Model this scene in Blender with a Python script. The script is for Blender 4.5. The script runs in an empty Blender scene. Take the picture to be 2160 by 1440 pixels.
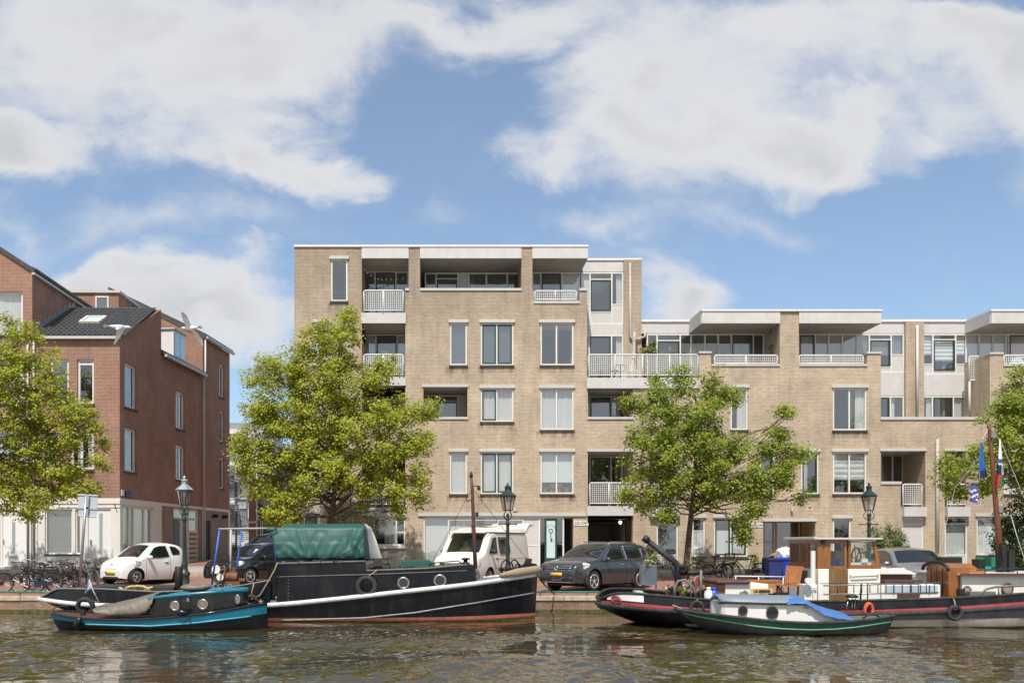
import bpy, bmesh, math, random
from mathutils import Vector, Matrix, noise
R=math.radians; PI=math.pi
sc=bpy.context.scene
COL=sc.collection
F=2051.0; U0=930.0; V0=1146.0; HC=1.63
DF=43.0; DB=45.1; WZ=-0.5
def P(u,v,d): return Vector(((u-U0)*d/F, d, HC+(V0-v)*d/F))
def X(u,d=DF): return (u-U0)*d/F
def Z(v,d=DF): return HC+(V0-v)*d/F

# ---------------------------------------------------------------- builder
XF=[None]
PXK=[1.0]
class MB:
    def __init__(s): s.v=[]; s.f=[]; s.m=[]; s.s=[]; s.cur=0; s.sm=False
    def add(s,vs,fs):
        o=len(s.v); s.v.extend([(p[0],p[1],p[2]) for p in vs])
        for f in fs: s.f.append([i+o for i in f]); s.m.append(s.cur); s.s.append(s.sm)
        return s
    def quad(s,a,b,c,d): return s.add([a,b,c,d],[(0,1,2,3)])
    def box(s,x0,x1,y0,y1,z0,z1):
        vs=[(x,y,z) for x in (x0,x1) for y in (y0,y1) for z in (z0,z1)]
        return s.add(vs,[(0,1,3,2),(4,6,7,5),(0,4,5,1),(2,3,7,6),(0,2,6,4),(1,5,7,3)])
    def obox(s,c,size,m=None):
        h=[x/2 for x in size]; m=m or Matrix.Identity(3)
        vs=[Vector(c)+m@Vector((a*h[0],b*h[1],d*h[2])) for a in (-1,1) for b in (-1,1) for d in (-1,1)]
        return s.add(vs,[(0,1,3,2),(4,6,7,5),(0,4,5,1),(2,3,7,6),(0,2,6,4),(1,5,7,3)])
    def prism(s,pts,a0,a1,ax='y'):
        n=len(pts)
        def mk(p,a):
            return (p[0],a,p[1]) if ax=='y' else ((a,p[0],p[1]) if ax=='x' else (p[0],p[1],a))
        vs=[mk(p,a0) for p in pts]+[mk(p,a1) for p in pts]
        fs=[tuple(range(n)),tuple(range(2*n-1,n-1,-1))]+[(i,(i+1)%n,n+(i+1)%n,n+i) for i in range(n)]
        return s.add(vs,fs)
    def tube(s,path,r,n=8,closed=False,caps=True):
        path=[Vector(p) for p in path]; k=len(path); vs=[]; fs=[]
        up=None
        for i in range(k):
            if closed: t=path[(i+1)%k]-path[i-1]
            else: t=path[min(i+1,k-1)]-path[max(i-1,0)]
            if t.length<1e-9: t=Vector((0,0,1))
            t.normalize()
            if up is None:
                up=Vector((0,0,1)) if abs(t.z)<.9 else Vector((1,0,0))
            a=(up-t*up.dot(t))
            if a.length<1e-6: a=t.orthogonal()
            a.normalize(); up=a; b=t.cross(a)
            rr=r[i] if isinstance(r,(list,tuple)) else r
            for j in range(n):
                w=2*PI*j/n; vs.append(path[i]+a*(rr*math.cos(w))+b*(rr*math.sin(w)))
        m=k if closed else k-1
        for i in range(m):
            for j in range(n):
                i2=(i+1)%k; j2=(j+1)%n
                fs.append((i*n+j,i*n+j2,i2*n+j2,i2*n+j))
        if caps and not closed: fs.append(tuple(range(n-1,-1,-1))); fs.append(tuple(range((k-1)*n,k*n)))
        return s.add(vs,fs)
    def lathe(s,prof,n=12,c=(0,0,0),m=None):
        m=m or Matrix.Identity(3); vs=[]; fs=[]; c=Vector(c)
        for r,z in prof:
            for j in range(n):
                w=2*PI*j/n; vs.append(c+m@Vector((r*math.cos(w),r*math.sin(w),z)))
        for i in range(len(prof)-1):
            for j in range(n):
                j2=(j+1)%n; fs.append((i*n+j,i*n+j2,(i+1)*n+j2,(i+1)*n+j))
        fs.append(tuple(range(n-1,-1,-1))); fs.append(tuple(range((len(prof)-1)*n,len(prof)*n)))
        return s.add(vs,fs)
    def torus(s,c,Rr,r,n=24,k=8,m=None):
        m=m or Matrix.Identity(3); c=Vector(c)
        return s.tube([c+m@Vector((Rr*math.cos(2*PI*i/n),0,Rr*math.sin(2*PI*i/n))) for i in range(n)],r,k,closed=True)
    def disc(s,c,r,n=20,m=None):
        m=m or Matrix.Identity(3); c=Vector(c)
        return s.add([c+m@Vector((r*math.cos(2*PI*i/n),0,r*math.sin(2*PI*i/n))) for i in range(n)],[tuple(range(n))])
    def grid(s,rows,cu=False,cv=False):
        a=len(rows); b=len(rows[0]); vs=[p for r in rows for p in r]; fs=[]
        for i in range(a if cu else a-1):
            for j in range(b if cv else b-1):
                i2=(i+1)%a; j2=(j+1)%b
                fs.append((i*b+j,i*b+j2,i2*b+j2,i2*b+j))
        return s.add(vs,fs)
    def ell(s,c,rx,ry,rz,n=12,k=8,m=None):
        m=m or Matrix.Identity(3); c=Vector(c); rows=[]
        for i in range(k+1):
            a=-PI/2+PI*i/k
            rows.append([c+m@Vector((rx*math.cos(a)*math.cos(2*PI*j/n),ry*math.cos(a)*math.sin(2*PI*j/n),rz*math.sin(a))) for j in range(n)])
        return s.grid(rows,cv=True)
    def build(s,name,mats,parent=None,smooth=None,weld=False,recalc=True,label=None,bevel=0,solid=0):
        if not isinstance(mats,(list,tuple)): mats=[mats]
        if XF[0] is not None: s.v=[tuple(XF[0]@Vector(p)) for p in s.v]
        me=bpy.data.meshes.new(name); me.from_pydata(s.v,[],s.f)
        for m in mats: me.materials.append(m)
        me.polygons.foreach_set('material_index',s.m)
        me.polygons.foreach_set('use_smooth',[True]*len(s.f) if smooth else (s.s if smooth is None else [False]*len(s.f)))
        if weld or recalc:
            bm=bmesh.new(); bm.from_mesh(me)
            if weld: bmesh.ops.remove_doubles(bm,verts=bm.verts,dist=2e-4)
            if recalc: bmesh.ops.recalc_face_normals(bm,faces=bm.faces)
            bm.to_mesh(me); bm.free()
        boxuv(me)
        o=bpy.data.objects.new(name,me); COL.objects.link(o)
        if bevel:
            b=o.modifiers.new('bev','BEVEL'); b.width=bevel; b.segments=2; b.limit_method='ANGLE'; b.angle_limit=R(40)
        if solid:
            b=o.modifiers.new('sol','SOLIDIFY'); b.thickness=solid; b.offset=0
        if parent is not None:
            o.parent=parent
            if not parent.get('_local'): o.matrix_parent_inverse=world_inv(parent)
        if label: o['label']=label
        return o
def world_inv(o):
    return o.matrix_basis.inverted() if o.parent is None else Matrix.Identity(4)
def boxuv(me):
    uv=me.uv_layers.new(name='UVMap'); d=uv.data; vs=me.vertices
    for p in me.polygons:
        n=p.normal
        if abs(n.z)>.93: tx,ty=Vector((1,0,0)),Vector((0,1,0))
        else:
            tx=Vector((-n.y,n.x,0)).normalized()
            if abs(tx.x)>abs(tx.y):
                if tx.x<0: tx=-tx
            elif tx.y<0: tx=-tx
            ty=Vector((0,0,1)) if abs(n.z)<.3 else n.cross(tx)
        for li in p.loop_indices:
            c=vs[me.loops[li].vertex_index].co; d[li].uv=(c.dot(tx),c.dot(ty))
def thing(name,label,cat,loc=(0,0,0),group=None,rz=0,local=False):
    o=bpy.data.objects.new(name,None); o.empty_display_size=.2; COL.objects.link(o)
    o.location=loc; o.rotation_euler=(0,0,rz); o['label']=label; o['category']=cat
    if group: o['group']=group
    o.matrix_basis=Matrix.Translation(Vector(loc))@Matrix.Rotation(rz,4,'Z')
    if local: o['_local']=1
    return o
def tag(o,label,cat,group=None,kind=None):
    if label: o['label']=label
    if cat: o['category']=cat
    if group: o['group']=group
    if kind: o['kind']=kind
    return o
def copy_tree(o,parent=None):
    kids=list(o.children)
    c=o.copy(); COL.objects.link(c)
    if parent is not None: c.parent=parent
    for ch in kids: copy_tree(ch,c)
    return c
# ---------------------------------------------------------------- materials
def nt(name):
    m=bpy.data.materials.new(name); m.use_nodes=True; t=m.node_tree; t.nodes.clear()
    out=t.nodes.new('ShaderNodeOutputMaterial'); return m,t,t.nodes,t.links,out
def N(t,typ,**kw):
    n=t.nodes.new(typ)
    for k,v in kw.items():
        if k.startswith('i_'):
            n.inputs[k[2:].replace('_',' ')].default_value=v
        else: setattr(n,k,v)
    return n
def c4(c): return (c[0],c[1],c[2],1)
def srgb(r,g,b):
    f=lambda x:((x/255+.055)/1.055)**2.4 if x/255>.04045 else x/255/12.92
    return (f(r),f(g),f(b))
def mat(name,col,rough=.6,metal=0,var=.15,scale=3.0,bump=0,col2=None,dirt=0,dcol=(.05,.045,.035),spec=.5,bscale=None,coat=0,trans=0,stretch=(1,1,1),thr=(.35,.7)):
    m,t,n,l,out=nt(name)
    b=N(t,'ShaderNodeBsdfPrincipled'); b.inputs['Roughness'].default_value=rough; b.inputs['Metallic'].default_value=metal
    b.inputs['Specular IOR Level'].default_value=spec; b.inputs['Coat Weight'].default_value=coat
    tc=N(t,'ShaderNodeTexCoord'); mp=N(t,'ShaderNodeMapping'); mp.inputs['Scale'].default_value=stretch; l.new(tc.outputs['Object'],mp.inputs[0])
    no=N(t,'ShaderNodeTexNoise'); no.inputs['Scale'].default_value=scale; no.inputs['Detail'].default_value=6; no.inputs['Roughness'].default_value=.65; l.new(mp.outputs[0],no.inputs['Vector'])
    r=N(t,'ShaderNodeValToRGB'); r.color_ramp.elements[0].position=thr[0]; r.color_ramp.elements[1].position=thr[1]
    a=col2 or tuple(x*(1-var) for x in col); bb=col if col2 else tuple(min(1,x*(1+var)) for x in col)
    r.color_ramp.elements[0].color=c4(a); r.color_ramp.elements[1].color=c4(bb)
    l.new(no.outputs['Fac'],r.inputs[0]); last=r.outputs[0]
    if dirt:
        mp2=N(t,'ShaderNodeMapping'); mp2.inputs['Scale'].default_value=(1.6,1.6,.35); l.new(tc.outputs['Object'],mp2.inputs[0])
        n2=N(t,'ShaderNodeTexNoise'); n2.inputs['Scale'].default_value=2.2; n2.inputs['Detail'].default_value=8; n2.inputs['Roughness'].default_value=.7; l.new(mp2.outputs[0],n2.inputs['Vector'])
        r2=N(t,'ShaderNodeValToRGB'); r2.color_ramp.elements[0].position=.5; r2.color_ramp.elements[1].position=.78; r2.color_ramp.elements[1].color=(dirt,dirt,dirt,1); r2.color_ramp.elements[0].color=(0,0,0,1)
        l.new(n2.outputs['Fac'],r2.inputs[0])
        mx=N(t,'ShaderNodeMixRGB'); mx.inputs[2].default_value=c4(dcol); l.new(r2.outputs[0],mx.inputs[0]); l.new(last,mx.inputs[1]); last=mx.outputs[0]
    l.new(last,b.inputs['Base Color'])
    if bump:
        bp=N(t,'ShaderNodeBump'); bp.inputs['Strength'].default_value=bump; bp.inputs['Distance'].default_value=.02
        if bscale:
            n3=N(t,'ShaderNodeTexNoise'); n3.inputs['Scale'].default_value=bscale; n3.inputs['Detail'].default_value=4; l.new(mp.outputs[0],n3.inputs['Vector']); l.new(n3.outputs['Fac'],bp.inputs['Height'])
        else: l.new(no.outputs['Fac'],bp.inputs['Height'])
        l.new(bp.outputs[0],b.inputs['Normal'])
    l.new(b.outputs[0],out.inputs[0]); return m
def brick(name,c1,c2,mortar,bw=.22,rh=.062,ms=.011,stain=.35,scol=None,off=.5,rough=.85,big=.12,eff=None,top=None):
    m,t,n,l,out=nt(name)
    b=N(t,'ShaderNodeBsdfPrincipled'); b.inputs['Roughness'].default_value=rough; b.inputs['Specular IOR Level'].default_value=.25
    uv=N(t,'ShaderNodeTexCoord')
    br=N(t,'ShaderNodeTexBrick'); br.offset=off; br.inputs['Scale'].default_value=1; br.inputs['Brick Width'].default_value=bw; br.inputs['Row Height'].default_value=rh; br.inputs['Mortar Size'].default_value=ms; br.inputs['Mortar Smooth'].default_value=.3; br.inputs['Bias'].default_value=-.1
    br.inputs['Color1'].default_value=c4(c1); br.inputs['Color2'].default_value=c4(c2); br.inputs['Mortar'].default_value=c4(mortar)
    l.new(uv.outputs['UV'],br.inputs['Vector'])
    no=N(t,'ShaderNodeTexNoise'); no.inputs['Scale'].default_value=.9; no.inputs['Detail'].default_value=7; no.inputs['Roughness'].default_value=.6; l.new(uv.outputs['Object'],no.inputs['Vector'])
    rr=N(t,'ShaderNodeMapRange'); rr.inputs[1].default_value=.3; rr.inputs[2].default_value=.7; rr.inputs[3].default_value=1-big*1.6; rr.inputs[4].default_value=1+big; l.new(no.outputs['Fac'],rr.inputs[0])
    mu=N(t,'ShaderNodeMixRGB',blend_type='MULTIPLY'); mu.inputs[0].default_value=1; l.new(br.outputs['Color'],mu.inputs[1]); l.new(rr.outputs[0],mu.inputs[2]); last=mu.outputs[0]
    # vertical run-off stains
    mp=N(t,'ShaderNodeMapping'); mp.inputs['Scale'].default_value=(2.2,2.2,.22); l.new(uv.outputs['Object'],mp.inputs[0])
    n2=N(t,'ShaderNodeTexNoise'); n2.inputs['Scale'].default_value=1.3; n2.inputs['Detail'].default_value=8; n2.inputs['Roughness'].default_value=.72; l.new(mp.outputs[0],n2.inputs['Vector'])
    r2=N(t,'ShaderNodeMapRange'); r2.inputs[1].default_value=.5; r2.inputs[2].default_value=.8; r2.inputs[3].default_value=0; r2.inputs[4].default_value=stain; l.new(n2.outputs['Fac'],r2.inputs[0])
    mx=N(t,'ShaderNodeMixRGB'); mx.inputs[2].default_value=c4(scol or tuple(x*.45 for x in c1)); l.new(r2.outputs[0],mx.inputs[0]); l.new(last,mx.inputs[1]); last=mx.outputs[0]
    if eff:
        n3=N(t,'ShaderNodeTexNoise'); n3.inputs['Scale'].default_value=2.4; n3.inputs['Detail'].default_value=9; n3.inputs['Roughness'].default_value=.75; l.new(uv.outputs['Object'],n3.inputs['Vector'])
        r3=N(t,'ShaderNodeMapRange'); r3.inputs[1].default_value=.56; r3.inputs[2].default_value=.75; r3.inputs[3].default_value=0; r3.inputs[4].default_value=.5; l.new(n3.outputs['Fac'],r3.inputs[0])
        m3=N(t,'ShaderNodeMixRGB'); m3.inputs[2].default_value=c4(eff); l.new(r3.outputs[0],m3.inputs[0]); l.new(last,m3.inputs[1]); last=m3.outputs[0]
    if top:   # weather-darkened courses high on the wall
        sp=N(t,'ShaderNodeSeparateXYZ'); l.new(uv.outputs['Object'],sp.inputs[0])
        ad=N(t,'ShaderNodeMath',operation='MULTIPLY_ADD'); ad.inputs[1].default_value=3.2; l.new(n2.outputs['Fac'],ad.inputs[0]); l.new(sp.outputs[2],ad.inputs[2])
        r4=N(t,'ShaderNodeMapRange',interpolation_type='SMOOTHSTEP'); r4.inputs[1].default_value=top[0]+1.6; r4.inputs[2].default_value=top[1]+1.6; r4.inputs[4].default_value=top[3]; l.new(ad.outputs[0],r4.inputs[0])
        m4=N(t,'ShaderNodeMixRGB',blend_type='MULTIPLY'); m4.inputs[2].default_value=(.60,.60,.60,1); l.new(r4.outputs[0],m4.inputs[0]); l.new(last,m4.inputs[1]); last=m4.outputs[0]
    l.new(last,b.inputs['Base Color'])
    bp=N(t,'ShaderNodeBump'); bp.inputs['Strength'].default_value=.4; bp.inputs['Distance'].default_value=.01; bp.invert=True; l.new(br.outputs['Fac'],bp.inputs['Height']); l.new(bp.outputs[0],b.inputs['Normal'])
    l.new(b.outputs[0],out.inputs[0]); return m
def glass(name,tint=(.8,.85,.85),refl=.2,rough=.02):
    m,t,n,l,out=nt(name)
    tr=N(t,'ShaderNodeBsdfTransparent'); tr.inputs[0].default_value=c4(tint)
    gl=N(t,'ShaderNodeBsdfGlossy'); gl.inputs['Roughness'].default_value=rough; gl.inputs[0].default_value=(.95,.97,1,1)
    tc=N(t,'ShaderNodeTexCoord'); no=N(t,'ShaderNodeTexNoise'); no.inputs['Scale'].default_value=.8; l.new(tc.outputs['Object'],no.inputs['Vector'])
    bp=N(t,'ShaderNodeBump'); bp.inputs['Strength'].default_value=.06; bp.inputs['Distance'].default_value=.1; l.new(no.outputs['Fac'],bp.inputs['Height']); l.new(bp.outputs[0],gl.inputs['Normal'])
    fr=N(t,'ShaderNodeLayerWeight'); fr.inputs[0].default_value=.5
    pw=N(t,'ShaderNodeMath',operation='POWER'); pw.inputs[1].default_value=4; l.new(fr.outputs['Facing'],pw.inputs[0])
    ad=N(t,'ShaderNodeMath',operation='MULTIPLY_ADD',use_clamp=True); ad.inputs[1].default_value=.8; ad.inputs[2].default_value=refl+.03; l.new(pw.outputs[0],ad.inputs[0])
    mx=N(t,'ShaderNodeMixShader'); l.new(ad.outputs[0],mx.inputs[0]); l.new(tr.outputs[0],mx.inputs[1]); l.new(gl.outputs[0],mx.inputs[2]); l.new(mx.outputs[0],out.inputs[0]); return m
def leafmat(name,c1,c2,c3,tr=.35):
    m,t,n,l,out=nt(name)
    g=N(t,'ShaderNodeNewGeometry'); r=N(t,'ShaderNodeValToRGB'); e=r.color_ramp.elements; e[0].color=c4(c1); e[1].color=c4(c3); k=e.new(.5); k.color=c4(c2)
    l.new(g.outputs['Random Per Island'],r.inputs[0])
    b=N(t,'ShaderNodeBsdfPrincipled'); b.inputs['Roughness'].default_value=.45; b.inputs['Specular IOR Level'].default_value=.35; l.new(r.outputs[0],b.inputs['Base Color'])
    tl=N(t,'ShaderNodeBsdfTranslucent'); l.new(r.outputs[0],tl.inputs[0])
    mx=N(t,'ShaderNodeMixShader'); mx.inputs[0].default_value=tr; l.new(b.outputs[0],mx.inputs[1]); l.new(tl.outputs[0],mx.inputs[2]); l.new(mx.outputs[0],out.inputs[0]); return m
def curtainmat(name,col,tr=.3):
    m,t,n,l,out=nt(name)
    b=N(t,'ShaderNodeBsdfPrincipled'); b.inputs['Roughness'].default_value=.9; 
    tc=N(t,'ShaderNodeTexCoord'); no=N(t,'ShaderNodeTexNoise'); no.inputs['Scale'].default_value=6; l.new(tc.outputs['Object'],no.inputs['Vector'])
    r=N(t,'ShaderNodeValToRGB'); r.color_ramp.elements[0].color=c4([x*.9 for x in col]); r.color_ramp.elements[1].color=c4(col); l.new(no.outputs['Fac'],r.inputs[0]); l.new(r.outputs[0],b.inputs['Base Color'])
    tl=N(t,'ShaderNodeBsdfTranslucent'); tl.inputs[0].default_value=c4(col)
    mx=N(t,'ShaderNodeMixShader'); mx.inputs[0].default_value=tr; l.new(b.outputs[0],mx.inputs[1]); l.new(tl.outputs[0],mx.inputs[2]); l.new(mx.outputs[0],out.inputs[0]); return m
def emis(name,col,s):
    m,t,n,l,out=nt(name); e=N(t,'ShaderNodeEmission'); e.inputs[0].default_value=c4(col); e.inputs[1].default_value=s; l.new(e.outputs[0],out.inputs[0]); return m
def stainmat(name,col,amt):
    m,t,n,l,out=nt(name); tc=N(t,'ShaderNodeTexCoord'); sp=N(t,'ShaderNodeSeparateXYZ'); l.new(tc.outputs['Generated'],sp.inputs[0])
    mp=N(t,'ShaderNodeMapping'); mp.inputs['Scale'].default_value=(4.5,4.5,.8); l.new(tc.outputs['Object'],mp.inputs[0])
    no=N(t,'ShaderNodeTexNoise'); no.inputs['Scale'].default_value=1.5; no.inputs['Detail'].default_value=6; l.new(mp.outputs[0],no.inputs['Vector'])
    a=N(t,'ShaderNodeMath',operation='POWER'); a.inputs[1].default_value=1.6; l.new(sp.outputs[2],a.inputs[0])
    r=N(t,'ShaderNodeMapRange'); r.inputs[1].default_value=.35; r.inputs[2].default_value=.7; l.new(no.outputs['Fac'],r.inputs[0])
    q=N(t,'ShaderNodeMath',operation='MULTIPLY'); l.new(a.outputs[0],q.inputs[0]); l.new(r.outputs[0],q.inputs[1])
    k=N(t,'ShaderNodeMath',operation='MULTIPLY',use_clamp=True); k.inputs[1].default_value=amt; l.new(q.outputs[0],k.inputs[0])
    tr=N(t,'ShaderNodeBsdfTransparent'); df=N(t,'ShaderNodeBsdfDiffuse'); df.inputs[0].default_value=c4(col); mx=N(t,'ShaderNodeMixShader'); l.new(k.outputs[0],mx.inputs[0]); l.new(tr.outputs[0],mx.inputs[1]); l.new(df.outputs[0],mx.inputs[2]); l.new(mx.outputs[0],out.inputs[0]); return m
M={}
M['stain']=stainmat('rain_stain',(.10,.08,.055),.42)
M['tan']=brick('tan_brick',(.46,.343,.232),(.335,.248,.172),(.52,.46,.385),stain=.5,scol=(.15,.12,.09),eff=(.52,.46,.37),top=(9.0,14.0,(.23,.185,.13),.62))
M['red']=brick('red_brick',(.305,.132,.086),(.205,.092,.066),(.40,.30,.24),stain=.3,scol=(.09,.05,.035))
M['redside']=brick('red_brown_brick',(.30,.115,.068),(.20,.08,.052),(.34,.26,.21),stain=.35,scol=(.08,.045,.035))
M['grybrick']=brick('grey_brown_brick',(.26,.20,.16),(.18,.14,.12),(.36,.32,.28),stain=.3)
M['quay']=brick('quay_brick',(.30,.15,.09),(.19,.11,.075),(.30,.25,.19),bw=.22,rh=.06,stain=.6,scol=(.10,.10,.055),eff=(.42,.36,.26),big=.25)
M['paving']=brick('street_clinker',(.30,.14,.10),(.22,.12,.10),(.22,.19,.16),bw=.21,rh=.105,ms=.008,stain=.25)
M['tiles']=brick('pavement_tile',(.38,.35,.31),(.32,.30,.27),(.2,.19,.17),bw=.3,rh=.3,ms=.008,stain=.2)
M['coping']=mat('quay_stone',(.42,.36,.28),.85,var=.25,scale=4,bump=.4,dirt=.6,dcol=(.10,.09,.06))
M['fascia']=mat('fascia_panel',(.54,.52,.505),.6,var=.06,scale=2,dirt=.55,dcol=(.40,.38,.36))
M['conc']=mat('concrete_soffit',(.40,.37,.33),.85,var=.12,scale=1.5,dirt=.35,dcol=(.2,.18,.16))
M['cream']=mat('cream_frame',(.68,.65,.59),.45,var=.04,scale=4,dirt=.2,dcol=(.5,.46,.4))
M['white']=mat('white_paint',(.68,.67,.65),.4,var=.05,scale=3,dirt=.3,dcol=(.5,.47,.42))
M['whitewall']=mat('white_plaster',(.68,.65,.61),.65,var=.04,scale=2,dirt=.2,dcol=(.55,.5,.44))
M['alu']=mat('aluminium_box',(.50,.49,.46),.45,var=.05,dirt=.2,dcol=(.4,.38,.35))
M['green']=mat('dark_green_paint',(.018,.055,.045),.35,var=.15)
M['sill']=mat('dark_sill',(.06,.055,.05),.7,var=.2)
M['glass']=glass('window_glass',(.95,.97,.97),.20)
M['glassd']=glass('grey_glass',(.78,.83,.83),.2)
M['frost']=mat('frosted_film',(.50,.60,.62),.25,var=.05,scale=1.2)
M['net']=curtainmat('net_curtain',(.82,.82,.80))
M['blind']=curtainmat('white_blind',(.74,.75,.76),.15)
M['roller']=curtainmat('roller_shade',(.80,.82,.81),.2)
M['greyblind']=curtainmat('grey_blind',(.42,.47,.52),.1)
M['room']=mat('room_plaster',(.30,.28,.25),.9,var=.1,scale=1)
M['pipe']=mat('grey_pipe',(.40,.38,.35),.5,var=.1,dirt=.3)
M['rooftile']=mat('dark_roof_tile',(.070,.066,.066),.35,var=.3,scale=6,bump=.2)
M['zinc']=mat('zinc_lead',(.30,.33,.36),.45,metal=.3,var=.2,scale=5)
M['door']=mat('pale_door',(.72,.71,.70),.4,var=.03)
M['dark']=mat('matt_black',(.012,.012,.013),.6,var=.3)
M['black']=mat('black_gloss',(.008,.008,.009),.25,var=.4,scale=2,dirt=.2,dcol=(.05,.045,.04))
M['steel']=mat('dull_steel',(.35,.35,.36),.35,metal=.8,var=.15)
M['rust']=mat('rusty_iron',(.16,.07,.035),.8,var=.4,scale=8,bump=.3)
M['lampgreen']=mat('lamp_green',(.014,.030,.024),.35,var=.4,scale=14,bump=.5,dirt=.4,dcol=(.25,.27,.22))
M['concdark']=mat('dark_room',(.10,.095,.09),.9)
# ---------------------------------------------------------------- camera, sun, sky
cam=bpy.data.cameras.new('camera'); co=bpy.data.objects.new('camera',cam); COL.objects.link(co); sc.camera=co
cam.sensor_width=36; cam.lens=36*F/2160; cam.shift_x=(1080-U0)/2160; cam.shift_y=(V0-720)/2160
cam.clip_start=.1; cam.clip_end=5000; co.location=(0,0,HC); co.rotation_euler=(R(90),0,0)
sc.view_settings.view_transform='Standard'; sc.view_settings.look='None'; sc.view_settings.exposure=0.27; sc.view_settings.gamma=1
SEL,SAZ=R(58),R(-12)      # sun: elevation, azimuth from straight behind the camera (negative = left)
sd=Vector((math.sin(SAZ)*math.cos(SEL),-math.cos(SAZ)*math.cos(SEL),math.sin(SEL)))
sl=bpy.data.lights.new('sun','SUN'); sl.energy=4.6; sl.angle=R(.55); sl.color=(1,.955,.88)
SUN=sd.copy()
so=bpy.data.objects.new('sun',sl); COL.objects.link(so); so.rotation_euler=(-sd).to_track_quat('-Z','Y').to_euler(); so.location=(0,-20,40)
w=bpy.data.worlds.new('World'); sc.world=w; w.use_nodes=True; t=w.node_tree; t.nodes.clear(); l=t.links
out=N(t,'ShaderNodeOutputWorld'); bg=N(t,'ShaderNodeBackground'); bg.inputs[1].default_value=.09; l.new(bg.outputs[0],out.inputs[0])
sky=N(t,'ShaderNodeTexSky'); sky.sky_type='NISHITA'; sky.sun_disc=False; sky.sun_elevation=SEL; sky.sun_rotation=math.atan2(sd.x,sd.y); sky.altitude=0; sky.air_density=1.0; sky.dust_density=.6; sky.ozone_density=2.5
hs=N(t,'ShaderNodeMixRGB',blend_type='MULTIPLY'); hs.inputs[0].default_value=1; hs.inputs[2].default_value=(1.25,1.36,1.40,1); l.new(sky.outputs[0],hs.inputs[1])
tc=N(t,'ShaderNodeTexCoord'); sx=N(t,'ShaderNodeSeparateXYZ'); l.new(tc.outputs['Generated'],sx.inputs[0])
def mth(op,a,b=None,cl=False):
    n=N(t,'ShaderNodeMath',operation=op,use_clamp=cl)
    for i,x in enumerate((a,b)):
        if x is None: continue
        if isinstance(x,(int,float)): n.inputs[i].default_value=x
        else: l.new(x,n.inputs[i])
    return n.outputs[0]
ay=mth('MAXIMUM',mth('ABSOLUTE',sx.outputs[1]),.06)
px=mth('DIVIDE',sx.outputs[0],ay); pz=mth('DIVIDE',sx.outputs[2],ay)
cv=N(t,'ShaderNodeCombineXYZ'); l.new(px,cv.inputs[0]); l.new(pz,cv.inputs[1])
# wispy edges: warp the cloud plane with fractal noise
def fbm(scale,det,rough,off=(0,0,0),st=(1,1.5,1)):
    mp=N(t,'ShaderNodeMapping'); mp.inputs['Location'].default_value=off; mp.inputs['Scale'].default_value=st; l.new(cv.outputs[0],mp.inputs[0])
    n=N(t,'ShaderNodeTexNoise'); n.inputs['Scale'].default_value=scale; n.inputs['Detail'].default_value=det; n.inputs['Roughness'].default_value=rough; n.inputs['Distortion'].default_value=.25; l.new(mp.outputs[0],n.inputs['Vector']); return n
nw=fbm(5.5,9,.58,(3.1,7.7,1))
vm=N(t,'ShaderNodeVectorMath',operation='SUBTRACT'); l.new(nw.outputs['Color'],vm.inputs[0]); vm.inputs[1].default_value=(.5,.5,.5)
vs=N(t,'ShaderNodeVectorMath',operation='SCALE'); l.new(vm.outputs[0],vs.inputs[0]); vs.inputs['Scale'].default_value=.21
va=N(t,'ShaderNodeVectorMath',operation='ADD'); l.new(cv.outputs[0],va.inputs[0]); l.new(vs.outputs[0],va.inputs[1])
BL=[(300,110,520,230,0,1.12),(560,170,210,150,0,.72),(50,330,160,105,0,1.3),(640,350,210,80,-.38,1.05),(480,300,160,80,-.3,.7),(330,470,330,90,.05,.5),(60,500,160,60,0,.36),
    (420,660,380,140,0,1.5),(180,600,260,80,0,.6),(1430,640,150,115,-.4,1.25),(1520,245,560,172,.06,1.2),(1290,210,180,90,.1,.55),(1760,285,220,95,.35,.75),(1700,60,900,130,0,1.0),
    (2140,130,260,160,0,.9),(900,50,420,130,0,.75),(1120,310,160,85,-.3,.6),(1290,465,160,70,0,.62),(1600,470,210,70,-.2,.42),(2000,290,140,70,.2,.7),(1000,500,160,40,0,.3),(1650,600,120,30,0,.28),(760,420,80,50,-.3,.35),
    (2500,300,500,300,0,.9),(-300,300,420,300,0,.9)]
acc=None
for (u,v,ru,rv,ro,am) in BL:
    mp=N(t,'ShaderNodeMapping',vector_type='TEXTURE'); mp.inputs['Location'].default_value=((u-U0)/F,(V0-v)/F,0); mp.inputs['Rotation'].default_value=(0,0,ro); mp.inputs['Scale'].default_value=(ru/F,rv/F,1); l.new(va.outputs[0],mp.inputs[0])
    g=N(t,'ShaderNodeTexGradient',gradient_type='SPHERICAL'); l.new(mp.outputs[0],g.inputs[0])
    x=mth('MULTIPLY',g.outputs['Fac'],am); acc=x if acc is None else mth('ADD',acc,x)
n1=fbm(7,10,.62,(1.3,.4,2)); n2=fbm(2.2,6,.55,(5,2,1))
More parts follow.
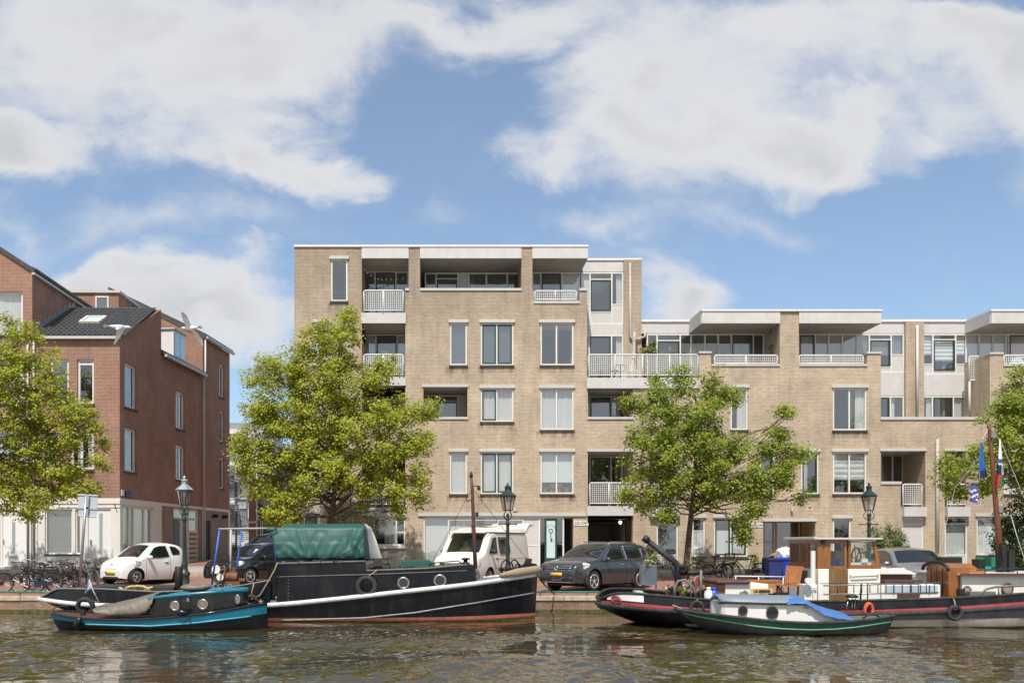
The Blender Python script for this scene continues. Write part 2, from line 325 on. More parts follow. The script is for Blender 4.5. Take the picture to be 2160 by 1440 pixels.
# thin veil over the whole sky plus clouds overhead (seen only as light and in reflections)
hi=N(t,'ShaderNodeMapRange'); hi.inputs[1].default_value=.62; hi.inputs[2].default_value=1.1; hi.inputs[3].default_value=0; hi.inputs[4].default_value=.12; l.new(pz,hi.inputs[0])
acc=mth('ADD',acc,hi.outputs[0])
bk=N(t,'ShaderNodeMapRange'); bk.inputs[1].default_value=.0; bk.inputs[2].default_value=-.25; bk.inputs[3].default_value=0; bk.inputs[4].default_value=.6; l.new(sx.outputs[1],bk.inputs[0]); acc=mth('ADD',acc,bk.outputs[0])
den=mth('ADD',acc,mth('MULTIPLY',mth('SUBTRACT',n1.outputs['Fac'],.5),1.25))
den=mth('ADD',den,mth('MULTIPLY',mth('SUBTRACT',n2.outputs['Fac'],.5),.9))
dr=N(t,'ShaderNodeMapRange',interpolation_type='SMOOTHSTEP'); dr.inputs[1].default_value=-.05; dr.inputs[2].default_value=.92; dr.inputs[3].default_value=.13; dr.inputs[4].default_value=1; l.new(den,dr.inputs[0])
# cloud colour: bright rims, greyer in the thick middle
sh=N(t,'ShaderNodeMapRange',interpolation_type='SMOOTHSTEP'); sh.inputs[1].default_value=.5; sh.inputs[2].default_value=1.7; l.new(mth('ADD',mth('ADD',acc,mth('MULTIPLY',mth('SUBTRACT',n1.outputs['Fac'],.5),1.5)),mth('MULTIPLY',mth('SUBTRACT',n2.outputs['Fac'],.5),1.6)),sh.inputs[0])
cr=N(t,'ShaderNodeMixRGB'); cr.inputs[1].default_value=(7.1,7.2,7.4,1); cr.inputs[2].default_value=(5.4,5.55,5.8,1); l.new(sh.outputs[0],cr.inputs[0])
mx=N(t,'ShaderNodeMixRGB'); l.new(dr.outputs[0],mx.inputs[0]); l.new(hs.outputs[0],mx.inputs[1]); l.new(cr.outputs[0],mx.inputs[2]); l.new(mx.outputs[0],bg.inputs[0])

# ---------------------------------------------------------------- ground, quay, water
def struct(o,label=None): o['kind']='structure'; return o
def gz(y):      # street height at depth y
    return max(0,min(.45,(y-34.5)/(42.0-34.5)*.45)) if y<43 else .45+min(.25,(y-43)*.015)
QY=30.0
b=MB(); b.smooth=False
ys=[QY+.38,31.5,34.5,36,38,39.6]
xs=[-90+i*6 for i in range(31)]
b.grid([[(x,y,gz(y)) for x in xs] for y in ys]); struct(b.build('street',M['paving'],recalc=False))
b=MB(); b.box(-90,90,39.6,39.74,-.4,gz(39.6)+.13); struct(b.build('kerb',M['coping']))
b=MB(); b.grid([[(x,y,gz(y)+(.12 if y<44 else .1)) for x in xs] for y in (39.74,41.5,43.0,44.0,60,90)]); struct(b.build('pavement',M['tiles'],recalc=False))
b=MB(); b.grid([[(-14.2+.05*(y-43)+.9,y,gz(y)+.105),(-6.7,y,gz(y)+.105)] for y in (41,46,52,60,75)]); struct(b.build('side_road',M['paving'],recalc=False))
b=MB(); b.grid([[(x*30,y,-.6 if y<30 else .5) for x in (-50,-20,-6,6,20,50)] for y in (60.5,300,1500)]); struct(b.build('ground',mat('far_ground',(.12,.11,.09)),recalc=False))
b=MB(); b.box(-90,90,QY,QY+.5,-3.5,-.13); qw=b.build('quay_wall',M['quay'])
tag(qw,'low weathered brick quay wall along the canal with stone coping','quay wall')
b=MB()
x=-60
rnd=random.Random(3)
while x<60:
    wd=rnd.uniform(1.1,1.7); b.box(x+.006,x+wd-.006,QY-.04+rnd.uniform(-.01,.01),QY+.42,-.128,.006+rnd.uniform(-.006,.006)); x+=wd
b.build('coping',M['coping'],qw,bevel=.015)
# algae line
b=MB(); b.box(-60,60,QY-.02,QY-.002,WZ-.3,WZ+.09); b.build('algae_band',mat('algae',(.06,.065,.018),.8,var=.6,scale=9,bump=.6,bscale=30,dirt=.8,dcol=(.16,.12,.07)),qw)
# water
m,t,n,l,out=nt('canal_water')
bs=N(t,'ShaderNodeBsdfPrincipled'); bs.inputs['Base Color'].default_value=(.046,.036,.014,1); bs.inputs['Roughness'].default_value=.012; bs.inputs['IOR'].default_value=2.0; bs.inputs['Specular IOR Level'].default_value=.75
tc=N(t,'ShaderNodeTexCoord')
def rip(sx_,sy_,sc_,det,ro=0):
    mp=N(t,'ShaderNodeMapping'); mp.inputs['Scale'].default_value=(sx_,sy_,1); mp.inputs['Rotation'].default_value=(0,0,ro); l.new(tc.outputs['Object'],mp.inputs[0])
    q=N(t,'ShaderNodeTexNoise'); q.inputs['Scale'].default_value=sc_; q.inputs['Detail'].default_value=det; q.inputs['Roughness'].default_value=.5; q.inputs['Distortion'].default_value=.6; l.new(mp.outputs[0],q.inputs['Vector']); return q.outputs['Fac']
def mm(op,a,bb):
    q=N(t,'ShaderNodeMath',operation=op)
    for i,z in enumerate((a,bb)):
        if isinstance(z,(int,float)): q.inputs[i].default_value=z
        else: l.new(z,q.inputs[i])
    return q.outputs[0]
rc=rip(.7,1.1,9,2,.3)
bp=N(t,'ShaderNodeBump'); bp.inputs['Strength'].default_value=.5; bp.inputs['Distance'].default_value=.003; l.new(rc,bp.inputs['Height']); l.new(bp.outputs[0],bs.inputs['Normal'])
l.new(bs.outputs[0],out.inputs[0])
# real ripples: a sum of small wind waves, livelier in some patches than others
import numpy as np
rs=np.random.RandomState(4)
gx=np.linspace(-17,23,1000); gy=np.linspace(12.5,QY+.15,560); GX,GY=np.meshgrid(gx,gy)
hz=np.zeros_like(GX); patch=np.zeros_like(GX)
for i in range(10):
    lam=rs.uniform(2.5,7); th=rs.uniform(0,PI); k=2*PI/lam; patch+=np.sin(k*(GX*math.cos(th)*.7+GY*math.sin(th))+rs.uniform(0,6.28))
patch=.85+.75*np.tanh(patch/1.6)
calm=1-.55/(1+np.exp(-(GY-22.3)/.6)); patch*=calm
for i in range(70):
    lam=.5*(5.5**rs.rand()) if i<45 else .18*(3.2**rs.rand()); th=rs.normal(PI*.48,.75); k=2*PI/lam; slope=(.0165 if i<45 else .0225)*(.5+rs.rand())
    ph=rs.uniform(0,6.28); d_=k*(GX*math.cos(th)+GY*math.sin(th))+ph
    d_=d_+.9*np.sin(GX*rs.uniform(.5,1.4)+rs.uniform(0,6))+.9*np.sin(GY*rs.uniform(.4,1.2)+rs.uniform(0,6))
    w_=np.sin(d_); hz+=slope/k*(w_+.25*np.cos(2*d_))
hz*=patch
V_=np.stack([GX,GY,WZ+hz],-1).reshape(-1,3); ny_,nx_=GX.shape
ii=np.arange(ny_*nx_).reshape(ny_,nx_); Q_=np.stack([ii[:-1,:-1],ii[:-1,1:],ii[1:,1:],ii[1:,:-1]],-1).reshape(-1,4)
nb=len(V_); ex_=[(-90,-25),(90,-25),(90,gy[0]),(-90,gy[0]),(-90,QY+.2),(gx[0],gy[0]),(gx[0],QY+.2),(gx[-1],gy[0]),(gx[-1],QY+.2),(90,QY+.2)]
V_=np.concatenate([V_,np.array([(x,y,WZ) for x,y in ex_])]); Q_=np.concatenate([Q_,np.array([[nb,nb+1,nb+2,nb+3],[nb+3,nb+5,nb+6,nb+4],[nb+7,nb+2,nb+9,nb+8]])])
me=bpy.data.meshes.new('canal_water'); me.vertices.add(len(V_)); me.vertices.foreach_set('co',V_.astype(np.float32).ravel()); me.loops.add(len(Q_)*4); me.loops.foreach_set('vertex_index',Q_.astype(np.int32).ravel())
me.polygons.add(len(Q_)); me.polygons.foreach_set('loop_start',np.arange(0,len(Q_)*4,4,dtype=np.int32)); me.polygons.foreach_set('use_smooth',np.ones(len(Q_),dtype=bool)); me.update(calc_edges=True); me.materials.append(m)
wo=struct(bpy.data.objects.new('canal_water',me)); COL.objects.link(wo); wo['label']='greenish brown rippled canal water'
b=MB(); b.add([(-90,-25,-3),(90,-25,-3),(90,QY+.2,-3),(-90,QY+.2,-3)],[(0,1,2,3)]); struct(b.build('canal_bed',M['concdark']))
# ---------------------------------------------------------------- tan brick apartment buildings
def wall_cells(mb,x0,x1,z0,z1,y,th,holes,extra_x=(),extra_z=()):
    xs=sorted(set([round(v,4) for v in [x0,x1]+[h[0] for h in holes]+[h[1] for h in holes] if x0-1e-6<=v<=x1+1e-6]))
    zs=sorted(set([round(v,4) for v in [z0,z1]+[h[2] for h in holes]+[h[3] for h in holes] if z0-1e-6<=v<=z1+1e-6]))
    nx,nz=len(xs)-1,len(zs)-1
    def solid(i,j):
        if i<0 or j<0 or i>=nx or j>=nz: return False
        cx=(xs[i]+xs[i+1])/2; cz=(zs[j]+zs[j+1])/2
        return not any(h[0]<cx<h[1] and h[2]<cz<h[3] for h in holes)
    for i in range(nx):
        for j in range(nz):
            if not solid(i,j): continue
            a,b_,c,d=xs[i],xs[i+1],zs[j],zs[j+1]
            mb.quad((a,y,c),(b_,y,c),(b_,y,d),(a,y,d))
            if not solid(i-1,j): mb.quad((a,y+th,c),(a,y,c),(a,y,d),(a,y+th,d))
            if not solid(i+1,j): mb.quad((b_,y,c),(b_,y+th,c),(b_,y+th,d),(b_,y,d))
            if not solid(i,j-1): mb.quad((a,y+th,c),(b_,y+th,c),(b_,y,c),(a,y,c))
            if not solid(i,j+1): mb.quad((a,y,d),(b_,y,d),(b_,y+th,d),(a,y+th,d))
def H(u0,v0,u1,v1,d=DF): return (X(u0,d),X(u1,d),Z(v1,d),Z(v0,d))
def wavy(b,x0,x1,z0,z1,y,amp=.035,wl=.16,seed=0,sag=0):
    rr=random.Random(seed); n=max(6,int((x1-x0)/.03)); ph=rr.random()*6
    zt=[z1,z0+(z1-z0)*.5,z0]; rows=[]
    for k,z in enumerate(zt):
        rows.append([(x0+(x1-x0)*i/n,y+amp*(.5+.5*k/2)*math.sin(2*PI*(x1-x0)*i/n/wl*(1+.12*math.sin(i*.37+ph))+ph),z) for i in range(n+1)])
    b.grid(rows)
def curtain(par,kind,x0,x1,z0,z1,y,seed=0):
    """what hangs behind one pane"""
    b=MB(); w=x1-x0; h=z1-z0; rr=random.Random(seed*7+int(x0*10)); m=M['net']; nm='curtain'
    if kind=='net': wavy(b,x0,x1,z0,z1,y,.03,.14,seed)
    elif kind=='net_l': wavy(b,x0,x0+w*.45,z0,z1,y,.04,.12,seed)
    elif kind=='net_r': wavy(b,x1-w*.55,x1,z0,z1,y,.05,.13,seed)
    elif kind=='net_low': wavy(b,x0,x1,z0,z0+h*.55,y,.03,.13,seed); 
    elif kind=='pair': wavy(b,x0,x0+w*.33,z0,z1,y,.04,.12,seed); wavy(b,x1-w*.33,x1,z0,z1,y,.04,.12,seed+1)
    elif kind in('blind','blind_h','gblind','gblind_h'):
        nm='blind'; m=M['blind'] if kind[0]=='b' else M['greyblind']; zb=z0 if not kind.endswith('_h') else z0+h*.4
        z=z1-.03
        while z>zb: b.obox(((x0+x1)/2,y,z),(w,.055,.004),Matrix.Rotation(R(-38),3,'X')); z-=.05
    elif kind in('roller','roller_h','roller_q','roller_b','roman'):
        nm='roller_blind'; m=M['roller']; f={'roller':0,'roller_h':.28,'roller_q':.62,'roller_b':0,'roman':.33}[kind]; zt=z1 if kind!='roller_b' else z0+h*.7
        if kind=='roman':
            k=5; zb=z0+h*f; rows=[]
            for i in range(k*4+1):
                q=i/(k*4); rows.append([(x0,y-.03*abs(math.sin(q*k*PI)),zt-(zt-zb)*q),(x1,y-.03*abs(math.sin(q*k*PI)),zt-(zt-zb)*q)])
            b.grid(rows)
        else:
            b.quad((x0,y,z0+h*f),(x1,y,z0+h*f),(x1,y,zt),(x0,y,zt)); b.box(x0,x1,y-.012,y+.012,z0+h*f-.02,z0+h*f+.01)
    else: return
    b.build(nm,m,par,smooth=kind.startswith('net') or kind=='pair',recalc=False)
WN=[0]
def window(bl,u0,v0,u1,v1,d=DF,sp=(),rows={},sash=(),cur=None,fw=.065,box=True,sill=True,rec=.03,fm=None,gl=None,name='window',bx=(3,3),panel=(),doors=()):
    """frame with panes (sub-parts), what hangs behind them, roller-shutter box above and sill below.  pixels of plane d"""
    WN[0]+=1; fm=fm or M['cream']; gl=gl or M['glass']; cur=cur or {}
    us=[u0]+list(sp)+[u1]; y=d+rec; b=MB()
    xs=[X(u,d) for u in us]; zt,zb=Z(v0,d),Z(v1,d)
    D_=.07
    b.box(xs[0],xs[0]+fw,y,y+D_,zb,zt); b.box(xs[-1]-fw,xs[-1],y,y+D_,zb,zt)
    b.box(xs[0]+fw,xs[-1]-fw,y,y+D_,zt-fw,zt); b.box(xs[0]+fw,xs[-1]-fw,y,y+D_,zb,zb+fw)
    for x in xs[1:-1]: b.box(x-fw/2,x+fw/2,y+.002,y+D_-.002,zb+fw,zt-fw)
    cells=[]
    for c in range(len(xs)-1):
        a=xs[c]+(fw if c==0 else fw/2); e=xs[c+1]-(fw if c==len(xs)-2 else fw/2)
        zz=[zt-fw]+[Z(v,d) for v in rows.get(c,())]+[zb+fw]
        for r in range(len(zz)-1):
            top=zz[r]-(0 if r==0 else fw*.4); bot=zz[r+1]+(0 if r==len(zz)-2 else fw*.4)
            if r<len(zz)-2: b.box(a,e,y+.004,y+D_-.004,zz[r+1]-fw*.4,zz[r+1]+fw*.4)
            cells.append((c,r,a,e,bot,top))
    w=b.build(name,fm,bl)
    pb=MB(); sb=MB(); qb=MB()
    for c,r,a,e,bot,top in cells:
        if (c,r) in panel:
            qb.box(a,e,y+.02,y+.05,bot,top); continue
        if (c,r) in sash:
            s=.055
            for bb in ((a,a+s,bot,top),(e-s,e,bot,top),(a+s,e-s,top-s,top),(a+s,e-s,bot,bot+s)): sb.box(bb[0],bb[1],y-.012,y+.05,bb[2],bb[3])
            a+=s; e-=s; bot+=s; top-=s
        pb.quad((a,y+.045,bot),(e,y+.045,bot),(e,y+.045,top),(a,y+.045,top))
        k=cur.get((c,r),cur.get('*'))
        if k: curtain(w,k,a-.02,e+.02,bot-.02,top+.02,y+.16,WN[0]*3+c)
    if pb.v: pb.build('pane',gl,w,recalc=False)
    if sb.v: sb.build('sash',M['green'],w)
    if qb.v: qb.build('panel',M['fascia'],w)
    if box:
        b=MB(); b.box(X(u0-bx[0]*PXK[0],d),X(u1+bx[1]*PXK[0],d),d-.07,d+.1,zt+.004,zt+.135); b.build('shutter_box',M['alu'],w,bevel=.008)
    if sill:
        if XF[0] is None and v1<1045:
            g=MB(); rr=random.Random(WN[0])
            for xc in (xs[0],xs[-1]):
                w2=rr.uniform(.10,.2); g.quad((xc-w2,d-.004,zb-rr.uniform(.5,1.0)),(xc+w2*.7,d-.004,zb-rr.uniform(.5,.9)),(xc+w2*.7,d-.004,zb-.08),(xc-w2,d-.004,zb-.08))
            g.quad((xs[0],d-.006,zb-.35),(xs[-1],d-.006,zb-.35),(xs[-1],d-.006,zb-.08),(xs[0],d-.006,zb-.08))
            g.build('rain_stain',M['stain'],w,recalc=False)
        b=MB(); b.box(X(u0-2*PXK[0],d),X(u1+2*PXK[0],d),d-.06,d+.05,zb-.075,zb-.003); b.build('sill',M['sill'],w)
    return w
def railing(bl,u0,v0,u1,v1,d=DF,posts=(),y=None,foot=.0,cut=False):
    y=(d-.05) if y is None else y; x0,x1,z0,z1=X(u0,d),X(u1,d),Z(v1,d),Z(v0,d)
    r=.12; b=MB(); path=[(x0,y,z0)]
    path.append((x0,y,z1-r))
    for k in range(1,6): a=PI/2*k/5; path.append((x0+r-r*math.cos(a),y,z1-r+r*math.sin(a)))
    for k in range(0,6): a=PI/2*k/5; path.append((x1-r+r*math.sin(a),y,z1-r+r*math.cos(a)))
    path.append((x1,y,z0))
    b.tube(path,.028,8); b.tube([(x0,y,z0+.1),(x1,y,z0+.1)],.022,6)
    for p in posts: b.tube([(X(p,d),y,z0-.05),(X(p,d),y,z1)],.024,6)
    f=b.build('railing',M['white'],bl,smooth=True)
    g=MB(); n=int((x1-x0-.08)/.088); m=int((z1-z0-.16)/.088)
    for i in range(n+1):
        x=x0+.04+(x1-x0-.08)*i/max(n,1); g.box(x-.010,x+.010,y+.004,y+.014,z0+.1,z1-.03)
    for j in range(m+1):
        z=z0+.12+(z1-z0-.16)*j/max(m,1); g.box(x0+.03,x1-.03,y-.008,y+.003,z-.010,z+.010)
    g.build('mesh_panel',M['white'],f)
    return f
def slab(bl,name,u0,v0,u1,v1,y0,y1,m,d=DF,bevel=0):
    b=MB(); b.box(X(u0,d),X(u1,d),y0,y1,Z(v1,d),Z(v0,d)); return b.build(name,m,bl,bevel=bevel)
def cap(bl,u0,v0,u1,v1,y0=DF-.05,y1=DF+.36,d=DF): return slab(bl,'coping',u0,v0,u1,v1,y0,y1,M['alu'],d)
def loggia(bl,u0,v0,u1,v1,back=DB,name='loggia',m=None,ends=(1,1),floor=True):
    """side walls, ceiling and floor of a recess, in its building's brick and concrete"""
    x0,x1,z0,z1=X(u0),X(u1),Z(v1),Z(v0); y0=DF+.29
    b=MB(); b.cur=0
    if ends[0]: b.quad((x0,y0,z0-.6),(x0,back+.2,z0-.6),(x0,back+.2,z1),(x0,y0,z1))
    if ends[1]: b.quad((x1,y0,z0-.6),(x1,back+.2,z0-.6),(x1,back+.2,z1),(x1,y0,z1))
    b.cur=1; b.quad((x0,y0,z1-.002),(x1,y0,z1-.002),(x1,back+.2,z1-.002),(x0,back+.2,z1-.002))
    if floor: b.quad((x0,y0,z0-.55),(x1,y0,z0-.55),(x1,back+.2,z0-.55),(x0,back+.2,z0-.55))
    return b.build(name,[m or M['tan'],M['conc']],bl,recalc=False)

A=thing('apartment_building','tall tan brick apartment block with flat white roof edge and recessed balconies','apartment building',(X(930),DF,.45))
hs_=[(763,521,862,612),(763,612,855,660),(763,682,855,795),(763,812,855,882),(763,952,855,1070),(886,521,1100,612),(1123,521,1238,612),(1126,612,1222,638),(1238,500,1336,820),
  (1240,820,1335,881),(1240,952,1335,1067),(1240,1087,1335,1215),(893,816,986,881),(893,1088,1190,1215),(1190,1092,1209,1215),(788,1090,855,1150),(640,1083,672,1140)]
wins=[(698,547,733,635),(949,681,985,770),(1014,681,1083,770),(1140,681,1210,770),(1014,819,1083,889),(1140,819,1210,906),(949,953,985,1041),(1014,953,1083,1041),(1140,953,1210,1041),
  (660,681,696,770),(660,819,696,906),(660,953,696,1041)]
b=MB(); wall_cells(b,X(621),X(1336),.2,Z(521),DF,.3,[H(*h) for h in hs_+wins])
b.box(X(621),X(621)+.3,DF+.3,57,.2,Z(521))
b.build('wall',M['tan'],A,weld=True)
# pillars of the top floor run back beside the terraces
slab(A,'roof',763,545,1240,521.5,DF+.004,57,M['conc']); 
for (a,c) in ((763,862),(886,1100),(1123,1240)):
    x=slab(A,'fascia',a,521.5,c,545,DF-.03,DF+.003,M['fascia'])
slab(A,'roof',621,521,763,545,DF+.31,57,M['conc'])
b=MB(); b.box(X(620),X(1241),DF-.06,57.1,Z(521.2),Z(517)); b.build('roof_edge',M['white'],A)
for (u0,v0,u1,v1,c) in ((760,0,864,0,0),): pass
cap(A,855,608,863,613); cap(A,886,608,1100,613); cap(A,1222,608,1238,613)
slab(A,'coping',1125,635,1223,640,DF-.04,DF+.34,M['alu'])
slab(A,'balcony_slab',762,660,856,682,DF-.06,DB,M['fascia']); slab(A,'balcony_slab',762,795,856,813,DF-.06,DB,M['fascia']); slab(A,'balcony_slab',762,1070,856,1088,DF-.06,DB,M['fascia'])
railing(A,767,613,851,660,posts=(808.5,)); railing(A,767,748,851,795,posts=(808.5,)); railing(A,767,1018,851,1068,posts=(808,))
railing(A,1128,612,1217,635,posts=(1172,),y=DF+.1)
loggia(A,763,521,862,682,ends=(1,1),floor=False); loggia(A,763,682,855,813); loggia(A,763,813,855,882); loggia(A,763,950,855,1070)
loggia(A,886,545.5,1100,640,floor=False); loggia(A,1123,545.5,1240,640,ends=(1,0),floor=False)
loggia(A,893,816,986,890); loggia(A,1240,820.5,1335,885); loggia(A,1240,952,1335,1067,ends=(1,1))
cap(A,892,879,987,884); cap(A,1239,879,1336,884); slab(A,'lintel',890,811,988,816,DF-.05,DF+.3,M['alu']); slab(A,'lintel',1238,947,1336,952,DF-.05,DF+.3,M['alu'])
slab(A,'balcony_slab',1238,1067,1335,1087,DF-.12,DF+2.3,M['fascia']); railing(A,1243,1018,1335,1066,posts=(1284,),y=DF-.06)
slab(A,'balcony_slab',1237.5,797,1476,819,DF-.1,DB+.1,M['fascia']); railing(A,1241,748,1472,796,posts=(1297,1355,1412),y=DF-.04)
# windows in the brick front
g0={'*':'net'}
window(A,698,547,733,635,cur={'*':None})
window(A,949,681,985,770,cur={'*':'gblind'})
window(A,1014,681,1083,770,sp=(1048,),sash=((0,0),(1,0)),cur={'*':'gblind'})
window(A,1140,681,1210,770,sp=(1174,))
window(A,1014,819,1083,889,sp=(1048,),sash=((0,0),),cur={'*':'net'})
window(A,1140,819,1210,906,sp=(1174,),cur={'*':'net'})
window(A,949,953,985,1041,cur=g0)
window(A,1014,953,1083,1041,sp=(1048,),sash=((0,0),(1,0)),cur=g0)
window(A,1140,953,1210,1041,sp=(1174,),cur={'*':'roller_h'})
for v in ((681,770),(819,906),(953,1041)): window(A,660,v[0],696,v[1],cur=g0)
window(A,788,1090,855,1150,sp=(836,),rows={1:(1122,)},gl=M['glassd'],cur={(0,0):'net_r'},sill=False)
slab(A,'sill',786,1150,857,1156,DF-.08,DF+.06,M['white'])
window(A,640,1083,672,1140,cur={'*':'blind'},fm=M['white'])
# shop front
slab(A,'lintel',882,1081,1236,1088,DF-.07,DF+.3,M['alu'])
window(A,893,1089,1190,1212,sp=(946,1051,1103,1138),rows={1:(1096,),2:(1096,),3:(1150,)},panel=((3,1),(3,0)),cur={(0,0):'roller',(1,0):'roller',(1,1):'roller',(2,0):'roller',(2,1):'roller'},box=False,sill=False,name='shop_front',gl=M['glass'],fm=M['white'])
b=MB(); b.box(X(1149),X(1175),DF+.02,DF+.075,.55,Z(1093)); dr_=b.build('door',M['green'],A)
b=MB(); b.quad((X(1153),DF+.014,1.0),(X(1171),DF+.014,1.0),(X(1171),DF+.014,Z(1098)),(X(1153),DF+.014,Z(1098))); b.build('pane',M['frost'],dr_,recalc=False)
b=MB(); kx,kz=X(1162),Z(1127)
b.torus((kx,DF+.008,kz+.17),.085,.014,18,6); b.tube([(kx,DF+.008,kz+.08),(kx,DF+.008,kz-.30)],.016,6); b.box(kx+.016,kx+.07,DF+.002,DF+.012,kz-.30,kz-.24); b.box(kx+.016,kx+.06,DF+.002,DF+.012,kz-.21,kz-.17)
for k in range(9):
    a=PI*k/8; b.tube([(kx+.2*math.cos(a),DF+.008,kz+.17+.2*math.sin(a)),(kx+.28*math.cos(a),DF+.008,kz+.17+.28*math.sin(a))],.01,5)
b.build('key_emblem',M['green'],dr_)
# set-back stair tower
slab(A,'fascia',1228,549.5,1315,573,DB,DB+.2,M['fascia'],DB)
b=MB(); b.box(X(1222,DB),X(1353,DB),DB-.05,57,Z(549.5,DB),Z(545,DB)); b.build('roof_edge',M['white'],A)
b=MB(); b.box(X(1315,DB),X(1352,DB),DB-.15,56,.2,Z(549.5,DB)); b.build('stair_wall',M['tan'],A)
window(A,1224,574,1315,684,DB,sp=(1244.5,1290.5),rows={0:(642,),1:(589,657),2:(642,)},sash=((1,1),),panel=((0,1),(1,2),(2,1)),cur={(2,0):'net_r',(0,0):'roller'},box=False,sill=False,rec=0)
slab(A,'fascia',1224,684,1315,706,DB,DB+.15,M['fascia'],DB)
window(A,1226,706,1315,822,DB,sp=(1243,1290),sash=((1,0),),cur={(2,0):'net_r'},box=False,sill=False,rec=0)
b=MB(); x=X(1327,DB); y=DB-.25
b.tube([(x,y,Z(558,DB)),(x,y,Z(712,DB)),(x+.1,y,Z(717,DB)),(X(1344,DB),y,Z(718,DB)),(X(1358,DB),y,Z(712,DB)),(X(1360,DB),y,Z(690,DB))],.055,8); b.build('drainpipe',M['pipe'],A,smooth=True)
# glazing behind the terraces
window(A,763,572,862,682,DB,sp=(791,835),sash=((1,0),),box=False,sill=False,rec=0,gl=M['glassd'])
window(A,763,705,858,815,DB,sp=(793,838),sash=((1,0),),cur={(0,0):'net',(2,0):'net'},box=False,sill=False,rec=0)
window(A,763,835,858,900,DB,sp=(793,838),sash=((1,0),),box=False,sill=False,rec=0,gl=M['glassd'])
window(A,763,965,858,1080,DB,sp=(793,838),sash=((1,0),),box=False,sill=False,rec=0,gl=M['glassd'])
window(A,896,575,1097,645,DB,sp=(920,966,989,1026,1070),rows={1:(588,)},sash=((1,1),),panel=((2,0),),box=False,sill=False,rec=0,gl=M['glassd'])
window(A,1122,574,1226,645,DB,sp=(1141,1185),sash=((1,0),),box=False,sill=False,rec=0,cur={(2,0):'roller',(0,0):'gblind'})
window(A,893,833,990,900,DB,sp=(922,966),rows={1:(846,)},sash=((1,1),),panel=((2,0),),box=False,sill=False,rec=0,gl=M['glassd'])
window(A,1235,835,1335,900,DB,sp=(1244,1290),sash=((1,0),),cur={(2,0):'net_l'},box=False,sill=False,rec=0)
window(A,1243,962,1335,1080,DB,sp=(1289,1312),sash=((0,0),),box=False,sill=False,rec=0,gl=M['glassd'])
# inside: floors, rear wall and the dark drive-through
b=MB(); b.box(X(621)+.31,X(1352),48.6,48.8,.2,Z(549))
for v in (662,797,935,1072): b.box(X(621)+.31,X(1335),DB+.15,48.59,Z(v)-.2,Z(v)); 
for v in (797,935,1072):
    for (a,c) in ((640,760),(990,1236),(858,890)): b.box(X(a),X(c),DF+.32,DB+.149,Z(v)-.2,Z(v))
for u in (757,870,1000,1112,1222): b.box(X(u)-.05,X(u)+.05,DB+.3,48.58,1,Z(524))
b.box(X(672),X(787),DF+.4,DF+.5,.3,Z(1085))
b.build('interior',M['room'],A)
b=MB(); x0,x1,z1=X(1240),X(1335),Z(1087)
b.quad((x0,DF+.29,.3),(x0,58,.3),(x0,58,z1),(x0,DF+.29,z1)); b.quad((x1,DF+.29,.3),(x1,58,.3),(x1,58,z1),(x1,DF+.29,z1)); b.quad((x0,DF+.29,z1-.3),(x1,DF+.29,z1-.3),(x1,58,z1-.3),(x0,58,z1-.3)); b.quad((x0,57.9,.3),(x1,57.9,.3),(x1,57.9,z1),(x0,57.9,z1))
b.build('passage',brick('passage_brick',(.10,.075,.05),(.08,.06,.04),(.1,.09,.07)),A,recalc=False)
def text(body,size,loc,m,par,name='lettering',rot=(R(90),0,0),ext=.003,align='CENTER',bold=0):
    c=bpy.data.curves.new(name,'FONT'); c.body=body; c.size=size; c.extrude=ext; c.offset=bold; c.align_x=align; c.align_y='CENTER'; c.materials.append(m)
    q=bpy.data.objects.new('tmp',c); COL.objects.link(q); bpy.context.view_layer.update()
    me=bpy.data.meshes.new_from_object(q.evaluated_get(bpy.context.evaluated_depsgraph_get())); bpy.data.objects.remove(q); me.name=name
    mm_=Matrix.Translation(loc)@(Matrix.Rotation(rot[2],4,'Z')@Matrix.Rotation(rot[1],4,'Y')@Matrix.Rotation(rot[0],4,'X'))
    me.transform(mm_); o=bpy.data.objects.new(name,me); COL.objects.link(o)
    if par is not None:
        o.parent=par
        if not par.get('_local'): o.matrix_parent_inverse=world_inv(par)
    return o
def sign(bl,u0,v0,u1,v1,body,size):
    b=MB(); b.box(X(u0),X(u1),DF-.025,DF-.002,Z(v1),Z(v0)); s=b.build('number_sign',M['white'],bl)
    text(body,size,Vector((X((u0+u1)/2),DF-.03,Z((v0+v1)/2))),M['dark'],s)
sign(A,1211,1098,1237,1108,'252-278',.15)
b=MB(); b.ell((X(1246),DF+1.2,Z(1104)),.07,.07,.07); b.ell((X(1319),DF+1.2,Z(1100)),.07,.07,.07); b.build('passage_lamp',emis('lamp_glow',(1,.85,.6),6),A,smooth=True)
b=MB(); b.box(X(1083),X(1089),DF-.12,DF-.01,Z(1078),Z(1070)); b.build('alarm_box',M['alu'],A,bevel=.01)

